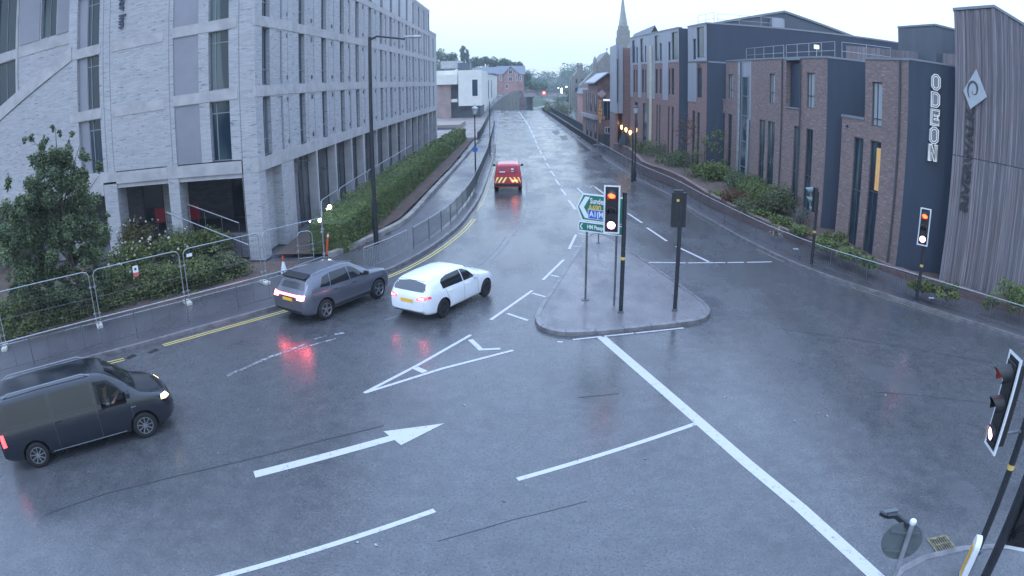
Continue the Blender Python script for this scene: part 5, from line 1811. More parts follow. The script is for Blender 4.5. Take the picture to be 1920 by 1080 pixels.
# ================================================================== STREET FURNITURE
def guard_rail(line, label, group, h=1.0, step=2.0, m='rail_grey', top='galvanised', z0=FZ, bars=0.12, cat='guard rail', name='guard_rail', r=.022, barw=.013, last_bars=90):
    P = resample(line, step)
    t = thing(name, (P[0].x, P[0].y, z0), label, cat, group)
    o = Vector((P[0].x, P[0].y, 0))
    mb = MB(); mb.tube([p - o + Vector((0, 0, h)) for p in P], r, 6); mb.build('top_rail', G[top], t)
    for i, p in enumerate(P):
        q = p - o
        if i < 100:
            mb = MB(); mb.tube([(q.x, q.y, 0), (q.x, q.y, h)], r, 6); mb.build('post', G[m], t)
    for i, (a, b) in enumerate(zip(P, P[1:])):
        if i >= 99: break
        a, b = a - o, b - o
        mb = MB()
        mb.bar((a.x, a.y, .14), (b.x, b.y, .14), .022, .022)
        mb.bar((a.x, a.y, h - .10), (b.x, b.y, h - .10), .016, .016)
        L = (b - a).length
        bb = bars if p.y < last_bars else .3
        n = int(L / bars)
        for k in range(1, n):
            q = a.lerp(b, k / n)
            mb.box(q.x - barw / 2, q.x + barw / 2, q.y - barw / 2, q.y + barw / 2, .14, h - .10)
        mb.build('bar_panel', G[m], t)
    return t

def clip_line(line, y0, y1):
    return [p for p in line if y0 <= p[1] <= y1]

railL = resample(offset(KL, -.62), 1.0)
guard_rail(clip_line(railL, 28.9, 125)[::-1], 'dark pedestrian guard rail sweeping along the left kerb up the road', 'pedestrian guard rails')
guard_rail(clip_line(railL, 9, 25.6)[::-1], 'thin guard rail on the left kerb beside the fenced flower bed', 'pedestrian guard rails', bars=.5)
guard_rail(clip_line(railL, 24.6, 29.6)[::-1], 'newer galvanised guard rail panels on the kerb behind the grey suv', 'pedestrian guard rails', m='galvanised', barw=.02, step=1.7, bars=.11)
railR = resample(offset(KR, .55), 1.0)
guard_rail(clip_line(railR, 12, 75)[::-1], 'dark pedestrian guard rail with a pale top bar curving along the right kerb', 'pedestrian guard rails')
guard_rail(clip_line(railR, 75, 188)[::-1], 'far dark guard rail between the road and the riverside path', 'pedestrian guard rails', bars=.25, top='rail_grey', m='black_iron', barw=.05)
gl = [Vector((p[0], p[1], 0)) for p in LB]
guard_rail(clip_line(resample(offset(gl, .1), 1.0), 86, 188)[::-1], 'black parapet railing on the left edge of the far footpath', 'black parapet railings', h=1.15, bars=.2, m='black_iron', top='black_iron', barw=.09, r=.05, step=3, cat='railing', name='parapet_railing')
gr_ = [Vector((p[0], p[1], 0)) for p in RB]
guard_rail(clip_line(resample(offset(gr_, -.05), 1.0), 86, 188)[::-1], 'black parapet railing between the riverside path and the river', 'black parapet railings', h=1.3, bars=.2, m='black_iron', top='black_iron', barw=.09, r=.05, step=3, cat='railing', name='parapet_railing')

# brick planter wall along the right footway
wl = smoothline([at(*p) for p in ((1150, 288), (1178, 298), (1203, 328), (1240, 343), (1280, 362), (1330, 391), (1440, 439), (1520, 467), (1617, 498), (1709, 533), (1796, 559), (1847, 577), (1920, 599))], 2)
t = thing('planter_wall', (0, 0, 0), 'low dark brick planter wall behind the right footway', 'wall')
mb = MB(); mc = MB()
O = offset(wl, .24)
for i in range(len(wl) - 1):
    a, b, c, d = wl[i], wl[i + 1], O[i], O[i + 1]
    k = sstep(50, 26, a.y); k2 = sstep(50, 26, b.y)
    h0, h1 = lerp(1.15, .50, k), lerp(1.15, .50, k2)
    mb.prism([(a.x, a.y), (b.x, b.y), (d.x, d.y), (c.x, c.y)], .1, 0, top=[h0, h1, h1, h0])
mb.build('wall', G['planter_brick'], t)
mb = MB()
I2 = offset(wl, -.03); O2 = offset(wl, .27)
for i in range(len(wl) - 1):
    a, b, c, d = I2[i], I2[i + 1], O2[i], O2[i + 1]
    k = sstep(50, 26, wl[i].y); k2 = sstep(50, 26, wl[i + 1].y)
    h0, h1 = lerp(1.15, .50, k) + .003, lerp(1.15, .50, k2) + .003
    mb.poly([(a.x, a.y, h0), (b.x, b.y, h1), (d.x, d.y, h1), (c.x, c.y, h0)])
    mb.poly([(a.x, a.y, h0 - .06), (b.x, b.y, h1 - .06), (b.x, b.y, h1), (a.x, a.y, h0)])
mb.build('coping', mat('brick_coping', (.2, .13, .12), .7, var=.3, scale=3), t)
# soil behind it up to the buildings
mb = MB()
for i in range(len(wl) - 1):
    a, b = O[i], O[i + 1]
    h0, h1 = lerp(1.0, .40, sstep(50, 26, a.y)), lerp(1.0, .40, sstep(50, 26, b.y))
    mb.poly([(a.x, a.y, h0), (b.x, b.y, h1), (b.x + 5, b.y + 1.5, h1 + .35), (a.x + 5, a.y + 1.5, h0 + .35)])
tag(mb.build('planting_bed', G['soil']), kind='structure')

# low stone edging below the hedge
t = thing('stone_edging', (0, 0, 0), 'low pale stone edging between the left footway and the hedge', 'low wall')
el = clip_line(resample(offset(gl, -.02), .8), 27.5, 86)
mb = MB()
E2 = offset(el, .3)
for i in range(len(el) - 1):
    a, b, c, d = el[i], el[i + 1], E2[i], E2[i + 1]
    s = .97
    b2, d2 = a.lerp(b, s), c.lerp(d, s)
    mb.prism([(a.x, a.y), (b2.x, b2.y), (d2.x, d2.y), (c.x, c.y)], .08, .34)
mb.build('edging_stones', mat('edge_stone', (.25, .23, .21), .7, var=.35, scale=1.1), t)

# ---- tall street lamp on the left footway
p = at(705.7, 458, FZ)
t = thing('street_lamp', p, 'tall black street lamp with a long arm in front of the pale block', 'street lamp', 'street lamps')
hh = 9.75
mb = MB(); mb.tube([(0, 0, 0), (0, 0, 2.2), (0, 0, 2.21), (0, 0, hh)], [.125, .125, .10, .08], 12); mb.build('pole', G['black_iron'], t)
q = aty(785, 71, p.y) - p
mb = MB(); mb.tube([(0, 0, hh - .12), (.35, 0, hh + .02), (q.x * .72, 0, q.z - .02)], [.06, .05, .045], 8); mb.build('arm', G['black_iron'], t)
mb = MB(); mb.extrude([(q.x * .70, -.13, q.z + .02), (q.x + .12, -.10, q.z + .0), (q.x + .12, .10, q.z), (q.x * .70, .13, q.z + .02)], (0, 0, .11)); hd_ = mb.build('lamp_head', G['galvanised'], t, bevel=.03)

def lantern(px, py, z, label, h, sign=False, tall=1.0):
    p = at(px, py, z)
    t = thing('lantern_post', p, label, 'street lamp', 'street lamps')
    mb = MB(); mb.lathe([(.11, 0), (.11, .7), (.08, .8), (.055, 1.0), (.04, h - .7), (.06, h - .68), (.03, h - .6)], n=12); mb.build('pole', G['black_iron'], t)
    mb = MB(); mb.lathe([(.12, h - .6), (.22, h - .2), (.22, h - .18)], n=8); mb.build('lantern_glass', mat('lantern_glass', (.45, .5, .5), .2, var=0), t)
    mb = MB(); mb.lathe([(.27, h - .18), (.24, h - .12), (.06, h), (.03, h + .12)], n=8); mb.build('lantern_cap', G['galvanised'] if sign else G['black_iron'], t)
    if sign:
        mb = MB(Matrix.Translation((0, -.09, 2.55)) @ Matrix.Rotation(pi / 2, 4, 'X')); mb.lathe([(.2, 0), (.2, .015)], n=20)
        s = mb.build('path_sign', mat('sign_blue', (.03, .14, .42), .4, var=0), t)
    return t
lantern(892, 345, FZ, 'black lantern post with a round blue path sign on the left footpath', 5.75, True)
lantern(1190, 340, FZ, 'black lantern post by the bend of the right footway', 5.85)
for px, py, tp_, lab, w in ((919, 292, 189, 'slim dark column on the left footpath, further up the road than the lantern', .06), (926, 262, 186, 'thin pale column just right of the slim dark column', .045), (1185, 342, 247, 'dark square column standing against the right lantern post', .09), (1170, 313, 285, 'short post with a small pale cap by the brick planter', .04), (1102, 262, 240, 'short dark post near the café railings', .05),
                            (1070, 215, 150, 'tall slim lamp column by the river beyond the path', .08), (1046, 212, 172, 'slim column near the willow bush by the river path', .06)):
    p = at(px, py, FZ)
    v = ray(px, tp_); s = hypot(p.x, p.y) / hypot(v.x, v.y); z = CAM_H + v.z * s
    t = thing('post_column', p, lab, 'post', 'slim columns along the footpaths')
    mb = MB(); mb.tube([(0, 0, 0), (0, 0, (z - FZ) * .3), (0, 0, (z - FZ) * .31), (0, 0, z - FZ - .1)], [w, w, w * .7, w * .6], 8); mb.build('shaft', G['black_iron'] if 'pale' not in lab[:9] else G['galvanised'], t)
    mb = MB(); mb.lathe([(w * .9, z - FZ - .1), (w * .9, z - FZ - .02), (w * .3, z - FZ)], n=8); mb.build('cap', G['galvanised'], t)

# ---- traffic signals
lamp('signal_red_glow', (1, .02, .03), 2.5)
lamp('signal_amber', (1, .085, .02), 6)
lamp('signal_white', (1, .86, .96), 5)
lamp('signal_glow', (1, .2, .45), 2.2)
mat('lens_off', (.02, .02, .022), .25, var=0)
def signal(p, poleh, off, zc, az, label, board=True, lit=True, hoodm='plastic_black', bh=1.45, bw=.46, poler=.07, toplit=True, botlit=True, hood=.34, tilt=0, extra=None, yellow=True):
    t = thing('traffic_signal', p, label, 'traffic signal', 'traffic signals')
    mb = MB(); mb.tube([(0, 0, 0), (0, 0, poleh)], poler, 12); pl = mb.build('pole', G['black_iron'], t)
    mb = MB(); mb.lathe([(poler + .03, -.005), (poler + .03, .05), (poler, .06)], n=12); mb.build('base_collar', G['rail_grey'], t)
    a = radians(az)
    fwd = Vector((sin(a), cos(a), 0)); rt = Vector((cos(a), -sin(a), 0))
    M = Matrix.Identity(4)
    c = Vector((off[0], off[1], zc))
    for i in range(3):
        M[i][0], M[i][1], M[i][2], M[i][3] = rt[i], fwd[i], (0, 0, 1)[i], c[i]
    if tilt: M = M @ Matrix.Rotation(tilt, 4, 'Y')
    H2, W2 = bh / 2, bw / 2
    if board:
        mb = MB(M); mb.box(-W2, W2, -.02, 0.0, -H2, H2); bb = mb.build('backing_board', G['plastic_black'], t)
        mb = MB(M)
        k = .045
        mb.box(-W2 - .004, -W2 + k, -.024, .008, -H2, H2); mb.box(W2 - k, W2 + .004, -.024, .008, -H2, H2)
        mb.box(-W2 + k, W2 - k, -.024, .008, H2 - k, H2); mb.box(-W2 + k, W2 - k, -.024, .008, -H2, -H2 + k)
        mb.build('white_border', G['white_paint'], bb)
    mb = MB(M); mb.box(-.15, .15, -.20, -.021, -H2 + .12, H2 - .12); mb.box(-.15, .15, .009, .05, -H2 + .12, H2 - .12)
    mb.build('head', G['plastic_black'], t, bevel=.015)
    # brackets back to the pole
    for zz in (-.5, .5):
        mb = MB(); A = M @ Vector((0, -.12, zz * bh / 1.45)); mb.bar(A, (0, 0, A.z), .05, .04); mb.build('bracket', G['rail_grey'], t)
    for k, zz in enumerate((.46, 0, -.46)):
        zz *= bh / 1.45
        Mz = M @ Matrix.Translation((0, .05, zz)) @ Matrix.Rotation(-pi / 2, 4, 'X')
        mb = MB(Mz); mb.lathe([(.125, 0), (.12, .012), (.075, .022), (.01, .026)], n=20)
        on = (k == 0 and toplit) or (k == 2 and botlit)
        m = G['lens_off']
        if on: m = G['signal_amber'] if k == 0 else G['signal_white']
        ln = mb.build('lens', m, t)
        if on:
            mb = MB(Mz); mb.lathe([(.135, .0), (.135, .006), (.116, .008)], n=20); mb.build('glow_ring', G['signal_red_glow'] if k == 0 else G['signal_glow'], ln)  # emissive ring added as the coloured glow fringe around a lit lens
        mb = MB(Mz)
        n = 18
        R = .145
        for i in range(n):
            a0 = .75 * pi + i / n * 1.5 * pi; a1 = .75 * pi + (i + 1) / n * 1.5 * pi
            # open at the bottom
            def lenh(a_):
                return (hood, hood * .8, hood * .35)[k] * (.6 + .4 * max(0, -sin(a_)))
            P0, P1 = (R * cos(a0), R * sin(a0)), (R * cos(a1), R * sin(a1))
            dr = (.055, .03, 0)[k]
            for rr in (1.0, .955):
                mb.poly([(P0[0] * rr, P0[1] * rr, 0), (P1[0] * rr, P1[1] * rr, 0), (P1[0] * rr * .95, P1[1] * rr * .95 + dr, lenh(a1)), (P0[0] * rr * .95, P0[1] * rr * .95 + dr, lenh(a0))])
        mb.build('hood', G[hoodm] if not (k == 0 and hoodm == 'hood_pale1') else G['hood_grey'], t, smooth=False)
    if yellow:
        for hz in ((.45,) if poleh > 3 else ()):
            mb = MB(); mb.tube([(0, 0, poleh * hz), (0, 0, poleh * hz + .1)], poler + .004, 12, cap=False); mb.build('label_band', mat('label_yellow', (.6, .42, .12), .5, var=.1), t)
    return t
mat('hood_grey', (.30, .32, .34), .4, var=.1)
mat('hood_green', (.10, .16, .16), .35, var=.1)
p = at(1163.7, 586, .13)
signal(p, 3.95, (-.42, -.12), 3.42, 192, 'traffic signal on the island facing the camera, lit beside the green direction sign', bh=1.52, bw=.50)
mb = MB()
p = at(1265, 582, .13)
s2 = signal(p, 3.7, (-.06, .16), 3.42, 8, 'traffic signal on the island seen from behind, all black', board=False, toplit=False, botlit=False, yellow=False)
mb = MB(); mb.box(-.29, .19, -.03, .12, -1.1 + 3.92, 3.95); k_ = mb.build('rear_cover', G['plastic_black'], s2, bevel=.02)
mb = MB(); mb.box(-.15, .02, -.042, -.031, 3.66, 3.74); mb.build('label_plate', G['label_yellow'], k_)
p = at(1521, 498, FZ)
signal(p, 3.3, (-.22, .0), 2.95, 285, 'dark traffic signal seen from the side in front of the brick blocks', board=False, toplit=False, botlit=False, hoodm='hood_green', bh=1.3)
p = at(1717.5, 567, FZ)
signal(p, 3.2, (-.17, -.07), 3.02, 222, 'lit traffic signal with white border by the dark cinema wall', bh=1.45, tilt=.0)
p = Vector((8.33, 7.13, FZ))
signal(p, 4.0, (-.76, .03), 3.12, 283, 'near right traffic signal seen from its side with pale hood and white border', bh=1.66, hoodm='plastic_black', hood=.3)
# nearest signal, half out of the frame
c_ = at(1872, 1036, 2.72)
p = Vector((c_.x + .06, c_.y + .08, FZ))
signal(p, 4.1, (.22, -.12), 2.72 + .74 - FZ, 215, 'nearest traffic signal cut by the lower right corner, black face with white border', bh=1.48, toplit=False, botlit=False, bw=.56)

# ---- no-entry style sign seen from the back with its lamp bracket
top = at(1712, 979, 2.55)
t = thing('road_sign', (top.x - .02, top.y - .16, FZ), 'round road sign seen from behind on a leaning grey post at the near right corner', 'road sign')
T = Vector((.02, .16, 2.55 - FZ))
mb = MB(); mb.tube([(0, 0, 0), T], .038, 12); mb.build('post', G['galvanised'], t)
mb = MB(); mb.lathe([(.05, 0), (.05, .04), (.04, .055), (.01, .06)], T - Vector((0, 0, .02)), n=14); mb.build('cap', G['white_paint'], t)
dc = T * .86 + Vector((-.03, .07, 0))
Md = Matrix.Translation(dc) @ Matrix.Rotation(-.42, 4, 'Z') @ Matrix.Rotation(-pi / 2 - .05, 4, 'X')
mb = MB(Md); mb.lathe([(.30, 0), (.30, .012)], n=32); mb.build('sign_disc', mat('sign_back', (.10, .12, .125), .5, var=.1), t)
for yy in (-.17, .13):
    mb = MB(Md); mb.box(-.22, .22, yy, yy + .04, -.03, -.002); mb.build('clip_rail', G['sign_back'], t)
mb = MB(); mb.bar(T + Vector((0, .02, -.1)), T + Vector((-.16, .22, -.02)), .05, .07); mb.bar(T + Vector((-.16, .22, -.02)), T + Vector((-.30, .24, -.02)), .05, .05); mb.bar(T + Vector((-.30, .24, -.02)), T + Vector((-.36, .34, -.02)), .05, .05)
mb.build('lamp_bracket', G['black_iron'], t)
mb = MB(); mb.box(T.x - .32, T.x - .08, T.y + .3, T.y + .38, T.z - .06, T.z + .0); mb.build('sign_lamp', G['sign_back'], t, bevel=.01)

# ---- white bollard with a yellow panel behind the near pole
p = at(1838, 1006, 1.05)
t = thing('bollard', (p.x, p.y, FZ), 'white round-topped bollard with a yellow panel at the near right corner', 'bollard')
MBo = Matrix.Rotation(radians(55), 4, 'Z')
def arch(w, h, n=10, r=None):
    r = w / 2
    return [(-w / 2, 0), (w / 2, 0)] + [(r * cos(pi * k / n), h - r + r * sin(pi * k / n)) for k in range(n + 1)]
mb = MB(MBo); mb.extrude([(x, -.06, z) for x, z in arch(.34, .93)], (0, .12, 0)); mb.build('shell', G['white_paint'], t, bevel=.015)
mb = MB(MBo); mb.box(-.11, .11, .063, .072, .1, .74); mb.box(-.11, .11, -.072, -.063, .1, .74); mb.build('yellow_panel', mat('bollard_yellow', (.75, .42, .05), .4, var=.05), t)

# ---- green direction sign on two posts
A_, B_ = at(1096, 563, .13), at(1150, 573, .13)
dirv = (B_ - A_); SAZ = math.degrees(atan2(dirv.x, dirv.y))
t = thing('direction_sign', (0, 0, 0), 'green direction sign with a white chevron on two grey posts on the island', 'road sign')
MS = frame_of((A_.x, A_.y), SAZ, 1)
def su(px, py):
    q = MS.inverted() @ atwall(px, py, (A_.x, A_.y), SAZ)
    return q.x, q.z
mat('sign_green', (.015, .17, .11), .35, var=.04)
mat('sign_border', (.75, .77, .78), .4, var=0)
mat('sign_tarmac_blue', (.02, .13, .5), .35, var=0)
for u, px in ((0, 1096), (MS.inverted() @ B_, 1155)):
    u = 0 if px == 1096 else u.x
    mb = MB(MS); mb.tube([(u, -.06, .13), (u, -.06, 3.6)], .036, 10); mb.build('post', G['rail_grey'], t)
mb = MB(MS); mb.lathe([(.14, .131), (.14, .15), (.05, .16)], (0, -.06, 0), n=14); mb.build('base_plate', G['rail_grey'], t)
R_ = 1166
tl, tip, bl = su(1093, 362), su(1081.5, 387), su(1091, 413)
ur = tl[0] + 1.52
def slab(poly, w0, w1, m, name, parent):
    mb = MB(MS); mb.extrude([(u, w0, z) for u, z in poly], (0, w1 - w0, 0)); return mb.build(name, G[m], parent)
zt_, zb_ = tl[1], bl[1]
bd_ = slab([tl, (ur, zt_), (ur, zb_), bl, tip], .0, .02, 'sign_border', 'sign_board', t)
def inset(p, c, k): return (c[0] + (p[0] - c[0]) * k, c[1] + (p[1] - c[1]) * k)
cz_ = (zt_ + zb_) / 2
slab([(tl[0] + .04, zt_ - .05), (ur - .05, zt_ - .05), (ur - .05, zb_ + .05), (bl[0] + .04, zb_ + .05), (tip[0] + .055, tip[1])], .02, .026, 'sign_green', 'green_face', bd_)
hz = (zt_ - zb_) / 2 - .10
cx0 = tip[0] + .10
slab([(cx0, cz_), (cx0 + .22, cz_ + hz), (cx0 + .40, cz_ + hz), (cx0 + .18, cz_), (cx0 + .40, cz_ - hz), (cx0 + .22, cz_ - hz)], .026, .031, 'sign_border', 'white_chevron', bd_)
def sgntext(s, size, u, z, m, parent, sc=(1, 1)):
    me_w = MS @ Matrix.Translation((u, .036, z)) @ Matrix.Rotation(pi / 2, 4, 'X')
    return lettering('sign_text', s, size, me_w, G[m], parent, bold=.006, scale=sc)
mat('sign_gold', (.80, .50, .12), .4, var=0)
su0 = su(1106, 376)
hgt = zt_ - zb_
sgntext('Sunderland', .235, su0[0] + .46, zt_ - hgt * .25, 'sign_border', bd_, (.82, 1.1))
sgntext('A690', .235, su0[0] + .20, zt_ - hgt * .50, 'sign_gold', bd_, (.9, 1.1))
slab([(su0[0] - .05, zb_ + .09), (su0[0] + .72, zb_ + .09), (su0[0] + .72, zb_ + .42), (su0[0] - .05, zb_ + .42)], .026, .029, 'sign_border', 'blue_panel_border', bd_)
slab([(su0[0] - .03, zb_ + .11), (su0[0] + .70, zb_ + .11), (su0[0] + .70, zb_ + .40), (su0[0] - .03, zb_ + .40)], .029, .033, 'sign_tarmac_blue', 'blue_panel', bd_)
sgntext('A1(M)', .25, su0[0] + .30, zb_ + .25, 'sign_border', bd_, (.9, 1.05))
l0 = su(1086, 416); l1 = su(1088, 431); tp2 = su(1084, 421)
zt2, zb2 = zb_ - .02, zb_ - .36
lb = slab([(l0[0], zt2), (ur, zt2), (ur, zb2), (l0[0], zb2), (tp2[0], (zt2 + zb2) / 2)], .0, .02, 'sign_border', 'lower_board', t)
slab([(l0[0] + .03, zt2 - .04), (ur - .04, zt2 - .04), (ur - .04, zb2 + .04), (l0[0] + .03, zb2 + .04), (tp2[0] + .04, (zt2 + zb2) / 2)], .02, .026, 'sign_green', 'green_face', lb)
zc2 = (zt2 + zb2) / 2
slab([(tp2[0] + .07, zc2), (tp2[0] + .15, zc2 + .1), (tp2[0] + .2, zc2 + .1), (tp2[0] + .12, zc2), (tp2[0] + .2, zc2 - .1), (tp2[0] + .15, zc2 - .1)], .026, .031, 'sign_border', 'white_chevron', lb)
sgntext('HM Passport Office', .17, (l0[0] + ur) / 2 + .08, zc2, 'sign_border', lb, (.86, 1.1))
# short post at the island's far tip
p = at(1122, 456, .13)
t = thing('marker_post', p, 'short thin post at the far tip of the traffic island', 'post')
mb = MB(); mb.tube([(0, 0, 0), (0, 0, .72)], .03, 8); mb.build('shaft', G['rail_grey'], t)
mb = MB(); mb.lathe([(.10, 0), (.10, .02), (.03, .03)], n=12); mb.build('foot_plate', G['rail_grey'], t)

# ---- temporary site fencing
def heras(a, b, h, label, base=FZ, feet=True, wires=True):
    a, b = Vector((a[0], a[1], base)), Vector((b[0], b[1], base))
    t = thing('site_fence_panel', a, label, 'fence panel', 'temporary wire fence panels')
    d = b - a; L = d.length; u = d.normalized()
    P = lambda s, z: u * s + Vector((0, 0, z))
    r = .021
    mb = MB(); mb.tube([P(.05, .05), P(.05, h - .18), P(.12, h - .05), P(.25, h), P(L - .25, h), P(L - .12, h - .05), P(L - .05, h - .18), P(L - .05, .05)], r, 8)
    mb.build('tube_frame', G['galvanised'], t)
    mb = MB(); mb.tube([P(.05, .16), P(L - .05, .16)], r * .8, 6); mb.build('bottom_tube', G['galvanised'], t)
    mb = MB(); mb.tube([P(.05, h * .52), P(L - .05, h * .52)], .007, 5)
    n = int(L / .14)
    for k in range(1, n):
        q = P(.05 + (L - .1) * k / n, 0)
        mb.tube([q + Vector((0, 0, .16)), q + Vector((0, 0, h - .02))], .0024, 3, cap=False)
    for k in range(1, 8):
        mb.tube([P(.05, .16 + (h - .2) * k / 8), P(L - .05, .16 + (h - .2) * k / 8)], .0024, 3, cap=False)
    mb.build('wire_mesh', G['rail_grey'], t)
    for s in (.05, L - .05):
        for z in (.5, h - .6):
            mb = MB(); mb.box(*[v for c in zip(P(s, z) - Vector((.05, .05, .03)), P(s, z) + Vector((.05, .05, .03))) for v in c]); mb.build('clip', G['galvanised'], t)
    return t
hp = [at(*p, FZ) for p in ((-150, 690), (10, 655), (187, 612), (352, 570), (497, 532), (612, 498))]
hlab = ['wire site fence panel cut by the left edge of the picture', 'wire site fence panel in front of the tree on the left', 'wire site fence panel carrying a small red and white notice', 'wire site fence panel with a white card near its top left corner', 'wire site fence panel behind the grey suv at the corner of the pale block']
for a, b, l in zip(hp, hp[1:], hlab):
    d = (b - a).normalized() * .04
    heras(a + d, b - d, 2.08, l)
mat('foot_block', (.5, .48, .42), .8, var=.2)
for i, (p, w) in enumerate(zip(hp[1:5], ('furthest left foot block of the wire fence', 'foot block between the tree panel and the notice panel', 'foot block between the notice panel and the white card panel', 'foot block under the fence just left of the grey suv'))):
    d = (hp[i + 2] - hp[i]).normalized()
    t = thing('fence_foot', (p.x, p.y, FZ), w, 'fence foot', 'fence foot blocks', rz=atan2(d.y, d.x))
    mb = MB(); mb.box(-.12, .12, -.30, .30, .001, .13); mb.build('block', G['foot_block'], t, bevel=.02)
    mb = MB(); mb.lathe([(.03, .131), (.03, .15)], n=8); mb.build('socket', G['rail_grey'], t)
# small notices
n_ = (hp[3] - hp[2]).normalized()
q = atwall(254, 508, (hp[2].x, hp[2].y), math.degrees(atan2(n_.x, n_.y)))
t = thing('safety_notice', q, 'small white and red safety notice tied to the wire fence', 'notice', rz=atan2(n_.y, n_.x))
mb = MB(); mb.box(-.11, .11, -.05, -.04, -.05, .2); mb.build('white_card', G['white_paint'], t)
mb = MB(); mb.box(-.11, .11, -.05, -.04, -.2, -.051); mb.build('red_card', mat('notice_red', (.6, .12, .1), .5, var=0), t)
mb = MB(Matrix.Translation((0, -.051, .08)) @ Matrix.Rotation(pi / 2, 4, 'X')); mb.lathe([(.05, 0), (.05, .003)], n=14); mb.build('symbol', G['frame_dark'], t)
q = atwall(354, 478, (hp[3].x, hp[3].y), math.degrees(atan2((hp[4] - hp[3]).x, (hp[4] - hp[3]).y)))
t = thing('white_card', q, 'white card tied near the top of the wire fence', 'notice', rz=atan2((hp[4] - hp[3]).y, (hp[4] - hp[3]).x))
mb = MB(); mb.box(-.12, .12, -.05, -.042, -.06, .06); mb.build('card', G['white_paint'], t)
mb = MB(); mb.box(-.10, -.08, -.04, -.02, .0, .09); mb.build('tie', G['frame_dark'], t)
# fence turning in behind the hedge
c0_ = hp[5]
pts2 = [(c0_.x - .1, c0_.y + .15), (-9.5, 30.3), (-9.55, 33.8), (-9.6, 37.3), (-9.6, 40.8), (-9.6, 44.3), (-9.6, 47.8), (-9.6, 51.3), (-9.6, 54.8), (-9.6, 58.3)]
names = ['first', 'second', 'third', 'fourth', 'fifth', 'sixth', 'seventh', 'eighth', 'ninth']
for i, (a, b) in enumerate(zip(pts2, pts2[1:])):
    heras(a, b, 2.15, names[i] + ' wire fence panel behind the hedge, counted from the junction end')
ga, gb_ = at(559, 492, FZ), at(591, 488, FZ)
heras(ga, gb_, 1.35, 'small open wire gate frame by the corner of the pale block')
# work lamps hanging on that fence
mat('work_light', (1, 1, 1), .3, var=0, emit=14, ecol=(.93, .97, 1))
for px, py, y, r, lab in ((600, 413, 27.3, .09, 'bright white site lamp on the fence post left of the hedge'), (618, 388, 30.2, .10, 'bright white site lamp behind the near end of the hedge'), (581, 415, 29, .035, 'tiny white fairy light left of the bright site lamp'), (613, 392, 31.5, .05, 'small white light beside the upper site lamp')):
    q = aty(px, py, y)
    t = thing('site_lamp', q, lab, 'lamp', 'white site lamps on the fence')
    mb = MB(); mb.ball((0, 0, 0), r, 8); mb.build('bulb', G['work_light'], t, smooth=True)
    mb = MB(); mb.lathe([(r * .5, r), (r * .4, r + .06)], n=8); mb.build('holder', G['frame_dark'], t)
# cone and orange post
p = at(533, 513, FZ)
t = thing('traffic_cone', p, 'pale traffic cone standing behind the grey suv', 'cone')
mb = MB(); mb.box(-.2, .2, -.2, .2, 0, .04); mb.build('base', G['rubber'], t, bevel=.01)
mb = MB(); mb.lathe([(.15, .04), (.05, .52)], n=18); mb.build('white_sleeve', G['white_paint'], t)
mb = MB(); mb.lathe([(.052, .525), (.03, .75), (.02, .76)], n=18); mb.build('red_tip', mat('cone_red', (.6, .06, .04), .5, var=.05), t)
p = at(613, 478, .14)
t = thing('barrier_post', p, 'leaning orange plastic post at the near end of the hedge', 'post')
mb = MB(); mb.tube([(0, 0, 0), (.05, .02, .5), (.12, .04, 1.0)], [.05, .045, .04], 10); mb.build('post', mat('post_orange', (.65, .08, .03), .5, var=.1), t)
mb = MB(); mb.tube([(.098, .034, .82), (.112, .038, .94)], .047, 10, cap=False); mb.build('white_band', G['white_paint'], t)
mb = MB(); mb.box(-.14, .14, -.14, .14, -.02, .02); mb.build('foot', G['rubber'], t)
# scraps of litter on the right footway
for i, (px, py, lab) in enumerate(((1746, 559, 'scrap of white paper behind the right guard rail'), (1492, 467, 'small pale scrap of litter on the right footway'), (207, 572, 'white scrap lying in the flower bed'))):
    p = at(px, py, FZ + .005)
    t = flat('litter', [(p.x - .16, p.y - .05), (p.x + .12, p.y - .1), (p.x + .17, p.y + .06), (p.x - .1, p.y + .1)], FZ + .012, G['white_paint'], kind=None)
    tag(t, lab, 'litter')
# grey service cabinets on the pale block: cameras
mb = MB()
for i, (px, py, y) in enumerate(((553, 303, 32.2), (687, 250, 48.7))):
    q = PBq = (MA.inverted() @ atwall(px, py, (-11.7, 28), 0))
    mb = MB(MA); mb.bar((q.x, 0, q.z), (q.x + .1, .8, q.z + .02), .05, .05); mb.build('wall_bracket', G['frame_dark'], PB)

# ================================================================== VEGETATION
def leaves(mb, pts_r, n, size, flat_=0.0, shell=.55):
    """leaf-sized faces spread through overlapping clumps; pts_r = [(centre, (rx,ry,rz))]"""
    tot = sum(r[0] * r[1] for c, r in pts_r)
    for c, r in pts_r:
        k = max(6, int(n * r[0] * r[1] / tot))
        for _ in range(k):
            while True:
                v = Vector((random.uniform(-1, 1), random.uniform(-1, 1), random.uniform(-1, 1)))
                if .05 < v.length < 1: break
            v = v.normalized() * (shell + (1 - shell) * random.random() ** .6)
            p = Vector(c) + Vector((v.x * r[0], v.y * r[1], v.z * r[2]))
            s = size * random.uniform(.6, 1.35)
            a = Vector((random.gauss(0, 1), random.gauss(0, 1), random.gauss(0, .6))).normalized()
            up = (v + Vector((random.gauss(0, .5), random.gauss(0, .5), random.gauss(.5, .5)))).normalized()
            b = up.cross(a)
            if b.length < .1: continue
            b.normalize()
            mb.poly([p - a * s * .5, p + b * s * .3, p + a * s * .55, p - b * s * .3])

def clumps(c, R, k, rr, seed=None, squash=1.0):
    out = []
    for _ in range(k):
        while True:
            v = Vector((random.uniform(-1, 1), random.uniform(-1, 1), random.uniform(-1, 1)))
            if v.length < 1: break
        q = rr * random.uniform(.6, 1.3)
        out.append((Vector(c) + Vector((v.x * R[0], v.y * R[1], v.z * R[2])), (q, q, q * squash)))
    return out

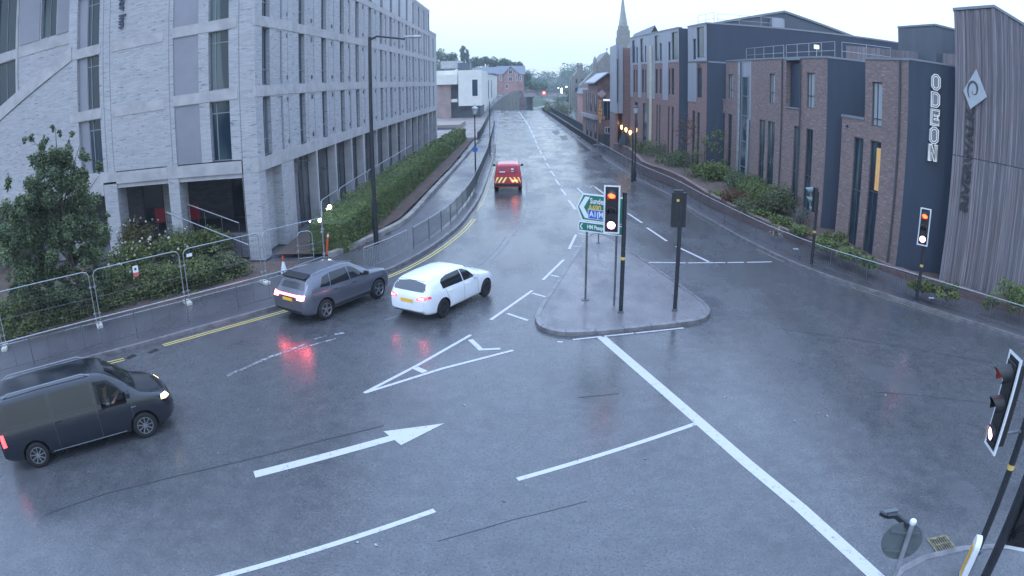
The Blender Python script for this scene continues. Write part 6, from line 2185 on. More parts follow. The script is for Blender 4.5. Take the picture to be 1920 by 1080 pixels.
def shrub(px, py, z, w, h, m, label, n=500, size=.09, group='shrubs in the right-hand planting bed', flowers=0, d=None, loc=None, name='shrub', cat='shrub', k=9):
    p = at(px, py, z) if loc is None else Vector(loc)
    d = d or w
    t = thing(name, p, label, cat, group)
    mb = MB()
    cl = clumps((0, 0, h * .52), (w * .38, d * .36, h * .28), k, min(w, h) * .27)
    leaves(mb, cl, n, size)
    mb.build('foliage', G[m], t)
    mb = MB()
    for _ in range(5):
        a = random.uniform(0, 6.28)
        mb.tube([(0.02 * cos(a), .02 * sin(a), -.03), (w * .12 * cos(a), d * .12 * sin(a), h * .3), (w * .25 * cos(a), d * .25 * sin(a), h * .65)], [.02, .015, .006], 5)
    mb.build('stems', G['bark'], t)
    if flowers:
        for _ in range(flowers):
            a = random.uniform(0, 6.28); e = random.uniform(.1, 1.3)
            q = Vector((w * .48 * cos(a) * cos(e), d * .48 * sin(a) * cos(e), h * .52 + h * .48 * sin(e)))
            mb = MB(); mb.ball(q, random.uniform(.035, .075), 4); mb.build('flower_head', G['flower_white'], t)
    return t

random.seed(21)
# tree in the left bed
p = at(152, 592, .05)
vt = ray(100, 224); s_ = hypot(p.x, p.y) / hypot(vt.x, vt.y)
ztop = CAM_H + vt.z * s_
tt = thing('tree', p, 'leafy green tree growing in the fenced bed in front of the pale block', 'tree')
def local(px, py, dy=0):
    v = ray(px, py); s = (hypot(p.x, p.y) + dy) / hypot(v.x, v.y)
    return Vector((v.x * s, v.y * s, CAM_H + v.z * s)) - p
mb = MB()
trunk = [Vector((0, 0, -.1)), local(150, 540), local(130, 470), local(118, 400), local(110, 330), local(104, 240)]
mb.tube(trunk, [.10, .085, .07, .055, .035, .01], 8)
for a, b in (((140, 500), (60, 420)), ((140, 500), (190, 430)), ((125, 430), (40, 350)), ((125, 430), (185, 330)), ((118, 390), (150, 270)), ((112, 340), (62, 262)), ((110, 330), (135, 245)), ((150, 540), (90, 520)), ((145, 520), (180, 500)), ((135, 470), (20, 480))):
    A, B = local(*a), local(*b, random.uniform(-.8, .8))
    mb.tube([A, A.lerp(B, .5) + Vector((0, 0, .1)), B], [.035, .022, .007], 6)
mb.build('trunk', G['bark'], tt)
cl = []
for (px, py, r) in ((95, 330, .42), (60, 345, .4), (120, 300, .36), (80, 300, .3), (150, 330, .4), (160, 290, .3), (60, 300, .25), (45, 262, .16), (62, 258, .17), (84, 262, .18), (100, 238, .14), (112, 250, .14), (137, 252, .15), (128, 270, .22), (100, 285, .26), (75, 280, .22),
                    (40, 385, .5), (90, 380, .6), (140, 375, .55), (178, 365, .32), (15, 400, .5), (60, 430, .6), (120, 425, .65), (170, 420, .45), (195, 405, .22), (30, 470, .6), (85, 480, .65), (140, 470, .65), (180, 465, .35), (45, 520, .5), (100, 525, .6), (150, 515, .5), (10, 340, .28), (185, 310, .2), (5, 450, .5), (50, 460, .7), (110, 440, .7), (155, 440, .6), (70, 400, .6), (120, 400, .6), (90, 360, .5), (130, 345, .45), (160, 480, .5), (80, 520, .6), (60, 500, .6), (25, 430, .6), (185, 440, .35), (70, 560, .35), (120, 565, .3), (175, 510, .3), (20, 545, .4)):
    c = local(px, py, random.uniform(-.9, .9))
    for _ in range(4):
        v = Vector((random.gauss(0, 1), random.gauss(0, 1), random.gauss(0, 1))).normalized() * r * .65
        q_ = r * random.uniform(.35, .7)
        cl.append((c + v, (q_, q_, q_ * random.uniform(.8, 1.7))))
for _ in range(150):
    py = random.uniform(285, 560); hw = 30 + 72 * min(1, (py - 285) / 130)
    c = local(105 + random.uniform(-1, 1) * hw * .92, py, random.uniform(-1, 1) * hw / 60)
    q_ = random.uniform(.16, .36)
    cl.append((c, (q_, q_, q_ * random.uniform(.8, 1.4))))
mb = MB(); leaves(mb, cl, 60000, .115, shell=.1); mb.build('crown', G['leaf_tree'], tt)
for k, (px, py) in enumerate(((127, 590), (165, 588))):
    q = at(px, py, .05)
    st = thing('tree_stake', q, ('left' if k == 0 else 'right') + ' wooden stake standing by the trunk of the left tree', 'stake', 'stakes by the left tree')
    mb = MB(); mb.tube([(0, 0, -.1), (-.05, 0, 1.05)], .04, 7); mb.build('stake', mat('stake_wood', (.25, .19, .14), .8, var=.2), st)
    mb = MB(); mb.tube([(-.045, 0, .9), (-.05, 0, .97)], .046, 7); mb.build('strap', G['rubber'], st)

LG = 'shrubs in the left flower bed'
for (px, py, w, h, m, fl, lab) in ((255, 520, 2.2, 1.35, 'leaf_shrub', 24, 'shrub with white flower heads behind the notice panel'),
                                   (330, 500, 2.2, 1.5, 'leaf_shrub', 14, 'tall shrub with a few white flowers at the undercroft pier'),
                                   (395, 490, 2.0, 1.5, 'leaf_shrub', 0, 'plain green shrub behind the fence, left of the ramp rail'),
                                   (215, 555, 1.8, 1.0, 'leaf_shrub', 8, 'shrub with white blooms just right of the tree'),
                                   (300, 548, 2.0, 1.05, 'leaf_shrub', 0, 'low green shrub under the red notice'),
                                   (375, 535, 1.9, 1.0, 'leaf_shrub', 0, 'low green shrub right of the middle fence foot'),
                                   (430, 515, 1.5, .75, 'leaf_olive', 0, 'small yellowing shrub near the last fence foot'),
                                   (35, 610, 2.4, .9, 'leaf_shrub', 0, 'dark low shrub at the left edge under the tree'),
                                   (110, 590, 1.8, .7, 'leaf_tree', 0, 'dark low shrub at the foot of the tree'),
                                   (20, 500, 3.0, 1.6, 'leaf_shrub', 0, 'big shrub behind the tree at the left edge'),
                                   (270, 490, 2.2, 1.7, 'leaf_autumn', 12, 'browner flowering shrub behind the fence, left of the first pier')):
    shrub(px, py, .05, w * 1.45, h * 1.3, m, lab, n=3000, size=.13, group=LG, flowers=fl, k=26)

def ground_cover(name, pts, n, size, m, label, hmax=.25):
    mb = MB()
    for _ in range(n):
        i = random.randrange(len(pts))
        c, r = pts[i]
        q = Vector((c[0] + random.gauss(0, r * .5), c[1] + random.gauss(0, r * .5), c[2] + hmax * random.random() ** 1.5))
        a = Vector((random.gauss(0, 1), random.gauss(0, 1), random.gauss(0, .5))).normalized(); up = Vector((random.gauss(0, .5), random.gauss(0, .5), 1)).normalized()
        b = up.cross(a)
        if b.length < .1: continue
        b.normalize(); s = size * random.uniform(.6, 1.4)
        mb.poly([q - a * s * .5, q + b * s * .3, q + a * s * .5, q - b * s * .3])
    return tag(mb.build(name, G[m]), label, 'ground cover', kind='stuff')
ground_cover('undergrowth', [(at(px, py, .05), r) for px, py, r in ((10, 630, 1.0), (60, 615, 1.0), (110, 600, .9), (150, 590, .8), (205, 575, .7), (250, 560, .8), (300, 550, .8), (350, 540, .8), (400, 525, .8), (440, 515, .7), (240, 520, 1.2), (320, 515, 1.2), (390, 505, 1.0), (90, 560, 1.3), (170, 555, 1.0), (30, 570, 1.3))], 16000, .13, 'leaf_shrub', 'leafy undergrowth covering the soil of the left flower bed', .45)
ground_cover('ground_cover', [(at(px, py, .6), r) for px, py, r in ((1215, 300, 1.3), (1250, 318, 1.3), (1290, 335, 1.2), (1330, 352, 1.1), (1360, 372, .9), (1395, 388, .9), (1430, 405, .8), (1465, 420, .7), (1500, 438, .6), (1380, 375, 1.1), (1420, 385, 1.0), (1545, 465, .5), (1590, 484, .5), (1630, 500, .4), (1300, 345, .8), (1345, 372, .7))], 12000, .14, 'leaf_hedge', 'bright low leaves spilling along the right-hand planter wall', .4)

# long clipped hedge on the left
HD = thing('hedge', (-8.2, 29, .14), 'long clipped green hedge between the pale block and the left footway', 'hedge')
mb = MB(); core = MB()
def hx(y):
    return lerp(-8.75, -8.15, (y - 28.6) / 58)
y = 28.6
while y < 88:
    hgt = 1.66 - .12 * sstep(30, 85, y) + .07 * sin(y * 1.7) + .05 * sin(y * .6)
    wd = 1.0 - .2 * sstep(40, 85, y)
    n = 520 if y < 45 else (230 if y < 62 else 110)
    sz = .10 if y < 45 else (.15 if y < 62 else .22)
    for _ in range(n):
        yy = y + random.uniform(0, .8)
        f_ = random.random()
        side = random.choice((-1, 1, 1, 1, 0, 0)) if yy > 29.2 else random.choice((1, 0, 2, 2))
        bulge = .10 * noise.noise(Vector((yy * 1.1, f_ * 3, 2)))
        if side == 0:
            q = Vector((hx(yy) + random.uniform(-wd, wd) * .95, yy, hgt + random.uniform(-.12, .10) + bulge)); nrm = Vector((0, 0, 1))
        elif side == 2:
            q = Vector((hx(yy) + random.uniform(-wd, wd), 28.6 + random.uniform(-.12, .1), .15 + hgt * f_)); nrm = Vector((0, -1, 0))
        else:
            q = Vector((hx(yy) + side * (wd * (1 - .12 * f_) + random.uniform(-.12, .08) + bulge), yy, .15 + hgt * f_)); nrm = Vector((side, 0, 0))
        a = Vector((random.gauss(0, 1), random.gauss(0, 1), random.gauss(0, 1))).normalized()
        up = (nrm + Vector((random.gauss(0, .6), random.gauss(0, .6), random.gauss(.2, .6)))).normalized()
        b = up.cross(a)
        if b.length < .1: continue
        b.normalize()
        s = sz * random.uniform(.6, 1.4)
        q -= Vector((-8.2, 29, .14))
        mb.poly([q - a * s * .5, q + b * s * .32, q + a * s * .5, q - b * s * .32])
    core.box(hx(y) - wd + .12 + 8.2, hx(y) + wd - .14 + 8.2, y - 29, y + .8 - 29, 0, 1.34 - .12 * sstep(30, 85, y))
    y += .8
mb.build('leaves', G['leaf_hedge'], HD)
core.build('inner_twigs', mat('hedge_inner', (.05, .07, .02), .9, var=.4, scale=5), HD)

# ground cover and fallen leaves
mb = MB()
for _ in range(900):
    y = random.uniform(29, 88); q = Vector((lerp(-7.6, -6.5, random.random()), y, .16))
    s = random.uniform(.05, .11); a = random.uniform(0, 6.28)
    mb.poly([q + Vector((cos(a) * s, sin(a) * s, .0)), q + Vector((cos(a + 2) * s, sin(a + 2) * s, .02)), q + Vector((cos(a + 4) * s, sin(a + 4) * s, .01))])
tag(mb.build('fallen_leaves', G['leaf_rust']), kind='stuff', label='rusty fallen leaves on the soil below the hedge', cat='fallen leaves')

# right-hand bed
for (px, py, w, h, m, lab, n) in ((1205, 296, 2.4, 1.6, 'leaf_shrub', 'dark green shrub by the right lantern post', 500),
        (1235, 305, 3.2, 1.9, 'leaf_tree', 'wide dark shrub in front of the zinc range', 600), (1262, 318, 2.6, 1.5, 'leaf_shrub', 'pale green rounded shrub left of the dark end wall', 600),
        (1290, 325, 3.2, 1.6, 'leaf_tree', 'broad dark shrub under the small trees', 700), (1320, 345, 2.6, 1.4, 'leaf_shrub', 'bright green shrub at the foot of the dark strip', 700),
        (1345, 352, 3.0, 1.5, 'leaf_hedge', 'yellow green shrub beside the metal ducts', 800), (1385, 365, 2.6, 1.5, 'leaf_tree', 'dark shrub under the middle slot windows', 800),
        (1375, 385, 2.0, .9, 'leaf_rust', 'low rusty shrub on the edge of the planter wall', 400), (1410, 378, 2.4, 1.4, 'leaf_hedge', 'light green upright shrub in the middle of the bed', 800),
        (1435, 398, 2.3, 1.4, 'leaf_shrub', 'large-leaved green shrub right of the light green one', 900), (1470, 408, 2.2, 1.5, 'leaf_olive', 'olive feathery shrub by the silver shrub', 900),
        (1400, 400, 1.8, .8, 'leaf_olive', 'low olive plant on the planter edge', 400),
        (1590, 482, 1.6, .45, 'leaf_olive', 'low straggly plants near the lone signal pole', 300), (1560, 462, 1.6, .6, 'leaf_shrub', 'low green plant in front of the dark strip of wall', 350), (1625, 500, 1.0, .4, 'leaf_olive', 'last low plant at the end of the bed', 200),
        (1730, 548, 1.1, .45, 'leaf_shrub', 'small plant at the foot of the cinema wall corner', 260), (1775, 560, 1.4, .5, 'leaf_shrub', 'ground-hugging plant under the timber tower', 350)):
    shrub(px, py, .55 if px < 1500 else .45, w * (1.35 if px < 1500 else 1.6), h * 1.25, m, lab, n=n * 3, size=.15 if px < 1350 else .12, k=22)
for (px, py, w, h, m, lab) in ((1228, 288, 3.0, 2.0, 'leaf_hedge', 'light green mound against the brick strips right of the lantern post'), (1305, 318, 2.6, 1.9, 'leaf_shrub', 'tall green mound between the two small trees'), (1360, 340, 2.6, 1.8, 'leaf_olive', 'olive mound in front of the metal ducts'), (1420, 366, 2.4, 1.7, 'leaf_hedge', 'yellow green mound under the paired slot windows'), (1452, 388, 2.0, 1.5, 'leaf_shrub', 'mid green mound behind the spiky plant')):
    shrub(px, py, .6, w, h, m, lab, n=1800, size=.14, k=22)
shrub(1500, 425, .45, 1.5, 1.0, 'leaf_silver', 'silver-grey rounded shrub beside the dark signal pole', n=800, size=.08)
shrub(1895, 588, .45, 2.6, 1.35, 'leaf_hedge', 'big leafy shrub at the right edge under the timber tower', n=2200, size=.11, k=16)
shrub(1850, 580, .45, 1.4, .6, 'leaf_shrub', 'dark low shrub left of the big leafy one at the right edge', n=500, size=.1)
# spiky plant hanging over the wall
q = at(1455, 436, .5)
t = thing('spiky_plant', q, 'pale spiky-leaved plant leaning over the planter wall', 'plant')
mb = MB()
for k in range(26):
    a = random.uniform(0, 6.28); L = random.uniform(.4, .75); el = random.uniform(-.1, 1.2)
    d = Vector((cos(a) * cos(el), sin(a) * cos(el), sin(el)))
    s = Vector((-sin(a), cos(a), 0)) * .025
    mid = d * L * .55 + Vector((0, 0, .06)); e_ = d * L + Vector((0, 0, -.12))
    mb.poly([s * -1, s, mid + s, mid - s]); mb.poly([mid - s, mid + s, e_])
mb.build('blades', mat('dry_blade', (.32, .27, .17), .7, var=.3, scale=8), t)
mb = MB(); mb.lathe([(.06, -.05), (.05, .08), (.02, .12)], n=8); mb.build('crown_base', G['bark'], t)

def small_tree(px, py, z, top, w, m, label, n=600, size=.16, group=None, name='tree', trunk_r=.05, cat='tree', k=12, hs=.6, y=None, shell=.4):
    p = at(px, py, z) if y is None else Vector((aty(px, py, y).x, y, z))
    v = ray(px, top); s = hypot(p.x, p.y) / hypot(v.x, v.y); H = CAM_H + v.z * s - z
    t = thing(name, p, label, cat, group)
    mb = MB(); mb.tube([(0, 0, -.1), (.03 * w, 0, H * .4), (0, 0, H * .92)], [trunk_r, trunk_r * .7, trunk_r * .15], 7)
    for j in range(5):
        a = j * 1.3 + random.random(); z0 = H * random.uniform(.3, .6)
        mb.tube([(0, 0, z0), (w * .2 * cos(a), w * .2 * sin(a), z0 + H * .1), (w * .4 * cos(a), w * .4 * sin(a), z0 + H * .2)], [trunk_r * .5, trunk_r * .3, trunk_r * .1], 5)
    mb.build('trunk', G['bark'], t)
    mb = MB(); leaves(mb, clumps((0, 0, H * (1 - hs / 2)), (w * .36, w * .36, H * hs * .38), k, w * .17), n, size, shell=shell); mb.build('crown', G[m], t)
    return t
small_tree(1283, 325, .9, 212, 2.4, 'leaf_rust', 'thin small tree with rusty leaves in front of the dark strip', 260, .17, 'small trees in the right-hand bed')
small_tree(1318, 335, .9, 250, 2.4, 'leaf_hedge', 'sparse yellow green small tree right of the rusty one', 240, .17, 'small trees in the right-hand bed')
small_tree(1338, 340, .8, 222, 1.9, 'leaf_hedge', 'taller sparse green small tree by the metal ducts', 190, .16, 'small trees in the right-hand bed')

# ================================================================== FAR END OF THE ROAD
# raised slip road with its retaining wall, curving on to the bridge
cur = smoothline([Vector((-8.3, 172, 0)), Vector((-7.3, 200, 0)), Vector((-5.5, 225, 0)), Vector((-2.5, 255, 0)), Vector((2.0, 277, 0)), Vector((9, 292, 0)), Vector((18, 298, 0)), Vector((50, 300, 0))], 5)
zz = lambda q: 4.1 * max(0, min(1, (q.y - 172) / 80)) + 0.03
outc = offset(cur, 8.5)
mb = MB()
for i in range(len(cur) - 1):
    a, b, c, d = cur[i], cur[i + 1], outc[i], outc[i + 1]
    mb.poly([(a.x, a.y, zz(a)), (b.x, b.y, zz(b)), (d.x, d.y, zz(b)), (c.x, c.y, zz(a))])
tag(mb.build('slip_road', G['asphalt']), kind='structure')
RW = thing('retaining_wall', (0, 0, 0), 'curved concrete retaining wall carrying the raised slip road', 'wall')
mb = MB()
for i in range(len(cur) - 1):
    a, b = cur[i], cur[i + 1]
    if a.x > -1.2: break
    mb.poly([(a.x, a.y, -5), (b.x, b.y, -5), (b.x, b.y, zz(b)), (a.x, a.y, zz(a))])
mb.build('wall', mat('wall_stone', (.17, .16, .125), .8, var=.25, scale=.3), RW)
mb = MB()
for i in range(len(cur) - 1):
    a, b = cur[i], cur[i + 1]
    if a.x > -1.2: break
    n = (b - a).normalized(); n = Vector((-n.y, n.x, 0)) * .15
    mb.poly([(a.x, a.y, zz(a)), (b.x, b.y, zz(b)), (b.x, b.y, zz(b) + 1.0), (a.x, a.y, zz(a) + 1.0)])
    mb.poly([(a.x + n.x, a.y + n.y, zz(a)), (b.x + n.x, b.y + n.y, zz(b)), (b.x + n.x, b.y + n.y, zz(b) + 1.0), (a.x + n.x, a.y + n.y, zz(a) + 1.0)])
    mb.poly([(a.x, a.y, zz(a) + 1.0), (b.x, b.y, zz(b) + 1.0), (b.x + n.x, b.y + n.y, zz(b) + 1.0), (a.x + n.x, a.y + n.y, zz(a) + 1.0)])
mb.build('parapet', G['rail_grey'], RW)
BR = thing('road_bridge', (0, 0, 0), 'low concrete road bridge crossing beyond the crest of the road', 'bridge')
mb = MB(); mb.prism([(-2.2, 262), (-.9, 270), (7, 290.9), (75, 290.9), (75, 303), (2, 303), (-9, 285)], 2.3, 4.1); mb.build('deck', G['concrete'], BR)
mb = MB(); mb.prism([(-.95, 269.6), (7, 290.6), (75, 290.6), (75, 290.85), (6.9, 290.85), (-1.1, 269.8)], 4.11, 5.1); mb.build('parapet', G['rail_grey'], BR)
mb = MB(); mb.prism([(-1.1, 270), (2.0, 279), (1.2, 290), (-4, 285)], -5, 2.29); mb.build('abutment', mat('pier_dark', (.12, .10, .11), .8, var=.2), BR)
mb = MB(); mb.box(2.2, 4.9, 301, 303, -5, 2.29); mb.build('wing_wall', G['concrete'], BR)
for x in (24, 40, 56):
    mb = MB(); mb.box(x, x + 1.2, 292, 302, -6, 2.19); mb.build('pier', G['concrete'], BR)

# lights seen far down the road
lamp('far_green', (.75, 1, .6), 9)
lamp('far_red', (1, .1, .05), 9)
for px, py, y, w, h, m, lab in ((1053, 170, 286, .5, 2.2, 'far_green', 'far tall greenish lamp above the bridge'), (1020, 174, 286, 1.0, .9, 'far_red', 'far red signal lamp on the bridge'), (1047, 165, 310, .35, .35, 'work_light', 'tiny far white lamp left of the green lamp'), (1062, 163, 310, .4, .5, 'work_light', 'tiny far white lamp right of the green lamp')):
    q = aty(px, py, y)
    t = thing('far_lamp', (q.x, y, 4.1), lab, 'lamp', 'lamps at the far bridge')
    mb = MB(); mb.box(-w / 2, w / 2, -.2, .2, q.z - 4.1 - h / 2, q.z - 4.1 + h / 2); mb.build('lamp_head', G[m], t, bevel=.05)
    mb = MB(); mb.tube([(0, .0, -.2), (0, .0, max(.2, q.z - 4.1 - h / 2))], .08, 6); mb.build('column', G['rail_grey'], t)

def fbox(mb, p0, p1, y, depth, z0=None):
    """box whose front face spans two sight lines at distance y"""
    a, b = aty(p0[0], p0[1], y), aty(p1[0], p1[1], y)
    mb.box(a.x, b.x, y, y + depth, b.z if z0 is None else z0, a.z)
    return a, b
def fwin(par, p0, p1, y, fr='white_paint', gl='window_glass', name='window', mull=False):
    a, b = aty(p0[0], p0[1], y), aty(p1[0], p1[1], y)
    M = Matrix(((1, 0, 0, a.x), (0, -1, 0, y), (0, 0, 1, 0), (0, 0, 0, 1)))
    return window(par, M, 0, b.x - a.x, b.z, a.z, w=.04, fr=fr, gl=gl, t=.14, mull=((b.x - a.x) / 2,) if mull else ())

# cream rendered cultural building
CB = thing('cream_building', (0, 0, 0), 'cream rendered building with a jutting upper box left of the far road', 'building')
y = 150
mb = MB(); fbox(mb, (859, 132), (903, 198), y, 20); mb.build('upper_box', G['render_cream'], CB)
mb = MB(); fbox(mb, (818, 141), (858, 158), y + 1, 20); mb.build('upper_band', G['render_cream'], CB)
mb = MB(); fbox(mb, (818, 133), (858, 140.5), y + 3, 20); mb.build('parapet', G['render_cream'], CB)
mb = MB(); fbox(mb, (818, 158.3), (846, 222), y + 2, 18, z0=-.05); mb.build('brick_wall', mat('far_brick', (.32, .24, .22), .85, var=.15, scale=.6), CB)
mb = MB(); fbox(mb, (846, 158), (901, 222), y + 4, 16, z0=-.05); mb.build('recess', mat('recess_dark', (.13, .14, .16), .6, var=.2, scale=.4), CB)
mb = MB(); fbox(mb, (846.3, 186), (857.6, 191.5), y + 1.5, 2.4); mb.build('balcony_slab', G['render_cream'], CB)
fwin(CB, (884, 148), (897, 181), y)
mb = MB(); fbox(mb, (858, 118), (881, 131), y + 8, 6); mb.build('roof_plant', G['dark_roof'], CB)
mb = MB(); fbox(mb, (826, 115), (863, 128), y + 14, 8); mb.build('roof_house', G['concrete_band'], CB)
C2B = thing('cream_terrace', (0, 0, 0), 'lower cream building running away along the raised slip road', 'building')
a = aty(905, 140, 172); b = aty(932, 146, 240)
mb = MB(); mb.extrude([(a.x, 172, .0), (b.x, 240, .0), (b.x - 14, 240, .0), (a.x - 14, 172, 0)], (0, 0, a.z)); mb.build('wall', G['render_cream'], C2B)
mb = MB(); mb.extrude([(a.x + .1, 171.9, a.z), (b.x + .1, 240, a.z), (b.x - 14, 240, a.z), (a.x - 14, 171.9, a.z)], (0, 0, .35)); mb.build('roof_edge', G['white_paint'], C2B)
mb = MB(); mb.box(b.x - 8, b.x - 2, 200, 214, a.z + .35, a.z + 1.6); mb.build('roof_plant', G['concrete_band'], C2B)
dv = Vector((b.x - a.x, 68, 0)).normalized(); Mt = frame_of((a.x, 172), math.degrees(atan2(dv.x, dv.y)), 1)
for u in (6, 20, 34):
    window(C2B, Mt, u, u + 2.2, 3.5, a.z - 1.2, w=.06, fr='frame_grey', t=.12)
# paved forecourt wall and ramp below the cream building
PW = thing('forecourt_wall', (0, 0, 0), 'brown forecourt wall with a dark opening below the cream building', 'wall')
y = 112
mb = MB(); a, b = aty(820, 236, y), aty(862, 236, y); mb.box(a.x - 20, b.x, y, y + 12, -.05, a.z + .1); mb.build('wall', mat('forecourt', (.27, .22, .19), .8, var=.15, scale=.5), PW)
mb = MB(); mb.box(a.x - 18, b.x - .6, y - .08, y - .01, 0, a.z - .35); mb.build('opening', G['recess_dark'], PW)

# gabled brick flats
GF = thing('brick_flats', (0, 0, 0), 'red brick flats with grey gabled roofs at the head of the slip road', 'building')
y = 272
a, b = aty(934, 139, y), aty(982, 180, y)
mb = MB(); mb.box(a.x, b.x, y, y + 14, -1, a.z); mb.build('wall', mat('flats_brick', (.36, .20, .17), .85, var=.15, scale=.5), GF)
g0, g1, gp = aty(945, 141, y), aty(972, 141, y), aty(957, 124, y)
mb = MB(); mb.extrude([(g0.x, y - .6, -1), (g0.x, y - .6, a.z - .1), (gp.x, y - .6, gp.z - .3), (g1.x, y - .6, a.z - .1), (g1.x, y - .6, -1)], (0, 3, 0)); mb.build('gable', G['flats_brick'], GF)
mb = MB()
for s in (0, 1):
    e_ = g0 if s == 0 else g1
    ex = e_.x + (-.5 if s == 0 else .5)
    mb.extrude([(gp.x, y - .9, gp.z), (ex, y - .9, a.z - .2), (ex, y - .9, a.z - .6), (gp.x, y - .9, gp.z - .45)], (0, 9, 0))
rx0, rx1 = aty(930, 140, y).x, aty(985, 140, y).x
mb.extrude([(rx0, y - .3, a.z - .1), (rx0, y + 7, gp.z + .3), (rx0, y + 14.5, a.z - .1)], (rx1 - rx0, 0, 0))
mb.build('roof', G['slate'], GF)
for (p0, p1) in (((953, 131), (961, 139)), ((953, 144), (961, 152)), ((967, 139), (971, 151)), ((974, 141), (978, 152)), ((937, 140), (941, 151)), ((947, 158), (953, 166))):
    fwin(GF, p0, p1, y - .68 if 944 < p0[0] < 972 else y - .02, mull=True)
GB = thing('slate_roofed_terrace', (0, 0, 0), 'low terrace with slate roofs left of the gabled brick flats', 'building')
y = 285
a, b = aty(890, 138, y), aty(934, 160, y)
mb = MB(); mb.box(a.x, b.x, y, y + 12, -1, a.z); mb.build('wall', G['flats_brick'], GB)
zr_ = aty(910, 125, y).z
mb = MB(); mb.extrude([(a.x - .4, y - .5, a.z - .1), (a.x - .4, y + 6, zr_), (a.x - .4, y + 12.5, a.z - .1)], (b.x - a.x + .8, 0, 0)); mb.build('roof', G['slate'], GB)
for px in (896, 908, 920): fwin(GB, (px, 141), (px + 5, 148), y - .02)

# café building with the diamond sign
CF = thing('cafe_building', (0, 0, 0), 'brown brick café building with a gabled roof and orange vertical lettering', 'building')
y = 82.0
x0 = aty(1121, 200, y).x; x1 = aty(1161, 200, y).x
xL = aty(1103, 200, 92).x
zE = aty(1121, 152, y).z; zP = aty(1142, 137, y).z; zE2 = aty(1160, 144, y).z
mb = MB()
mb.extrude([(x0, y, 0), (x0, y, zE), ((x0 + x1) / 2 - .1, y, zP), (x1, y, zE2), (x1, y, 0)], (0, 12, 0))
mb.build('wall', mat('cafe_brick', (.20, .12, .10), .8, var=.25, scale=1.2), CF)
mb = MB(); mb.extrude([(x0, y + .02, 0), (xL - .55, y + 12, 0), (x0, y + 12, 0)], (0, 0, zE - 1.2)); mb.build('side_wing', G['cafe_brick'], CF)
mb = MB()
xm = (x0 + x1) / 2 - .1
mb.extrude([(x0 - .5, y - .4, zE - .15), (xm, y - .4, zP + .12), (xm, y - .4, zP - .06), (x0 - .5, y - .4, zE - .33)], (0, 12.8, 0))
mb.extrude([(xm, y - .4, zP + .12), (x1 + .3, y - .4, zE2 - .0), (x1 + .3, y - .4, zE2 - .2), (xm, y - .4, zP - .06)], (0, 12.8, 0))
mb.build('roof', G['zinc_light'], CF)
Mc = Matrix(((1, 0, 0, 0), (0, -1, 0, y), (0, 0, 1, 0), (0, 0, 0, 1)))
def cw(p0, p1, name='window', **k):
    a, b = aty(*p0, y), aty(*p1, y)
    return window(CF, Mc, a.x, b.x, b.z, a.z, w=.04, name=name, **k)
cw((1131, 190), (1147, 226), fr='frame_grey', mull=(aty(1139, 200, y).x,))
cw((1134, 238), (1144, 250), fr='white_paint', mull=(aty(1139, 200, y).x,), name='low_window')
cw((1134, 253), (1146, 268), fr='frame_dark', name='door')
mb = MB(Mc); a, b = aty(1131, 186, y), aty(1146, 189, y); mb.box(a.x, b.x, .0, .1, b.z, a.z); mb.build('sign_strip', mat('strip_light', (.8, .85, .9), .4, var=0, emit=.8, ecol=(.8, .9, 1)), CF)
a = aty(1121, 163, y); mb = MB(Mc); mb.box(x0 - .02, x1, .0, .06, aty(1140, 169, y).z, aty(1140, 167, y).z); mb.build('string_course', G['rail_grey'], CF)
cds = thing('cafe_sign', (0, y - .1, 0), 'pinkish diamond plate above orange vertical letters on the café wall', 'sign')
mb = MB(Matrix.Translation((0, .1 - y, 0)))
pp = [aty(px, py, y - .25) for px, py in ((1128.5, 168), (1137, 176.5), (1128, 184), (1120, 176))]
mb.extrude([(q.x, y - .25, q.z) for q in pp], (0, .12, 0)); mb.build('diamond_plate', mat('diamond_pink', (.45, .33, .32), .5, var=.1), cds)
lt_, lb_ = aty(1125.5, 187, y - .1), aty(1124.5, 231, y - .1)
mat('orange_letters', (.75, .38, .12), .5, var=0, emit=.05, ecol=(1, .5, .15))
n_l = 6
for i, ch in enumerate('VENNOS'[:6]):
    z = lerp(lt_.z, lb_.z, (i + .5) / 6)
    lettering('letter', ch, (lt_.z - lb_.z) / 6 * 1.15, Matrix.Translation((lt_.x, -.05 + .1, z)) @ Matrix.Rotation(pi / 2, 4, 'X'), G['orange_letters'], cds, depth=.02, bold=.02)
# side windows of the wing
va = Vector((xL - .55 - x0, 12, 0)); Mv = frame_of((x0, y), math.degrees(atan2(va.x, va.y)), -1)
for u in (.8, 4.2, 7.4):
    window(CF, Mv, u, u + 1.3, 4.0, 6.4, w=.05); window(CF, Mv, u, u + 1.3, .6, 2.9, w=.05)
mb = MB(Mv); mb.box(0, 12, 0, .35, 3.1, 3.6); mb.build('balcony_band', G['concrete'], CF)
# stone gate piers and dark fencing at its foot
mb = MB(); a, b = aty(1122, 262, 80), aty(1146, 268, 79)
FB = thing('terrace_fence', (a.x, 79.5, 0.1), 'dark board fence round the café terrace', 'fence')
mb.box(0, b.x - a.x, -.1, 0, 0, 1.4); mb.build('boards', G['frame_dark'], FB)
for k in range(3):
    mb = MB(); mb.box(-.06 + k * (b.x - a.x) / 2, .06 + k * (b.x - a.x) / 2, -.16, -.101, 0, 1.5); mb.build('post', G['black_iron'], FB)
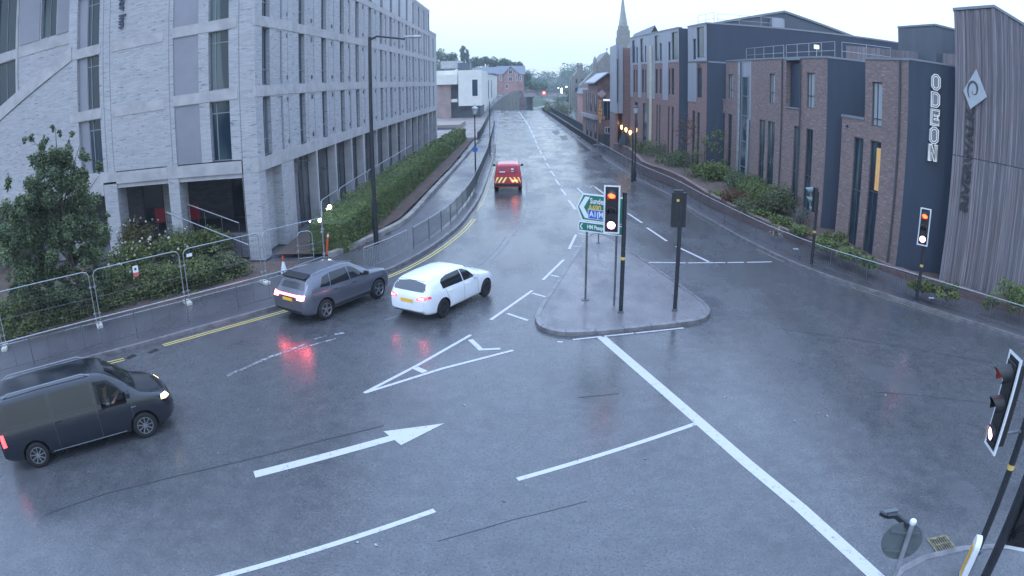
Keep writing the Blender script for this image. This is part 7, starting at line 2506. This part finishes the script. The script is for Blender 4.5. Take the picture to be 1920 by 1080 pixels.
# warm terrace lamps on posts
lamp('terrace_warm', (1, .62, .2), 5)
for i, (px, py, y_, lab) in enumerate(((1156, 231, 76, 'warm lit terrace lamp at the left end of the row by the café'), (1165.5, 239, 73, 'warm terrace lamp second in the row by the café'), (1173.5, 244, 71, 'warm terrace lamp third in the row, above the dark parasol'), (1181.5, 249, 69, 'warm terrace lamp at the right end of the row by the planter'))):
    q = aty(px, py, y_)
    t = thing('terrace_lamp', (q.x, y_, .1), lab, 'lamp', 'warm lamps on the café terrace')
    mb = MB(); mb.lathe([(.05, q.z - .32), (.14, q.z - .1), (.12, q.z + .12), (.03, q.z + .16)], n=10); mb.build('lantern', G['terrace_warm'], t)
    mb = MB(); mb.box(.1, .26, 0, .12, 0, q.z + .25); mb.build('post', mat('lit_timber', (.32, .13, .06), .7, var=.2), t)
q = aty(1171, 246, 70); q0 = aty(1171, 273, 70)
t = thing('closed_parasol', (q.x, 70, .1), 'dark triangular closed parasol on the café terrace', 'parasol')
mb = MB(); mb.lathe([(.75, q0.z), (.7, q0.z + .15), (.35, (q.z + q0.z) / 2 + .2), (.06, q.z - .1)], n=8); mb.build('canopy', mat('parasol_dark', (.03, .035, .045), .8, var=.15), t)
mb = MB(); mb.tube([(0, 0, 0), (0, 0, q.z + .1)], .035, 8); mb.build('pole', G['rail_grey'], t)

# brick house, stone house with chimneys, church
BH = thing('brick_house', (0, 0, 0), 'plain red brick house end between the café and the river', 'building')
y = 112
a, b = aty(1091, 176, y), aty(1108, 245, y)
mb = MB(); mb.box(a.x, b.x, y, y + 10, -4, a.z); mb.build('wall', G['flats_brick'], BH)
mb = MB(); mb.extrude([(a.x - .2, y - .2, a.z), (a.x + .3, y + 1, a.z + .9), (b.x, y + 1, a.z + .9), (b.x + .2, y - .2, a.z)], (0, 9, 0)); mb.build('roof', G['slate'], BH)
SHs = thing('stone_house', (0, 0, 0), 'pale stone house with stepped gable and tall chimney stack by the river', 'building')
y = 215
z = lambda px, py: aty(px, py, y)
a, b = z(1072, 142), z(1102, 185)
mb = MB(); mb.box(a.x, b.x, y, y + 12, 0, a.z)
gx0, gx1, gp_ = z(1074, 141), z(1100, 141), z(1087, 127)
mb.extrude([(gx0.x, y - .1, a.z - .5), (gp_.x, y - .1, gp_.z), (gx1.x, y - .1, a.z - .5)], (0, 8, 0)); mb.build('wall', G['sandstone'], SHs)
mb = MB(); c0q, c1q = z(1082, 124), z(1093, 138); mb.box(c0q.x, c1q.x, y + .5, y + 2.2, c1q.z - 1, c0q.z)
mb.box(c0q.x - .15, c1q.x + .15, y + .35, y + 2.35, c0q.z, c0q.z + .3); mb.build('chimney', G['sandstone'], SHs)
for px in (1083.5, 1086, 1089, 1091.5):
    q = z(px, 124); mb = MB(); mb.lathe([(.2, q.z + .3), (.15, q.z + 1.1)], (q.x, y + 1.3, 0), n=8); mb.build('chimney_pot', G['sandstone'], SHs)
for p0, p1 in (((1079, 148), (1083, 156)), ((1090, 148), (1094, 156)), ((1078, 164), (1083, 172))): fwin(SHs, p0, p1, y, fr='frame_dark')
CH = thing('church', (0, 0, 0), 'stone church with a cross-topped gable and a tall pointed spire', 'church')
y = 205
a, b, gp_ = z(1113, 140), z(1160, 140), z(1138, 97)
z = lambda px, py: aty(px, py, y)
a, b, gp_ = z(1113, 140), z(1162, 140), z(1138, 97)
el_, er_ = z(1120, 118), z(1156, 118)
mb = MB()
mb.extrude([(el_.x, y, 0), (el_.x, y, el_.z), (gp_.x, y, gp_.z), (er_.x, y, er_.z), (er_.x, y, 0)], (0, 20, 0)); mb.build('nave', G['sandstone'], CH)
mb = MB(); mb.extrude([(a.x - 4, y + 1, 0), (a.x - 4, y + 1, z(1100, 160).z), (el_.x, y + 1, z(1120, 128).z), (el_.x, y + 1, 0)], (0, 8, 0)); mb.build('aisle', G['sandstone'], CH)
q = z(1115.5, 115); mb = MB(); mb.box(q.x - .5, q.x + .5, y - .3, y + .7, 0, q.z); mb.lathe([(.7, q.z), (.02, q.z + 1.8)], (q.x, y + .2, 0), n=4); mb.build('pinnacle', G['sandstone'], CH)
mb = MB(); mb.box(gp_.x - .1, gp_.x + .1, y, y + .2, gp_.z, gp_.z + 1.3); mb.box(gp_.x - .4, gp_.x + .4, y, y + .2, gp_.z + .75, gp_.z + .95); mb.build('cross', G['sandstone'], CH)
y = 198
t0_, t1_ = z(1158, 68), z(1183, 68)
w_ = (t1_.x - t0_.x); xc = (t0_.x + t1_.x) / 2
mb = MB(); mb.box(xc - w_ / 2, xc + w_ / 2, y, y + w_, 0, z(1170, 70).z); mb.box(xc - w_ * .44, xc + w_ * .44, y + w_ * .06, y + w_ * .94, z(1170, 70).z, z(1170, 56).z)
mb.box(xc - w_ * .36, xc + w_ * .36, y + w_ * .14, y + w_ * .86, z(1170, 56).z, z(1170, 48).z)
mb.build('tower', G['sandstone'], CH)
zs, ze = z(1170, 49).z, z(1169, -14).z
mb = MB(); mb.lathe([(w_ * .36, zs), (w_ * .2, zs + (ze - zs) * .4), (.05, ze)], (xc, y + w_ / 2, 0), n=8); mb.build('spire', mat('spire_stone', (.30, .29, .27), .8, var=.2, scale=.5), CH)

# ---- far trees
FT = 'trees on the hillside beyond the bridge'
def far_tree(px, base, top, w_px, y, m, label, n=420, size=1.0, group=FT, k=12, name='tree', narrow=False):
    p0 = aty(px, base, y); ptop = aty(px, top, y)
    w = w_px / CAM_F * y
    H = ptop.z - p0.z
    t = thing(name, (p0.x, y, p0.z), label, 'tree', group)
    mb = MB(); mb.tube([(0, 0, -2), (0, 0, H * .5), (0, 0, H * .85)], [w * .05, w * .035, .05], 6); mb.build('trunk', G['bark'], t)
    mb = MB()
    if narrow: cl = [(Vector((random.uniform(-.1, .1) * w, random.uniform(-.1, .1) * w, H * (.12 + .8 * i / k))), (w * .45 * (1 - .6 * abs(i / k - .4)), w * .45, H * .11)) for i in range(k)]
    else: cl = clumps((0, 0, H * .56), (w * .33, w * .33, H * .27), k, w * .2)
    leaves(mb, cl, n, size, shell=.5); mb.build('crown', G[m], t)
    return t
random.seed(5)
far_tree(868, 118, 84, 13, 330, 'leaf_far', 'tall dark poplar, the taller of two on the left skyline', 500, 1.1, narrow=True)
far_tree(876, 118, 91, 8, 330, 'leaf_far', 'shorter dark poplar right beside the tall one', 300, 1.0, narrow=True)
for i, (px, b_, t_, w_, y_, lab) in enumerate(((826, 124, 92, 44, 330, 'round tree at the far left of the hillside'), (846, 126, 97, 36, 325, 'round tree next along the left hillside'), (890, 130, 108, 34, 330, 'low dark tree just right of the poplars'), (908, 130, 105, 28, 320, 'pale green tree above the slate terrace'), (925, 132, 106, 34, 322, 'dark tree behind the slate roofs'), (942, 132, 107, 32, 318, 'rounded dark tree over the gabled flats'), (958, 135, 112, 30, 320, 'tree touching the ridge of the gabled flats'), (973, 145, 115, 30, 312, 'dark tree at the right end of the flats roof'), (986, 170, 128, 26, 310, 'tall green tree right of the brick flats'), (1000, 175, 150, 28, 312, 'bushy light tree by the left end of the bridge'), (1016, 176, 155, 26, 330, 'small tree just above the bridge parapet'))):
    far_tree(px, b_, t_, w_, y_, 'leaf_far' if i % 3 else 'leaf_tree', lab, 700, 1.0)
small_tree(1040, 228, -4.5, 178, 7.5, 'leaf_olive', 'rounded yellow-green willow bush by the riverside path', 1500, .42, 'bushes along the river', trunk_r=.2, k=18, hs=.85, y=178, shell=.6)
small_tree(1056, 236, -5, 190, 6, 'leaf_autumn', 'browner bush right of the willow bush on the river bank', 1000, .4, 'bushes along the river', trunk_r=.2, k=14, hs=.9, y=168, shell=.6)
small_tree(1030, 212, -4.5, 182, 5, 'leaf_shrub', 'green bush at the left end of the river bushes', 700, .42, 'bushes along the river', trunk_r=.2, k=12, hs=.9, y=195, shell=.6)
small_tree(1080, 190, 2, 166, 9, 'leaf_shrub', 'green bush below the stone house on the far bank', 700, .6, 'bushes along the river', trunk_r=.2, k=12, hs=.9, y=240, shell=.6)
small_tree(1095, 195, 1, 172, 8, 'leaf_shrub', 'bank bush between the stone house and the brick house', 600, .6, 'bushes along the river', trunk_r=.2, k=12, hs=.9, y=235, shell=.6)
# distant wood covering the hills
mb = MB()
random.seed(9)
cl = []
for _ in range(1500):
    y_ = random.uniform(335, 640); x_ = random.uniform(-.45, .42) * y_
    if 6 < x_ < 26 and y_ < 480: continue
    z_ = terrain(x_, y_)
    r_ = random.uniform(3.0, 5.5)
    cl.append((Vector((x_, y_, z_ + r_ * .7)), (r_, r_, r_ * .8)))
leaves(mb, cl, 60000, 1.5, shell=.75)
tag(mb.build('distant_wood', G['leaf_far']), 'hazy green wood covering the hills beyond the bridge', 'wood', kind='stuff')

# ================================================================== THE AIR: rain haze
hz = bpy.data.materials.new('haze')
hz.use_nodes = True
hn = hz.node_tree
for n in list(hn.nodes):
    if n.type != 'OUTPUT_MATERIAL': hn.nodes.remove(n)
pv = hn.nodes.new('ShaderNodeVolumePrincipled')
pv.inputs['Color'].default_value = (.80, .90, 1.0, 1)
pv.inputs['Density'].default_value = 0.0006
pv.inputs['Anisotropy'].default_value = 0.2
hn.links.new(pv.outputs[0], [n for n in hn.nodes if n.type == 'OUTPUT_MATERIAL'][0].inputs['Volume'])
mb = MB(); mb.box(-705, 705, -205, 1155, -12, 62)
hb = mb.build('haze', hz)
tag(hb, 'thin rain haze over the whole place', 'haze', kind='stuff')
